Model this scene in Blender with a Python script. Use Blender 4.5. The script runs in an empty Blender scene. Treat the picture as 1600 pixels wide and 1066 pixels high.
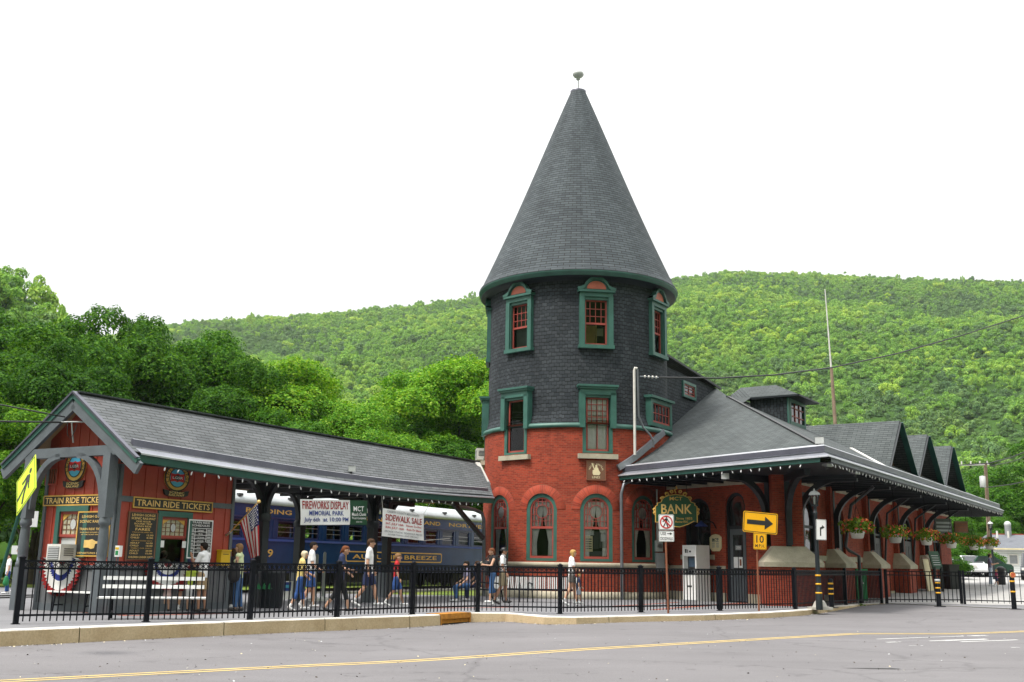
import bpy, math, random
import numpy as np
from math import sin, cos, pi, radians, sqrt, atan, atan2, asin, tan
from mathutils import Vector, Matrix
random.seed(7); RNG = np.random.default_rng(7)
SC = bpy.context.scene; COL = SC.collection
# ------------------------------------------------------------------ camera model (focal length etc. measured from the photograph)
F = 1640.; EYE = 1.47; PITCH = atan(347/F); ROLL = .015
cp, sp, cr, sr = cos(PITCH), sin(PITCH), cos(ROLL), sin(ROLL)
FW = Vector((0, cp, sp)); IV = Vector((cr, -sr*sp, sr*cp)); UV_ = Vector((-sr, -cr*sp, cr*cp))
CAMP = Vector((0, 0, EYE))
def ray(px, py): return FW + IV*((px-800)/F) + UV_*((533-py)/F)
def P(px, py, Y):
    d = ray(px, py); return CAMP + d*(Y/d.y)
def PZ(px, py, z):
    d = ray(px, py); return CAMP + d*((z-EYE)/d.z)
def PI(px, py, p0, n):
    d = ray(px, py); n = Vector(n); return CAMP + d*((Vector(p0)-CAMP).dot(n)/d.dot(n))
def PP(px, py, p0, n2): return PI(px, py, (p0[0], p0[1], 0), (n2[0], n2[1], 0))
def proj(p):
    q = Vector(p)-CAMP; d = q.dot(FW); return (800+F*q.dot(IV)/d, 533-F*q.dot(UV_)/d)
PAV = .15
K = 1.13                                                     # real size of the buildings
def kz(z): return EYE+(z-EYE)*K
# ------------------------------------------------------------------ materials
MATS = {}
def newmat(name):
    m = bpy.data.materials.new(name); m.use_nodes = True
    nt = m.node_tree; nt.nodes.clear()
    out = nt.nodes.new('ShaderNodeOutputMaterial')
    MATS[name] = m
    return m, nt, out
def N(nt, t, **kw):
    n = nt.nodes.new(t)
    for k, v in kw.items():
        if k in n.inputs: n.inputs[k].default_value = v
        else: setattr(n, k, v)
    return n
def mix(nt, fac, a, b, mode='MIX'):
    n = nt.nodes.new('ShaderNodeMix'); n.data_type = 'RGBA'; n.blend_type = mode
    for s, v in ((n.inputs[0], fac), (n.inputs[6], a), (n.inputs[7], b)):
        if hasattr(v, 'links'): nt.links.new(v, s)
        elif isinstance(v, (int, float)): s.default_value = v
        else: s.default_value = (*v[:3], 1)
    return n.outputs[2]
def noise(nt, vec, scale, detail=4, rough=.6):
    n = N(nt, 'ShaderNodeTexNoise'); n.inputs['Scale'].default_value = scale; n.inputs['Detail'].default_value = detail; n.inputs['Roughness'].default_value = rough
    nt.links.new(vec, n.inputs['Vector']); return n.outputs['Fac']
def ramp(nt, fac, stops):
    n = nt.nodes.new('ShaderNodeValToRGB'); nt.links.new(fac, n.inputs[0]); e = n.color_ramp.elements
    while len(e) < len(stops): e.new(.5)
    for el, (p, c) in zip(e, stops):
        el.position = p; el.color = (*(c if not isinstance(c, (int, float)) else (c, c, c)), 1)
    return n.outputs[0]
def bsdf(nt, out, col, rough=.6, metal=0., spec=.5, bump=None, bstr=.3, bdist=.02):
    b = nt.nodes.new('ShaderNodeBsdfPrincipled')
    if hasattr(col, 'links'): nt.links.new(col, b.inputs['Base Color'])
    else: b.inputs['Base Color'].default_value = (*col, 1)
    if hasattr(rough, 'links'): nt.links.new(rough, b.inputs['Roughness'])
    else: b.inputs['Roughness'].default_value = rough
    b.inputs['Metallic'].default_value = metal; b.inputs['Specular IOR Level'].default_value = spec
    if bump is not None:
        bn = nt.nodes.new('ShaderNodeBump'); bn.inputs['Strength'].default_value = bstr; bn.inputs['Distance'].default_value = bdist
        nt.links.new(bump, bn.inputs['Height']); nt.links.new(bn.outputs[0], b.inputs['Normal'])
    nt.links.new(b.outputs[0], out.inputs[0]); return b
def objco(nt): return N(nt, 'ShaderNodeTexCoord').outputs['Object']
def uvco(nt): return N(nt, 'ShaderNodeTexCoord').outputs['UV']
def paint(name, col, rough=.5, var=.25, scale=3., metal=0., spec=.5, bump=.0):
    """painted or plain surface with weathering in large soft patches and fine grain"""
    m, nt, out = newmat(name); co = objco(nt)
    f1 = noise(nt, co, scale, 5); f2 = noise(nt, co, scale*14, 3)
    d = tuple(c*(1-var) for c in col); l = tuple(min(1, c*(1+var*.7)+.004) for c in col)
    c = mix(nt, .35, ramp(nt, f1, [(.3, d), (.7, l)]), ramp(nt, f2, [(.3, d), (.7, l)]))
    bsdf(nt, out, c, rough, metal, spec, f2 if bump else None, bump, .01)
    return m
def brickmat(name, c1, c2, mortar, w=.2, h=.0677, ms=.011, patch=None):
    m, nt, out = newmat(name); uv = uvco(nt)
    b = N(nt, 'ShaderNodeTexBrick'); nt.links.new(uv, b.inputs['Vector'])
    b.inputs['Scale'].default_value = 1; b.inputs['Brick Width'].default_value = w; b.inputs['Row Height'].default_value = h
    b.inputs['Mortar Size'].default_value = ms; b.inputs['Mortar Smooth'].default_value = .3; b.inputs['Bias'].default_value = -.1
    b.inputs['Color1'].default_value = (*c1, 1); b.inputs['Color2'].default_value = (*c2, 1); b.inputs['Mortar'].default_value = (*mortar, 1)
    f = noise(nt, uv, .7, 6, .7); f2 = noise(nt, uv, 9, 4)
    c = mix(nt, .8, b.outputs['Color'], ramp(nt, f, [(.25, .62), (.5, 1.), (.75, 1.15)]), 'MULTIPLY')
    c = mix(nt, .5, c, ramp(nt, f2, [(.3, .7), (.7, 1.2)]), 'MULTIPLY')
    mp = N(nt, 'ShaderNodeMapping'); mp.inputs['Scale'].default_value = (1.7, .16, 1); nt.links.new(uv, mp.inputs[0])
    c = mix(nt, .75, c, ramp(nt, noise(nt, mp.outputs[0], 1., 6, .65), [(.28, .58), (.45, 1.), (.75, 1.1)]), 'MULTIPLY')     # water streaks and soot
    inv = N(nt, 'ShaderNodeMath', operation='SUBTRACT'); inv.inputs[0].default_value = 1; nt.links.new(b.outputs['Fac'], inv.inputs[1])
    bsdf(nt, out, c, .8, 0, .3, inv.outputs[0], .6, .012)
    return m
def shinglemat(name, c1, c2, dark, row=.14, width=.3, line=.02, var=.6, jag=.0, bstr=.7):
    """overlapping shingle courses: lower edge of each course stands proud (sawtooth height), each shingle its own tone"""
    m, nt, out = newmat(name); uv = uvco(nt); dark = (dark, dark, dark)
    if jag:
        nz = N(nt, 'ShaderNodeTexWhiteNoise', noise_dimensions='2D'); sn = N(nt, 'ShaderNodeVectorMath', operation='SNAP'); sn.inputs[1].default_value = (width*.5, row, 1)
        nt.links.new(uv, sn.inputs[0]); nt.links.new(sn.outputs[0], nz.inputs['Vector'])
        ml = N(nt, 'ShaderNodeMath', operation='MULTIPLY'); ml.inputs[1].default_value = jag; nt.links.new(nz.outputs[0], ml.inputs[0])
        cx = N(nt, 'ShaderNodeCombineXYZ'); nt.links.new(ml.outputs[0], cx.inputs[1])
        ad = N(nt, 'ShaderNodeVectorMath', operation='ADD'); nt.links.new(uv, ad.inputs[0]); nt.links.new(cx.outputs[0], ad.inputs[1]); uvj = ad.outputs[0]
    else: uvj = uv
    b = N(nt, 'ShaderNodeTexBrick'); nt.links.new(uvj, b.inputs['Vector'])
    b.inputs['Scale'].default_value = 1; b.inputs['Brick Width'].default_value = width; b.inputs['Row Height'].default_value = row
    b.inputs['Mortar Size'].default_value = line*.35; b.inputs['Mortar Smooth'].default_value = .2; b.inputs['Bias'].default_value = 0
    b.inputs['Color1'].default_value = (*c1, 1); b.inputs['Color2'].default_value = (*c2, 1); b.inputs['Mortar'].default_value = (*dark, 1)
    sx = N(nt, 'ShaderNodeSeparateXYZ'); nt.links.new(uvj, sx.inputs[0])
    dv = N(nt, 'ShaderNodeMath', operation='DIVIDE'); dv.inputs[1].default_value = row; nt.links.new(sx.outputs[1], dv.inputs[0])
    fr = N(nt, 'ShaderNodeMath', operation='FRACT'); nt.links.new(dv.outputs[0], fr.inputs[0])
    inv = N(nt, 'ShaderNodeMath', operation='SUBTRACT'); inv.inputs[0].default_value = 1; nt.links.new(fr.outputs[0], inv.inputs[1])
    edge = ramp(nt, fr.outputs[0], [(0, dark), (line/row, (1, 1, 1)), (1, (1, 1, 1))])
    edge.node.color_ramp.elements[0].color = (.25, .25, .25, 1)
    f = noise(nt, uv, .45, 6, .65)
    c = mix(nt, 1, b.outputs['Color'], edge, 'MULTIPLY')
    c = mix(nt, var, c, ramp(nt, f, [(.25, .6), (.55, 1.), (.8, 1.35)]), 'MULTIPLY')
    mp = N(nt, 'ShaderNodeMapping'); mp.inputs['Scale'].default_value = (1.3, .12, 1); nt.links.new(uv, mp.inputs[0])
    c = mix(nt, var, c, ramp(nt, noise(nt, mp.outputs[0], 1., 5, .6), [(.3, .72), (.5, 1.), (.72, 1.22)]), 'MULTIPLY')          # weather streaks down the slope
    g = noise(nt, uv, 60, 2); c = mix(nt, .5, c, ramp(nt, g, [(.3, .65), (.7, 1.35)]), 'MULTIPLY')
    bsdf(nt, out, c, .85, 0, .25, inv.outputs[0], bstr, .02)
    return m
def glassmat(name, tint=(.5, .55, .55), rough=.03, see=.55):
    m, nt, out = newmat(name)
    t = N(nt, 'ShaderNodeBsdfTransparent'); t.inputs[0].default_value = (*[c*see*1.8 if c*see*1.8 < 1 else 1 for c in tint], 1)
    g = N(nt, 'ShaderNodeBsdfGlossy'); g.inputs['Roughness'].default_value = rough
    co = objco(nt); nz = noise(nt, co, 1.3, 2); bn = N(nt, 'ShaderNodeBump'); bn.inputs['Strength'].default_value = .06; bn.inputs['Distance'].default_value = .1
    nt.links.new(nz, bn.inputs['Height']); nt.links.new(bn.outputs[0], g.inputs['Normal'])
    fr = N(nt, 'ShaderNodeFresnel'); fr.inputs[0].default_value = 1.45
    ad = N(nt, 'ShaderNodeMath', operation='ADD'); ad.inputs[1].default_value = .0; nt.links.new(fr.outputs[0], ad.inputs[0])
    mx = N(nt, 'ShaderNodeMixShader'); nt.links.new(ad.outputs[0], mx.inputs[0]); nt.links.new(t.outputs[0], mx.inputs[1]); nt.links.new(g.outputs[0], mx.inputs[2])
    nt.links.new(mx.outputs[0], out.inputs[0]); return m
def leafmat(name, cols, trans=.35):
    m, nt, out = newmat(name)
    g = N(nt, 'ShaderNodeNewGeometry'); oi = N(nt, 'ShaderNodeObjectInfo')
    a = ramp(nt, g.outputs['Random Per Island'], [(i/(len(cols)-1), c) for i, c in enumerate(cols)])
    v = ramp(nt, oi.outputs['Random'], [(0, (.62, .7, .75)), (.35, (.95, .95, .9)), (.7, (1.05, 1.05, 1.)), (1, (1.45, 1.25, .95))])
    c = mix(nt, .85, a, v, 'MULTIPLY')
    d = N(nt, 'ShaderNodeBsdfPrincipled'); d.inputs['Roughness'].default_value = .55; d.inputs['Specular IOR Level'].default_value = .1; nt.links.new(c, d.inputs['Base Color'])
    t = N(nt, 'ShaderNodeBsdfTranslucent'); c2 = mix(nt, 1, c, (1.25, 1.15, .5), 'MULTIPLY'); nt.links.new(c2, t.inputs[0])
    mx = N(nt, 'ShaderNodeMixShader'); mx.inputs[0].default_value = trans
    nt.links.new(d.outputs[0], mx.inputs[1]); nt.links.new(t.outputs[0], mx.inputs[2]); nt.links.new(mx.outputs[0], out.inputs[0]); return m
def M(n): return MATS[n]
# ------------------------------------------------------------------ mesh building
class Fr:
    def __init__(s, o, ex=(1, 0, 0), ey=(0, 0, 1), ez=None):
        s.o = Vector(o); s.ex = Vector(ex).normalized(); s.ey = Vector(ey).normalized(); s.ez = Vector(ez).normalized() if ez else s.ex.cross(s.ey).normalized()
    def __call__(s, a, b=0, c=0): return s.o + s.ex*a + s.ey*b + s.ez*c
    def shift(s, a, b=0, c=0): return Fr(s(a, b, c), s.ex, s.ey, s.ez)
    def yaw(s, ang):                                        # turn about the local up axis
        R = Matrix.Rotation(ang, 3, s.ey); return Fr(s.o, R@s.ex, s.ey, R@s.ez)
    def roll(s, ang):                                       # turn in the plane of the face
        R = Matrix.Rotation(ang, 3, s.ez); return Fr(s.o, R@s.ex, R@s.ey, s.ez)
WORLD = Fr((0, 0, 0), (1, 0, 0), (0, 1, 0), (0, 0, 1))
def zframe(o, rot=0): return Fr(o, (cos(rot), sin(rot), 0), (-sin(rot), cos(rot), 0), (0, 0, 1))
_text_cache = {}
def text_geo(s):
    if s not in _text_cache:
        cu = bpy.data.curves.new('t', 'FONT'); cu.body = s; cu.resolution_u = 2; cu.offset = .014
        o = bpy.data.objects.new('t', cu); COL.objects.link(o)
        dg = bpy.context.evaluated_depsgraph_get(); me = bpy.data.meshes.new_from_object(o.evaluated_get(dg))
        v = [(x.co.x, x.co.y) for x in me.vertices]; f = [tuple(p.vertices) for p in me.polygons]
        bpy.data.objects.remove(o); bpy.data.curves.remove(cu); bpy.data.meshes.remove(me)
        xs = [p[0] for p in v]; ys = [p[1] for p in v]; x0, x1, y0, y1 = min(xs), max(xs), min(ys), max(ys)
        _text_cache[s] = ([((x-x0)/(x1-x0), (y-y0)/(y1-y0)) for x, y in v], f, (x1-x0)/(y1-y0))
    return _text_cache[s]
class MB:
    def __init__(s, mat=None, fr=None):
        s.V = []; s.F = []; s.I = []; s.U = []; s.S = []; s.mats = []; s.fr = fr or WORLD; s.mat = mat; s.smooth = False
    def mi(s, mat):
        mat = mat or s.mat
        if isinstance(mat, str): mat = M(mat)
        if mat not in s.mats: s.mats.append(mat)
        return s.mats.index(mat)
    def face(s, pts, mat=None, uv=None, raw=False, smooth=None):
        n = len(s.V); s.V += [p if raw else s.fr(*p) for p in pts]
        s.F.append(tuple(range(n, n+len(pts)))); s.I.append(s.mi(mat)); s.S.append(s.smooth if smooth is None else smooth)
        if uv is None:
            q = [Vector(p) for p in pts]; e = (q[1]-q[0]); L = e.length
            e = e/L if L > 1e-9 else Vector((1, 0, 0)); nn = (q[1]-q[0]).cross(q[2]-q[0]); nn = nn.normalized() if nn.length > 1e-12 else Vector((0, 0, 1)); g = nn.cross(e)
            uv = [((p-q[0]).dot(e), (p-q[0]).dot(g)) for p in q]
        s.U.append(uv)
    def grid(s, rows, mat=None, uvs=None, closed=False, raw=False, smooth=True):
        """rows of points, shared vertices"""
        n0 = len(s.V); nr = len(rows); nc = len(rows[0])
        for r in rows: s.V += [p if raw else s.fr(*p) for p in r]
        m = s.mi(mat)
        for i in range(nr-1):
            for j in range(nc if closed else nc-1):
                k = (j+1) % nc
                s.F.append((n0+i*nc+j, n0+i*nc+k, n0+(i+1)*nc+k, n0+(i+1)*nc+j)); s.I.append(m); s.S.append(smooth)
                if uvs: s.U.append([uvs[i][j], uvs[i][j+1], uvs[i+1][j+1], uvs[i+1][j]])
                else: s.U.append([(j/nc, i/nr), ((j+1)/nc, i/nr), ((j+1)/nc, (i+1)/nr), (j/nc, (i+1)/nr)])
    def box(s, a0, a1, b0, b1, c0, c1, mat=None):
        v = [(a, b, c) for c in (c0, c1) for b in (b0, b1) for a in (a0, a1)]
        for f in ((0, 2, 3, 1), (4, 5, 7, 6), (0, 1, 5, 4), (2, 6, 7, 3), (0, 4, 6, 2), (1, 3, 7, 5)):
            q = [v[i] for i in f]
            ax = [k for k in range(3) if max(p[k] for p in q)-min(p[k] for p in q) > 1e-9][:2]
            uv = [(p[ax[0]], p[ax[1]]) if len(ax) == 2 else (0, 0) for p in q]
            if ax == [0, 2] or ax == [0, 1]: pass
            s.face(q, mat, uv)
    def bar(s, a, b, w, h, mat=None, up=(0, 0, 1), raw=True):
        a, b = Vector(a), Vector(b)
        if not raw: a, b = s.fr(*a), s.fr(*b)
        d = (b-a).normalized(); x = d.cross(Vector(up)); x = x.normalized() if x.length > 1e-6 else Vector((1, 0, 0)); y = x.cross(d)
        L = (b-a).length; q = []
        for p in (a, b): q += [p-x*w/2-y*h/2, p+x*w/2-y*h/2, p+x*w/2+y*h/2, p-x*w/2+y*h/2]
        for f, uv in (((0, 3, 2, 1), None), ((4, 5, 6, 7), None)): s.face([q[i] for i in f], mat, None, True)
        for i in range(4):
            j = (i+1) % 4; ww = w if i % 2 == 0 else h
            s.face([q[i], q[j], q[4+j], q[4+i]], mat, [(0, 0), (0, ww), (L, ww), (L, 0)], True)
    def tube(s, pts, r, n=8, mat=None, caps=True, raw=True, flat=False):
        pts = [Vector(p) if raw else s.fr(*p) for p in pts]; rs = r if isinstance(r, (list, tuple)) else [r]*len(pts)
        rows = []; px = None; uvs = []; L = 0
        for i, p in enumerate(pts):
            d = (pts[min(i+1, len(pts)-1)]-pts[max(i-1, 0)]).normalized()
            if px is None: px = d.cross(Vector((0, 0, 1)) if abs(d.z) < .9 else Vector((1, 0, 0))).normalized()
            else:
                px = px-d*px.dot(d); px = px.normalized()
            py = d.cross(px)
            rows.append([p+(px*cos(2*pi*k/n)+py*sin(2*pi*k/n))*rs[i] for k in range(n)])
            if i: L += (pts[i]-pts[i-1]).length
            uvs.append([(2*pi*rs[i]*k/n, L) for k in range(n+1)])
        s.grid(rows, mat, uvs, True, True, not flat)
        if caps:
            s.face(rows[0][::-1], mat, None, True, False); s.face(rows[-1], mat, None, True, False)
    def lathe(s, prof, n=32, mat=None, c=(0, 0), a0=0, a1=2*pi, uvR=None, smooth=True, scale=(1, 1)):
        """profile (r, z) turned about the local vertical (third axis of frame) through c"""
        full = abs(a1-a0-2*pi) < 1e-6; m = n if full else n+1; rows = []; uvs = []; L = 0
        for i, (r, z) in enumerate(prof):
            if i: L += sqrt((r-prof[i-1][0])**2+(z-prof[i-1][1])**2)
            rows.append([(c[0]+r*scale[0]*sin(a0+(a1-a0)*k/n), c[1]-r*scale[1]*cos(a0+(a1-a0)*k/n), z) for k in range(m)])
            uvs.append([((uvR or r)*(a0+(a1-a0)*k/n), L) for k in range(n+1)])
        s.grid(rows, mat, uvs, full, False, smooth)
    def disc(s, r, z, n=24, mat=None, c=(0, 0), up=True):
        p = [(c[0]+r*sin(2*pi*k/n), c[1]-r*cos(2*pi*k/n), z) for k in range(n)]
        s.face(p if up else p[::-1], mat, None, False, False)
    def prism(s, poly, c0, c1, mat=None, side=None):
        """polygon in local (a, b), thickness along local c"""
        s.face([(a, b, c1) for a, b in poly], mat, [(a, b) for a, b in poly]); s.face([(a, b, c0) for a, b in poly][::-1], side or mat, [(a, b) for a, b in poly][::-1])
        L = 0
        for i in range(len(poly)):
            (a, b), (a2, b2) = poly[i], poly[(i+1) % len(poly)]; l = sqrt((a-a2)**2+(b-b2)**2)
            s.face([(a, b, c1), (a, b, c0), (a2, b2, c0), (a2, b2, c1)], side or mat, [(L, c1), (L, c0), (L+l, c0), (L+l, c1)]); L += l
    def ring(s, outer, inner, c0, c1, mat=None):
        """flat frame between two outlines with the same number of points"""
        n = len(outer)
        for i in range(n):
            j = (i+1) % n; o, o2, q, q2 = outer[i], outer[j], inner[i], inner[j]
            s.face([(*o, c1), (*o2, c1), (*q2, c1), (*q, c1)], mat); s.face([(*o, c0), (*q, c0), (*q2, c0), (*o2, c0)], mat)
            s.face([(*o, c1), (*o, c0), (*o2, c0), (*o2, c1)], mat); s.face([(*q, c1), (*q2, c1), (*q2, c0), (*q, c0)], mat)
    def ball(s, c, r, mat=None, n=10, raw=False):
        rx, ry, rz = r if isinstance(r, (tuple, list)) else (r, r, r); rows = []
        for i in range(n+1):
            t = pi*i/n-pi/2; q = max(cos(t), .001)
            rows.append([(c[0]+rx*q*cos(2*pi*k/(n*2)), c[1]+ry*q*sin(2*pi*k/(n*2)), c[2]+rz*sin(t)) for k in range(n*2)])
        s.grid([[Vector(p) for p in r_] for r_ in rows] if raw else rows, mat, None, True, raw, True)
    def text(s, t, a0, a1, b0, b1, c, mat=None, keep=False):
        """write t inside the rectangle a0..a1, b0..b1 (stretched to it) on the plane c"""
        v, f, asp = text_geo(t)
        if keep:
            w = min(a1-a0, (b1-b0)*asp); m_ = (a0+a1)/2; a0, a1 = m_-w/2, m_+w/2
        n = len(s.V); s.V += [s.fr(a0+(a1-a0)*x, b0+(b1-b0)*y, c) for x, y in v]; m = s.mi(mat)
        for q in f:
            s.F.append(tuple(n+i for i in q)); s.I.append(m); s.S.append(False); s.U.append([(0, 0)]*len(q))
    def sweep(s, path, prof, mat=None, mats=None, closed=False, caps=True):
        """profile [(off, z)] swept along a plan polyline, off to the right of travel, mitred"""
        pts = [Vector((p[0], p[1])) for p in path]; n = len(pts); rows = []; Ls = [0]
        for i in range(n):
            if i: Ls.append(Ls[-1]+(pts[i]-pts[i-1]).length)
            d1 = (pts[i]-pts[i-1]).normalized() if i else None; d2 = (pts[i+1]-pts[i]).normalized() if i < n-1 else None
            d1 = d1 or d2; d2 = d2 or d1
            n1 = Vector((d1.y, -d1.x)); n2 = Vector((d2.y, -d2.x)); q = (n1+n2); q = q/max(.3, q.dot(n1))
            zo = path[i][2] if len(path[i]) > 2 else 0
            rows.append([Vector((pts[i].x+q.x*o, pts[i].y+q.y*o, z+zo)) for o, z in prof])
        m = len(prof); V0 = [0]
        for j in range(1, m): V0.append(V0[-1]+sqrt((prof[j][0]-prof[j-1][0])**2+(prof[j][1]-prof[j-1][1])**2))
        for i in range(n-1):
            for j in range(m-1):
                s.face([rows[i][j], rows[i][j+1], rows[i+1][j+1], rows[i+1][j]], (mats[j] if mats else mat), [(Ls[i], -V0[j]), (Ls[i], -V0[j+1]), (Ls[i+1], -V0[j+1]), (Ls[i+1], -V0[j])], True)
    def build(s, name, parent=None, label=None, loc=None, **props):
        me = bpy.data.meshes.new(name)
        off = Vector(loc) if loc is not None else Vector((0, 0, 0))
        if parent is not None:
            off = wloc(parent)
        me.from_pydata([tuple(Vector(v)-off) for v in s.V], [], s.F)
        for m in s.mats: me.materials.append(m)
        me.polygons.foreach_set('material_index', s.I); me.polygons.foreach_set('use_smooth', s.S)
        ul = me.uv_layers.new(name='UVMap'); ul.data.foreach_set('uv', [c for u in s.U for p in u for c in p])
        me.update(); me.validate()
        o = bpy.data.objects.new(name, me); COL.objects.link(o)
        if parent is not None: o.parent = parent
        else: o.location = off
        if label: o['label'] = label
        for k, v in props.items(): o[k] = v
        return o
def wloc(o):
    p = Vector((0, 0, 0))
    while o is not None: p += o.location; o = o.parent
    return p
def thing(name, label, cat, loc, group=None):
    o = bpy.data.objects.new(name, None); COL.objects.link(o); o.location = loc; o.empty_display_size = .2
    o['label'] = label; o['category'] = cat
    if group: o['group'] = group
    return o
def dup(root, loc, rz=0, label=None, group=None, scale=1):
    r = root.copy(); COL.objects.link(r); r.location = loc; r.rotation_euler = (0, 0, rz); r.scale = (scale,)*3
    if label: r['label'] = label
    if group: r['group'] = group
    for ch in list(root.children):
        c = ch.copy(); COL.objects.link(c); c.parent = r
        for g in list(ch.children):
            e = g.copy(); COL.objects.link(e); e.parent = c
    return r
def arcpts(c, r, a0, a1, n): return [(c[0]+r*cos(a0+(a1-a0)*i/n), c[1]+r*sin(a0+(a1-a0)*i/n)) for i in range(n+1)]
def archoutline(w, zs, rise, n=16, z0=0):
    """outline (a, b) of an arched opening centred on a=0, anticlockwise from bottom left"""
    return [(-w/2, z0), (w/2, z0)]+[(w/2*cos(pi*i/n), zs+rise*sin(pi*i/n)) for i in range(n+1)]
def wall(mb, mapf, u0, u1, z0, z1, holes, du, mat, rev=.15, revmat=None):
    """wall with real openings. mapf(u, z, depth) -> world point; holes: (uc, width, zbottom, zspring, rise); z1 may be a function of u"""
    top = z1 if callable(z1) else (lambda u: z1)
    cuts = {u0, u1}; k = max(1, int(round((u1-u0)/du)))
    for i in range(k+1): cuts.add(u0+(u1-u0)*i/k)
    for uc, w, zb, zs, r in holes:
        for i in range(13): cuts.add(uc-w/2+w*i/12)
    us = sorted(c for c in cuts if u0-1e-6 <= c <= u1+1e-6); us = [u for i, u in enumerate(us) if i == 0 or u-us[i-1] > 1e-4]
    def ht(h, u):
        uc, w, zb, zs, r = h; x = max(-1, min(1, (u-uc)/(w/2))); return zs+r*sqrt(max(0, 1-x*x))
    for a, b in zip(us[:-1], us[1:]):
        mid = (a+b)/2; hs = sorted([h for h in holes if abs(mid-h[0]) < h[1]/2], key=lambda h: h[2]); la, lb = z0, z0
        segs = []
        for h in hs:
            segs.append((la, lb, h[2], h[2])); la, lb = ht(h, a), ht(h, b)
            for (p, q) in ((h[2], h[2]), (la, lb)):          # bottom and head reveals
                pts = [mapf(a, p, 0), mapf(b, q, 0), mapf(b, q, -rev), mapf(a, p, -rev)]
                mb.face(pts if p == h[2] else pts[::-1], revmat or mat, [(a, 0), (b, 0), (b, rev), (a, rev)] if p == h[2] else [(a, rev), (b, rev), (b, 0), (a, 0)], True, False)
        segs.append((la, lb, top(a), top(b)))
        for pa, pb, qa, qb in segs:
            if max(qa-pa, qb-pb) > 1e-4:
                mb.face([mapf(a, pa, 0), mapf(b, pb, 0), mapf(b, qb, 0), mapf(a, qa, 0)], mat, [(a, pa), (b, pb), (b, qb), (a, qa)], True, True)
    for h in holes:
        for sgn in (-1, 1):
            u = h[0]+sgn*h[1]/2; pts = [mapf(u, h[2], 0), mapf(u, h[2], -rev), mapf(u, h[3], -rev), mapf(u, h[3], 0)]
            mb.face(pts, revmat or mat, [(0, h[2]), (rev, h[2]), (rev, h[3]), (0, h[3])], True, False)
def npmesh(name, verts, quads, mats, parent=None, smooth=False, loc=(0, 0, 0), mi=None):
    me = bpy.data.meshes.new(name); nv = len(verts); nq = len(quads); k = quads.shape[1]
    me.vertices.add(nv); me.vertices.foreach_set('co', np.ascontiguousarray(verts, dtype=np.float32).ravel())
    me.loops.add(nq*k); me.loops.foreach_set('vertex_index', quads.astype(np.int32).ravel())
    me.polygons.add(nq); me.polygons.foreach_set('loop_start', np.arange(0, nq*k, k, dtype=np.int32))
    me.polygons.foreach_set('use_smooth', np.full(nq, smooth))
    for m in mats: me.materials.append(M(m) if isinstance(m, str) else m)
    if mi is not None: me.polygons.foreach_set('material_index', mi.astype(np.int32))
    me.update(calc_edges=True)
    o = bpy.data.objects.new(name, me)
    o.location = loc
    if parent is not None: o.parent = parent
    return o
# ------------------------------------------------------------------ materials of the place
brickmat('brick', (.36, .048, .02), (.19, .023, .011), (.25, .08, .045), .2, .0677, .009)
brickmat('arch_brick', (.36, .048, .021), (.21, .025, .012), (.25, .08, .045), .09, .3, .01)
shinglemat('wall_shingle', (.022, .028, .034), (.043, .051, .059), .012, .15, .22, .032, .6, .05, 1.)
shinglemat('cone_shingle', (.048, .058, .066), (.076, .09, .099), .02, .13, .32, .028, .5, .0, .8)
shinglemat('roof_shingle', (.112, .120, .126), (.15, .158, .165), .03, .15, .5, .03, .5, .0, .8)
shinglemat('wing_shingle', (.066, .077, .078), (.092, .104, .105), .02, .15, .42, .028, .6, .0, .8)
paint('green_trim', (.034, .118, .094), .45, .3, 2)
paint('dark_green', (.006, .062, .046), .45, .3, 2)
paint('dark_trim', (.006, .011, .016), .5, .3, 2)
paint('grey_paint', (.10, .115, .13), .55, .25, 2.5, bump=.1)
paint('grey_wainscot', (.13, .135, .145), .6, .2, 2)
paint('red_siding', (.36, .05, .028), .55, .2, 1.2, bump=.1)
paint('red_sash', (.33, .055, .04), .5, .3, 3)
paint('red_panel', (.5, .12, .07), .5, .2, 3)
paint('stone', (.43, .385, .29), .8, .35, 2.2, bump=.3)
paint('gutter_metal', (.32, .33, .37), .38, .3, 1.2, .55)
paint('gutter_dark', (.10, .10, .13), .4, .3, 1.5, .4)
paint('gutter_light', (.55, .56, .6), .35, .25, 1.2, .5)
paint('pipe_grey', (.16, .17, .19), .4, .25, 2, .4)
paint('white_paint', (.78, .78, .77), .5, .1, 3)
paint('offwhite', (.66, .64, .6), .55, .2, 2)
paint('curtain', (.82, .81, .77), .9, .15, 8)
paint('tan_ceiling', (.30, .20, .09), .7, .3, 1.5)
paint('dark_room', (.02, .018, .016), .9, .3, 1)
paint('black_metal', (.004, .005, .009), .55, .3, 2, 0, .15)
paint('black_paint', (.015, .015, .016), .5, .2, 2)
paint('dark_grey', (.05, .052, .058), .5, .25, 3)
paint('mid_grey', (.25, .26, .27), .5, .2, 3)
paint('light_grey', (.48, .49, .49), .5, .15, 2)
paint('steel', (.45, .47, .5), .3, .2, 3, .8)
paint('rust_post', (.22, .07, .03), .7, .4, 4)
paint('sign_yellow', (.85, .42, .004), .4, .1, 2)
paint('sign_lime', (.62, .83, .0), .4, .08, 2)
paint('gold', (.62, .36, .07), .45, .25, 5)
paint('gold_bright', (.75, .5, .16), .45, .2, 5)
paint('sign_green', (.004, .06, .024), .4, .2, 2)
paint('sign_white', (.8, .8, .8), .45, .06, 3)
paint('sign_red', (.5, .02, .02), .45, .15, 3)
paint('text_blue', (.02, .05, .25), .5, .1, 3)
paint('text_grey', (.3, .3, .32), .5, .1, 3)
paint('text_maroon', (.34, .01, .015), .5, .1, 3)
paint('sky_blue_paint', (.08, .42, .62), .45, .15, 3)
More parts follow.
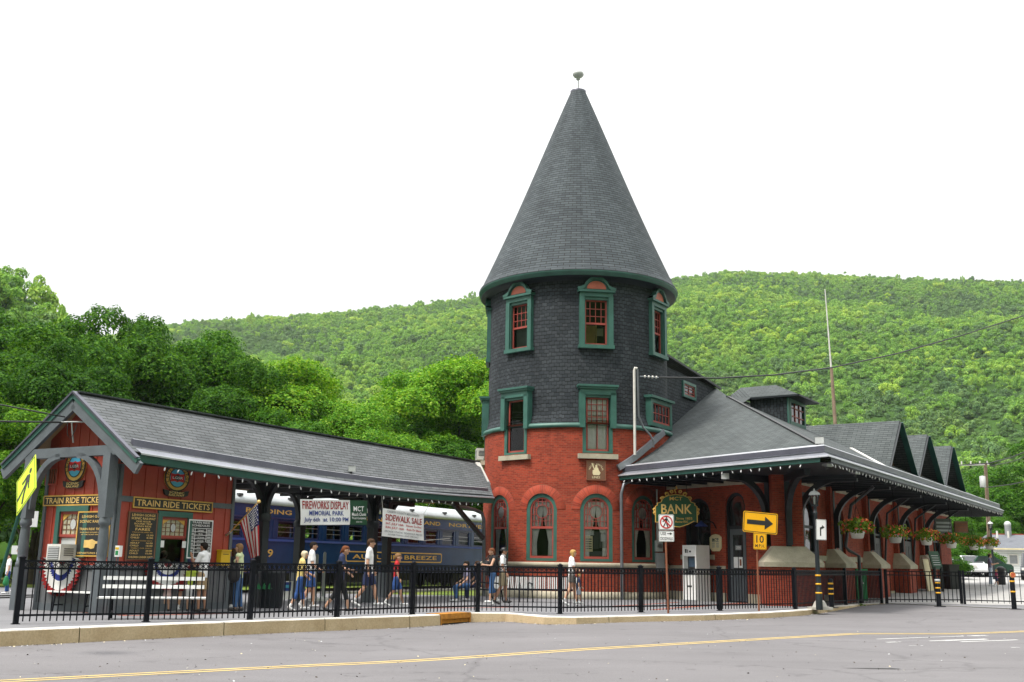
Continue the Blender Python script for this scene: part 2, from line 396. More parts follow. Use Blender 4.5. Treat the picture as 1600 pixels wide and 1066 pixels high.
paint('brown_board', (.16, .07, .035), .6, .2, 3)
paint('cream', (.72, .62, .38), .6, .15, 3)
paint('train_blue', (.003, .032, .108), .22, .25, 1.2, 0, .6)
paint('train_blue_dark', (.008, .018, .09), .3, .25, 1.2, 0, .6)
paint('train_roof', (.50, .53, .54), .5, .2, .8)
paint('undercarriage', (.02, .019, .018), .7, .4, 3)
paint('flag_red', (.5, .015, .02), .7, .1, 6)
paint('flag_white', (.78, .77, .76), .7, .06, 6)
paint('flag_blue', (.01, .018, .12), .7, .1, 6)
paint('bunting_red', (.3, .008, .01), .75, .2, 6)
paint('bunting_blue', (.015, .03, .22), .75, .2, 6)
paint('mail_yellow', (.7, .45, .01), .45, .1, 4)
paint('bin_green', (.02, .22, .07), .5, .25, 4)
paint('wood_pole', (.24, .17, .12), .85, .4, 3, bump=.3)
paint('pole_white', (.62, .6, .56), .6, .25, 2)
paint('concrete', (.42, .40, .36), .85, .25, 2)
paint('house_white', (.74, .76, .76), .6, .08, 1)
paint('house_roof', (.13, .14, .16), .85, .25, 3)
paint('tyre', (.015, .015, .016), .8, .2, 5)
paint('car_white', (.75, .76, .77), .25, .05, 1, 0, .6)
paint('car_silver', (.42, .45, .48), .25, .1, 1, .4, .6)
paint('car_red', (.4, .02, .02), .25, .1, 1, 0, .6)
paint('car_green', (.01, .045, .028), .25, .1, 1, 0, .6)
paint('car_dark', (.03, .035, .045), .25, .1, 1, 0, .6)
paint('tail_red', (.5, .01, .01), .3, .1, 5)
paint('car_window', (.02, .025, .03), .08, .1, 2, 0, .8)
paint('bark', (.06, .045, .03), .9, .4, 4, bump=.4)
paint('leaf_lump', (.02, .05, .012), .9, .4, 4)
paint('rust_yellow', (.5, .2, .015), .8, .5, 6, bump=.3)
paint('hole', (.004, .004, .004), .95, .1, 3)
paint('screen', (.10, .16, .24), .2, .3, 5)
paint('flower_red', (.6, .05, .02), .7, .2, 6)
paint('flower_orange', (.7, .18, .03), .7, .2, 6)
paint('bulb', (.75, .76, .76), .2, .05, 6)
paint('line_yellow', (.60, .43, .14), .75, .3, 3)
paint('line_white', (.62, .62, .6), .75, .3, 3)
glassmat('glass', (.55, .6, .6), .02, .5)
glassmat('glass_clear', (.94, .95, .95), .02, .5556)
m, nt, out = newmat('dark_glass'); bsdf(nt, out, (.012, .016, .018), .05, 0, .7, noise(nt, objco(nt), 1.2, 2), .08, .1)
m, nt, out = newmat('stained_glass')
co = objco(nt); bsdf(nt, out, ramp(nt, noise(nt, co, 7, 2), [(.3, (.30, .27, .16)), (.5, (.48, .47, .36)), (.7, (.42, .30, .13))]), .25, 0, .5)
# brick road surface, pavement, kerb, grass
def asphalt(name, c1, c2, crack=.0):
    m, nt, out = newmat(name); co = objco(nt)
    mp = N(nt, 'ShaderNodeMapping'); mp.inputs['Rotation'].default_value = (0, 0, radians(-35)); mp.inputs['Scale'].default_value = (.06, .9, 1); nt.links.new(co, mp.inputs[0])
    f = noise(nt, mp.outputs[0], 1, 6, .6); g = noise(nt, co, 55, 3, .7); h = noise(nt, co, .35, 4)
    c = mix(nt, .5, ramp(nt, f, [(.3, c1), (.7, c2)]), ramp(nt, h, [(.3, c1), (.7, c2)]))
    c = mix(nt, .6, c, ramp(nt, g, [(.25, .62), (.5, 1.), (.75, 1.4)]), 'MULTIPLY')
    st = noise(nt, co, 1.6, 5, .7); c = mix(nt, .7, c, ramp(nt, st, [(.30, .5), (.41, 1.), (.70, 1.), (.8, 1.2)]), 'MULTIPLY')
    if crack:
        v = N(nt, 'ShaderNodeTexVoronoi', feature='DISTANCE_TO_EDGE'); v.inputs['Scale'].default_value = .16
        wv = N(nt, 'ShaderNodeVectorMath', operation='ADD'); nz = N(nt, 'ShaderNodeTexNoise'); nz.inputs['Scale'].default_value = .8; nz.inputs['Detail'].default_value = 6; nt.links.new(co, nz.inputs['Vector'])
        nt.links.new(co, wv.inputs[0]); nt.links.new(nz.outputs['Color'], wv.inputs[1]); nt.links.new(wv.outputs[0], v.inputs['Vector'])
        k = ramp(nt, v.outputs['Distance'], [(0, .45), (.004, .6), (.008, 1)])
        c = mix(nt, crack, c, k, 'MULTIPLY')
    bsdf(nt, out, c, .85, 0, .3, g, .35, .01)
asphalt('road', (.125, .119, .123), (.175, .167, .172), .35)
asphalt('pavement', (.15, .15, .16), (.20, .198, .205), .2)
asphalt('lot', (.30, .295, .285), (.38, .37, .36), .4)
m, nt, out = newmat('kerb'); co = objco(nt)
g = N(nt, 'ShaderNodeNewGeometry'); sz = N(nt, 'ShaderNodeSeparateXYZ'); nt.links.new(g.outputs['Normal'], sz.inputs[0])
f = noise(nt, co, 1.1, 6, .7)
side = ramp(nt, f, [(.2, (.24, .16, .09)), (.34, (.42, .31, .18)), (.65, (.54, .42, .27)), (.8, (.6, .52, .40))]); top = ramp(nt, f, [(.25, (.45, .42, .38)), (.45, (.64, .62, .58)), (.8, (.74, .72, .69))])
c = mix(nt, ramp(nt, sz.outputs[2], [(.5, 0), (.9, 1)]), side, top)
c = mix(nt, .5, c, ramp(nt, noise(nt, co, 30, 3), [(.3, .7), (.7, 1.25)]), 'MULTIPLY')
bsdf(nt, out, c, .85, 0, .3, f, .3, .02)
m, nt, out = newmat('grass'); co = objco(nt)
bsdf(nt, out, ramp(nt, noise(nt, co, .6, 8, .7), [(.3, (.05, .10, .012)), (.5, (.12, .17, .025)), (.7, (.24, .24, .06))]), .9, 0, .2, noise(nt, co, 9, 4), .6, .05)
m, nt, out = newmat('hill_ground'); co = objco(nt)
bsdf(nt, out, ramp(nt, noise(nt, co, .02, 6, .7), [(.3, (.022, .055, .008)), (.7, (.05, .11, .015))]), .95, 0, .1)
m, nt, out = newmat('brick_paving'); co = objco(nt)
bsdf(nt, out, ramp(nt, noise(nt, co, 3, 6, .7), [(.3, (.22, .07, .05)), (.7, (.34, .12, .09))]), .85, 0, .2)
# vertical boards: battens are real geometry; ripple only in tone
leafmat('leaf_dark', [(.013, .062, .006), (.036, .125, .010), (.072, .195, .014), (.13, .28, .022)])
leafmat('leaf_mid', [(.018, .08, .006), (.045, .15, .012), (.085, .23, .017), (.15, .31, .03)])
leafmat('leaf_light', [(.035, .13, .008), (.08, .24, .014), (.155, .35, .024), (.27, .43, .06)])
leafmat('leaf_forest_light', [(.16, .31, .06), (.25, .43, .08), (.35, .53, .10), (.45, .60, .15)], .35)  # hill foliage lightened, putting part of the distance haze into its colour
leafmat('leaf_forest_dull', [(.075, .17, .065), (.12, .23, .085), (.17, .30, .105), (.22, .36, .13)], .3)
leafmat('leaf_forest', [(.10, .235, .055), (.165, .34, .07), (.24, .44, .085), (.32, .51, .11)], .35)
leafmat('leaf_basket', [(.05, .12, .01), (.12, .22, .015), (.22, .30, .03)], .3)
# ------------------------------------------------------------------ corner tower
TX, TY = 2.915, 45.54; Rs, Rb, Re = 3.90, 4.045, 4.37
tower = thing('round_tower', 'round brick tower hung with dark slate under a tall conical roof', 'tower', (TX, TY, PAV))
TF = Fr((TX, TY, 0), (1, 0, 0), (0, 1, 0), (0, 0, 1))
def tmap(R): return lambda u, z, d: Vector((TX+(R+d)*sin(u/R), TY-(R+d)*cos(u/R), z))
def tfr(phi, R, z):
    p = radians(phi); return Fr((TX+R*sin(p), TY-R*cos(p), z), (cos(p), sin(p), 0), (0, 0, 1))
GPH = [-55.8, -24.3, 7, 37.5]; MPH = [-92, -42.5, 7.8]; UPH = [-91, -42, 7.4, 56.4]
GW, GZ0, GZS, GRI = 1.3, 1.575, 3.56, .63
gh = [(radians(p)*Rb, GW, GZ0, GZS, GRI) for p in GPH]
mh = [(radians(p)*Rb, 1.16, 5.78, 7.0, 0.0) for p in MPH]
w = MB('brick')
wall(w, tmap(Rb), -pi*Rb, pi*Rb, PAV-.1, 6.84, gh+mh, .42, 'brick', .2)
w.build('brick_wall', tower)
sh = MB('wall_shingle')
mh2 = [(radians(p)*Rs, 1.16*Rs/Rb, 6.9, 8.08, 0.) for p in MPH]; uh = [(radians(p)*Rs, 1.0, 10.16, 12.1, 0.) for p in UPH]
def shmap(u, z, d):
    r = Rs+d+(.17*max(0, (7.5-z)/.6)**1.6 if z < 7.5 else 0); return Vector((TX+r*sin(u/Rs), TY-r*cos(u/Rs), z))
for z0, z1 in ((6.9, 7.1), (7.1, 7.3), (7.3, 7.5), (7.5, 13.1)):
    hs = [(a, b, max(c, z0), min(d, z1), e) for a, b, c, d, e in mh2+uh if d > z0 and c < z1]
    wall(sh, shmap, -pi*Rs, pi*Rs, z0, z1, [h for h in hs if h[2] < h[3]], .4, 'wall_shingle', .18, 'green_trim')
sh.build('shingle_wall', tower)
t = MB('green_trim', TF)
mprof = [(Rb-.02, 6.79), (Rb+.09, 6.79), (Rb+.11, 6.86), (Rb+.07, 6.97), (Rb-.05, 6.98)]
edges = sorted([(p-8.3, p+8.3) for p in MPH]); a = -180
for e0, e1 in edges+[(180, 180)]:
    t.lathe(mprof, max(4, int((e0-a)/5)), None, (0, 0), radians(a), radians(e0)); a = e1
t.build('base_moulding', tower)
s_ = MB('stone', TF)
s_.lathe([(Rb-.05, 1.357), (Rb+.07, 1.357), (Rb+.07, 1.5), (Rb+.03, 1.527), (Rb-.05, 1.529)], 72)
s_.build('stone_sill_band', tower)
s_ = MB('stone', TF); s_.lathe([(Rb+.02, PAV-.1), (Rb+.09, PAV-.1), (Rb+.09, .36), (Rb-.02, .45)], 72); s_.build('stone_plinth', tower)
e = MB('green_trim', TF)
e.lathe([(Rs-.05, 12.86), (Rs+.06, 12.88), (Rs+.1, 12.95), (Re-.06, 12.99)], 72, 'dark_trim')  # the soffit's shade is put into its dark colour
e.lathe([(Re-.06, 12.99), (Re-.02, 12.99), (Re-.02, 13.1), (Re+.03, 13.12), (Re+.05, 13.2), (Re-.05, 13.22)], 72)
e.build('cornice', tower)
c = MB('cone_shingle', TF); zt = 23.03; n = 40
prof = [(Re+.06, 13.2), (Re+.02, 13.3)]+[(Re-.05+(.34-Re+.05)*k/n-.12*sin(pi*k/n)*(1-k/n), 13.36+(zt-13.36)*k/n) for k in range(n+1)]
c.lathe(prof, 72, None, uvR=Re*.62)
c.lathe([(.36, zt-.05), (.37, zt+.03), (.2, zt+.12), (.01, zt+.14)], 24, 'gutter_dark')
cone = c.build('cone_roof', tower)
f = MB('light_grey', TF); f.lathe([(.035, zt+.1), (.025, 23.62), (.1, 23.66), (.06, 23.74), (.2, 23.8), (.27, 23.9), (.25, 24.0), (.14, 24.08), (.01, 24.11)], 20, scale=(1, 1))
f.build('finial', cone)
# floors and a near-black core added so rooms behind the panes stay dim
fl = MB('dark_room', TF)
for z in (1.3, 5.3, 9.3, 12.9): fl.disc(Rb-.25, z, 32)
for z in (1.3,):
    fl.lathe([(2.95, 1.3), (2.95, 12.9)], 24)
fl.build('floor_and_dark_core', tower)
def bars(mb, rects, c0, c1, mat):
    for a0, a1, b0, b1 in rects: mb.box(a0, a1, b0, b1, c0, c1, mat)
def curtains(fr, w, z0, z1, parent, kind='tied', z=-.2):
    cu = MB('curtain', fr); ph_ = random.uniform(0, 6); kk = random.uniform(.85, 1.12)
    for sgn in (-1, 1):
        rows = []; nn = 14
        for i in range(13):
            t_ = i/12; zz = z1+(z0-z1)*t_
            if kind == 'tied': inner = w/2*kk*float(np.interp(t_, (0, .22, .47, .6, .76, 1), (.0, .02, .26, .46, .62, .58)))
            else: inner = w*.02
            inner = min(inner, w/2*.6)
            rows.append([(sgn*(w/2-(w/2-inner)*j/nn), zz, z+.022*sin(j*2.4+i*.15+ph_)) for j in range(nn+1)])
        cu.grid(rows)
    cu.build('curtain', parent)
# ground floor arched windows
for k, ph in enumerate(GPH):
    if ph < -100 or ph > 60: continue
    fr = tfr(ph, Rb, 0)
    w = MB('green_trim', fr)
    o = archoutline(GW-.01, GZS, GRI-.01, 20, GZ0+.005); i_ = archoutline(GW-.30, GZS, GRI-.15, 20, GZ0+.1)
    w.ring(o, i_, -.17, -.06)
    wn = w.build('window', tower)
    s = MB('red_sash', fr); W = GW-.30
    s.ring(i_, archoutline(W-.12, GZS, GRI-.21, 20, GZ0+.19), -.15, -.085)
    zm = 2.86; zb = GZ0+.15; ztop = GZS+GRI-.18
    s.box(-W/2+.03, W/2-.03, zm-.045, zm+.045, -.15, -.075)
    nx = 6
    def arch_h(a): return GZS+(GRI-.19)*sqrt(max(0, 1-(a/(W/2-.05))**2))
    cz = zm+.62; cr_ = .27
    for q in range(1, nx):
        a = -W/2+W*q/nx; tz = arch_h(a)
        segs = [(zm, tz)]
        if abs(a) < cr_: hcut = sqrt(cr_*cr_-a*a); segs = [(zm, cz-hcut), (cz+hcut, tz)]
        for z0, z1 in segs:
            if z1 > z0: s.box(a-.011, a+.011, z0, z1, -.13, -.095)
    for q in range(1, 6):
        z = zm+.255*q
        aw = W/2-.05 if z < GZS else (W/2-.05)*sqrt(max(0, 1-((z-GZS)/(GRI-.19))**2))
        segs = [(-aw, aw)]
        if abs(z-cz) < cr_: h = sqrt(cr_**2-(z-cz)**2); segs = [(-aw, -h), (h, aw)]
        for a0, a1 in segs:
            if a1 > a0: s.box(a0, a1, z-.011, z+.011, -.13, -.095)
    cc = [(cr_*cos(2*pi*j/24), cz+cr_*sin(2*pi*j/24)) for j in range(24)]; s.ring(cc, [(a*.9, cz+(b-cz)*.9) for a, b in cc], -.135, -.09)
    s.build('sash', wn)
    g = MB('glass_clear', fr); ol = archoutline(W-.05, GZS, GRI-.19, 20, GZ0+.14); g.face([(a, b, -.12) for a, b in ol]); g.build('pane', wn)
    curtains(fr, W-.08, GZ0+.2, ztop-.12, wn, 'tied', -.19)
    if abs(ph-7) < 1:                                          # papers and posters behind the lower pane
        pz = MB('offwhite', fr)
        pz.box(-.44, -.12, 1.95, 2.55, -.2, -.19, 'cream'); pz.box(-.40, .42, 1.78, 1.98, -.22, -.205, 'dark_grey'); pz.box(-.08, .12, 2.05, 2.75, -.2, -.19, 'black_paint')
        pz.box(.15, .43, 2.1, 2.7, -.2, -.19, 'dark_grey'); pz.box(.2, .38, 2.35, 2.62, -.188, -.184, 'light_grey'); pz.box(-.42, -.05, 2.58, 2.76, -.2, -.19, 'light_grey')
        for q in range(5): pz.box(-.4, -.16, 2.05+.09*q, 2.09+.09*q, -.189, -.186, 'dark_grey')
        pz.build('poster', wn)
    # ring of radial bricks over the arch
    ar = MB('arch_brick', fr); rows = [[], [], []]; uvs = [[], [], []]
    for j in range(31):
        t_ = pi*j/30
        for r_, (e_, dd) in enumerate(((0, .012), (.34, .012), (.345, -.05))):
            aa = (GW/2+e_)*cos(t_); zz = GZS+(GRI+e_)*sin(t_); u = aa/Rb
            ex = Vector((cos(radians(ph)), sin(radians(ph)), 0)); ang = radians(ph)+u
            rows[r_].append(Vector((TX+(Rb+dd)*sin(ang), TY-(Rb+dd)*cos(ang), zz))); uvs[r_].append((.95*pi*j/30, .3*r_))
    ar.grid(rows, None, [u_ for u_ in uvs], False, True); ar.build('brick_arch', tower)
# second floor tall sash windows
for k, ph in enumerate(MPH):
    fr = tfr(ph, Rb, 0); dark = k != 2
    w = MB('green_trim', fr); Wd = 1.16
    for sgn in (-1, 1):
        a = sgn*(Wd/2-.05); w.box(min(a, a+sgn*.02)-.06, max(a, a+sgn*.02)+.06, 5.78, 6.8, -.15, -.02)
        a = sgn*(Wd/2+.05); w.box(a-.11, a+.11, 6.78, 8.2, -.2, .1)
        a = sgn*(Wd/2-.03); w.box(a-.05, a+.05, 6.78, 8.12, -.22, .02)
    w.box(-.72, .72, 8.1, 8.34, -.24, .1); w.box(-.64, .64, 8.0, 8.12, -.24, .03)
    w.box(-.78, .78, 8.34, 8.42, -.24, .17); w.box(-.82, .82, 8.42, 8.5, -.26, .22)
    w.box(-.56, .56, 5.78, 5.86, -.15, 0)
    wn = w.build('window', tower)
    sl = MB('stone', fr); sl.box(-.80, .80, 5.55, 5.74, -.2, .12); sl.build('sill', wn)
    s = MB('red_sash', fr); z0, z1, zm, hw = 5.86, 8.0, 6.98, .45
    s.box(-hw, -hw+.06, z0, z1, -.18, -.1); s.box(hw-.06, hw, z0, z1, -.18, -.1); s.box(-hw, hw, z1-.06, z1, -.18, -.1); s.box(-hw, hw, z0, z0+.08, -.18, -.1); s.box(-hw+.06, hw-.06, zm-.035, zm+.035, -.19, -.09)
    if not dark:
        for q in (1, 2, 3): s.box(-hw+.9*q/4-.012, -hw+.9*q/4+.012, zm, z1-.06, -.16, -.12)
        for q in (1, 2, 3): s.box(-hw+.06, hw-.06, zm+q*.25-.012, zm+q*.25+.012, -.16, -.12)
        s.box(-.015, .015, z0+.08, zm-.035, -.18, -.11)
    s.build('sash', wn)
    g = MB('glass' if dark else 'glass_clear', fr); g.face([(-hw+.03, z0+.03, -.14), (hw-.03, z0+.03, -.14), (hw-.03, z1-.03, -.14), (-hw+.03, z1-.03, -.14)]); g.build('pane', wn)
    if not dark: curtains(fr, .84, z0+.05, z1-.05, wn, 'straight', -.205)
# third floor windows with arched hoods
for k, ph in enumerate(UPH):
    fr = tfr(ph, Rs, 0); w = MB('green_trim', fr)
    for sgn in (-1, 1):
        a = sgn*.6; w.box(a-.10, a+.10, 10.16, 12.2, -.2, .1); a = sgn*.48; w.box(a-.02, a+.02, 10.16, 12.1, -.24, .03)
    w.box(-.69, .69, 12.18, 12.36, -.22, .1); w.box(-.48, .48, 12.06, 12.19, -.24, .03)
    w.box(-.74, .74, 10.02, 10.17, -.22, .14); w.box(-.77, .77, 12.36, 12.45, -.24, .19)
    # arched hood with flared ends
    def hood(x):
        x = abs(x); return .52*cos(min(1, x/.62)*pi/2)**.85*1. if x < .5 else max(0, .12*((.8-x)/.3)**1.4)
    xs = [(-.8+1.6*j/32) for j in range(33)]
    up = [(x, 12.47+hood(x)+.06) for x in xs]; lo = [(x, 12.45+max(0, hood(x)-.06)) for x in xs]
    for j in range(32):
        q = [up[j], up[j+1], lo[j+1], lo[j]]
        w.face([(*q[3], .2), (*q[2], .2), (*q[1], .2), (*q[0], .2)]); w.face([(*q[0], .2), (*q[1], .2), (*q[1], -.2), (*q[0], -.2)]); w.face([(*q[3], -.2), (*q[2], -.2), (*q[2], .2), (*q[3], .2)])
    w.prism([(x, 12.45+max(0, hood(x)-.02)*.97) for x in xs if abs(x) < .6]+[(.6, 12.44), (-.6, 12.44)][:2], -.15, .09, 'green_trim')
    w.prism([(.40*cos(pi*j/20), 12.5+.33*sin(pi*j/20)) for j in range(21)], -.1, .105, 'red_panel')
    wn = w.build('window', tower)
    s = MB('red_sash', fr); z0, z1, zm, hw = 10.17, 12.06, 11.08, .46
    s.box(-hw, -hw+.06, z0, z1, -.17, -.09); s.box(hw-.06, hw, z0, z1, -.17, -.09); s.box(-hw, hw, z1-.06, z1, -.17, -.09); s.box(-hw, hw, z0, z0+.09, -.17, -.09); s.box(-hw+.06, hw-.06, zm-.04, zm+.04, -.18, -.08)
    for q in (1, 2, 3): s.box(-hw+2*hw*q/4-.013, -hw+2*hw*q/4+.013, zm, z1-.06, -.15, -.11)
    for q in (1, 2): s.box(-hw+.06, hw-.06, zm+q*.31-.013, zm+q*.31+.013, -.15, -.11)
    s.build('sash', wn)
    g = MB('glass', fr); g.face([(-hw+.03, z0+.03, -.13), (hw-.03, z0+.03, -.13), (hw-.03, z1-.03, -.13), (-hw+.03, z1-.03, -.13)]); g.build('pane', wn)
    if k == 2:
        b = MB('cream', fr); b.box(-.38, .06, z0+.06, zm, -.5, -.47, 'gold'); b.box(.06, .11, z0+.06, zm, -.46, -.40, 'gold_bright'); b.box(.12, .4, z0+.5, zm-.1, -.55, -.5, 'cream'); b.build('blind', wn)
    if k == 1:
        b = MB('light_grey', fr); b.box(-.4, .4, z0+.02, z1-.02, -.3, -.28, 'mid_grey'); b.build('blind', wn)
def cylhit(px, py, R):
    d = ray(px, py); o = Vector((-TX, -TY)); dd = d.to_2d(); a = dd.dot(dd); b = 2*dd.dot(o); c = o.dot(o)-R*R
    t = (-b-sqrt(max(0, b*b-4*a*c)))/(2*a); p = CAMP+d*t; return p, math.degrees(atan2(p.x-TX, TY-p.y))
# low wide window on the slate at the right
(pA, fA), (pB, fB) = cylhit(1009, 642, Rs), cylhit(1042, 652, Rs); fm = (fA+fB)/2; fr = tfr(fm, Rs, 0); cwid = 2*Rs*sin(radians(fB-fA)/2)
zA = cylhit(1026, 625, Rs)[0].z; zB = cylhit(1026, 668, Rs)[0].z
g = MB('green_trim', fr); h_ = cwid/2; g.ring([(-h_, zB), (h_, zB), (h_, zA), (-h_, zA)], [(-h_+.2, zB+.16), (h_-.2, zB+.16), (h_-.2, zA-.18), (-h_+.2, zA-.18)], -.2, .1); g.box(-h_-.1, h_+.1, zA, zA+.1, -.25, .2)
wn = g.build('window', tower); s = MB('red_sash', fr); a0, a1, b0, b1 = -h_+.2, h_-.2, zB+.16, zA-.18
s.ring([(a0, b0), (a1, b0), (a1, b1), (a0, b1)], [(a0+.06, b0+.08), (a1-.06, b0+.08), (a1-.06, b1-.05), (a0+.06, b1-.05)], -.04, .06)
for q in range(1, 5): x = a0+(a1-a0)*q/5; s.box(x-.016, x+.016, b0+.05, b1-.04, -.02, .045)
s.box(a0, a1, (b0+b1)/2-.016, (b0+b1)/2+.016, -.02, .047); s.build('sash', wn)
g = MB('dark_glass', fr); g.box(a0, a1, b0, b1, -.02, .02); g.build('pane', wn)
# emblem plaque on the brick
zq1 = cylhit(931, 720, Rb)[0].z; zq0 = cylhit(931, 751, Rb)[0].z; fr = tfr(cylhit(931, 735, Rb)[1], Rb, (zq0+zq1)/2)
pl = thing('emblem_plaque', 'square brown plaque with a cream statue emblem fixed to the brick tower between its floors', 'plaque', fr(0, 0, 0))
b = MB('brown_board', fr); b.box(-.47, .47, -.47, .47, -.02, .06); b.ring([(-.49, -.49), (.49, -.49), (.49, .49), (-.49, .49)], [(-.45, -.45), (.45, -.45), (.45, .45), (-.45, .45)], .0, .075, 'rust_post'); b.build('board', pl)
b = MB('cream', fr); c_ = .07
b.prism([(-.14, -0.230), (.16, -0.230), (.22, -0.110), (.14, 0.010), (.10, 0.130), (.02, 0.190), (-.06, 0.150), (-.1, 0.050), (-.17, 0.010), (-.18, -0.130)], .06, .072)
b.prism([(-.04, 0.170), (.05, 0.170), (.07, 0.230), (.02, 0.290), (-.04, 0.250)], .06, .073); b.prism([(-.13, 0.090), (-.07, 0.050), (-.15, 0.330), (-.19, 0.370), (-.24, 0.330), (-.2, 0.270)], .06, .074)
for k, ch in enumerate('JERSEY CENTRAL'):
    if ch == ' ': continue
    t_ = radians(172-164*k/13); f2 = fr.shift(.34*cos(t_), -.02+.34*sin(t_)).roll(t_-pi/2)
    o_fr = b.fr; b.fr = f2; b.text(ch, -.03, .03, -.04, .04, c_, 'cream', True); b.fr = o_fr
b.text('LINES', -.2, .2, -.39, -.28, c_, 'cream'); b.build('emblem', pl); pl.scale = ((zq1-zq0)/.98,)*3; pl.location = fr(0, 0, .0)
# service mast on the tower front
q0 = tfr(35, Rb+.55, 0)
px0 = P(992, 711, q0.o.y); px1 = P(991, 577, q0.o.y)
sm = thing('service_mast', 'white conduit mast with curved weatherhead standing in front of the tower', 'conduit mast', px0)
b = MB('pole_white'); b.tube([px0, px1+Vector((0, 0, -.05)), px1+Vector((.03, 0, .05)), px1+Vector((.12, -.02, .02))], .055, 10); b.build('pipe', sm)
b = MB('pipe_grey'); k = [px1+Vector((.13, -.02, 0)), P(997, 610, q0.o.y), P(998, 650, q0.o.y), P(1005, 668, q0.o.y+.1), P(1016, 680, q0.o.y+.15), P(1021, 690, q0.o.y+.2), P(1021, 699, q0.o.y+.2)]
b.tube(k, .04, 8); b.build('cable', sm)
b = MB('pole_white'); r0 = P(1000, 588, q0.o.y); r1 = P(1030, 590, q0.o.y+.2)
b.tube([r0, r1], .015, 6, 'steel')
for k in range(4):
    p_ = r0.lerp(r1, .25+.2*k); b.ball((0, 0, 0), .001, raw=True); b.tube([p_-Vector((.03, 0, 0)), p_+Vector((.03, 0, 0))], .055, 8)
b.build('insulator', sm)
# window air conditioner at the tower's left edge
def aircon(fr, w, h, d, name, label):
    t = thing(name, label, 'air conditioner', fr(0, 0, 0))
    b = MB('offwhite', fr); b.box(-w/2, w/2, 0, h, 0, d); b.build('casing', t)
    b = MB('mid_grey', fr); b.box(-w/2+.05, w/2-.05, .06, h-.06, d, d+.006, 'dark_grey')
    for k in range(7): z = .08+(h-.16)*k/6; b.box(-w/2+.05, w/2-.05, z-.012, z+.012, d+.003, d+.02, 'light_grey')
    for sx in (-1, 1):
        for k in range(4): z = h*.35+k*h*.12; a = sx*w/2; b.box(min(a, a+sx*.008), max(a, a+sx*.008), z, z+h*.05, d*.25, d*.8, 'dark_grey')
    b.build('grille', t); return t
fa = tfr(-97, Rb, 0)
acp = P(751, 719, TY+.3); fr = Fr((TX-Rb+.05, TY+.5, acp.z), (.1, -1, 0), (0, 0, 1))
aircon(fr, .75, .5, .42, 'air_conditioner', 'white window air conditioner sticking out of the left edge of the brick tower')
# ------------------------------------------------------------------ bank wing to the right of the tower
Ez = 5.22
E0 = P(965, 733, 42.15); Ez = E0.z
C = PZ(1287, 700, Ez); FE = PZ(1560, 790, Ez)
a_ = (C-E0).to_2d().normalized(); e1 = (FE-C).to_2d().normalized()
nf = Vector((a_.y, -a_.x)); n1 = Vector((e1.y, -e1.x))          # outward normals
if nf.dot(Vector((-1, -1))) < 0: nf = -nf
if n1.dot(Vector((1, -1))) < 0: n1 = -n1
SL = .5
nA = Vector((nf.x*SL, nf.y*SL, 1)); nB = Vector((n1.x*SL, n1.y*SL, 1))   # roof planes fall outwards
v3 = lambda p, z: Vector((p[0], p[1], z))
A_ = lambda px, py: PI(px, py, C, nA); B_ = lambda px, py: PI(px, py, C, nB)
# hip line: both planes
hipd = nA.cross(nB); hipd = hipd if hipd.y > 0 else -hipd; hipd = hipd/hipd.to_2d().length
def hip(s): return C+hipd*s
wing = thing('bank_wing', 'long low brick station wing with hipped slate roof and three gables beside the tower', 'building', v3(C, PAV))
s_h = 9.;
while proj(C+hipd*s_h)[0] > 1139: s_h += .1
print('hip', s_h, proj(C+hipd*s_h)); H = hip(s_h)
W1 = A_(1118, 606); Wb = A_(1037, 677)
r = MB('wing_shingle')
def roofface(mb, pts, along, up, mat=None):
    al = Vector((along[0], along[1], 0)).normalized(); o = pts[0]
    nn = (pts[1]-pts[0]).cross(pts[2]-pts[0]).normalized(); g = nn.cross(al)
    if g.z < 0: g = -g
    mb.face(pts, mat, [((p-o).dot(al), (p-o).dot(g)) for p in pts], True)
Cin = C; Lb = (FE-C).to_2d().length
tl = Vector((-a_.x, -a_.y, 0))                                  # from the corner back towards the tower
roofface(r, [E0+tl*.5, C, H, W1+Vector((0, 0, .0)), Wb, A_(985, 722)], a_, None)
# long slope: from the hip out to the far end, with a far hip too
Ft = FE+v3(e1, 0)*(-5.)-v3(n1, 0)*((H.z-Ez)/SL); Ft.z = H.z
roofface(r, [C, FE, Ft, H], e1, None)
bk = -v3(n1, 0)*14
Hb = H+v3(e1, 0)*.0
roofface(r, [H, Ft, Ft+bk*.7+Vector((0, 0, -4.4)), H+bk*.7+Vector((0, 0, -4.4))], e1, None)
roofface(r, [W1, H, H+bk*.7+Vector((0, 0, -4.4)), W1+Vector((1, 9, -1))], a_, None)
roofface(r, [FE, Ft+bk*.7+Vector((0, 0, -4.4)), Ft], n1, None)
roof = r.build('roof', wing)
# hip ridge cap strip
hp = MB('wing_shingle'); hp.bar(C+hipd*.5+Vector((0, 0, .02)), H+Vector((0, 0, .02)), .12, .04, 'black_paint'); hp.bar(H+Vector((0, 0, .03)), Ft+Vector((0, 0, .03)), .25, .06); hp.build('ridge_cap', roof)
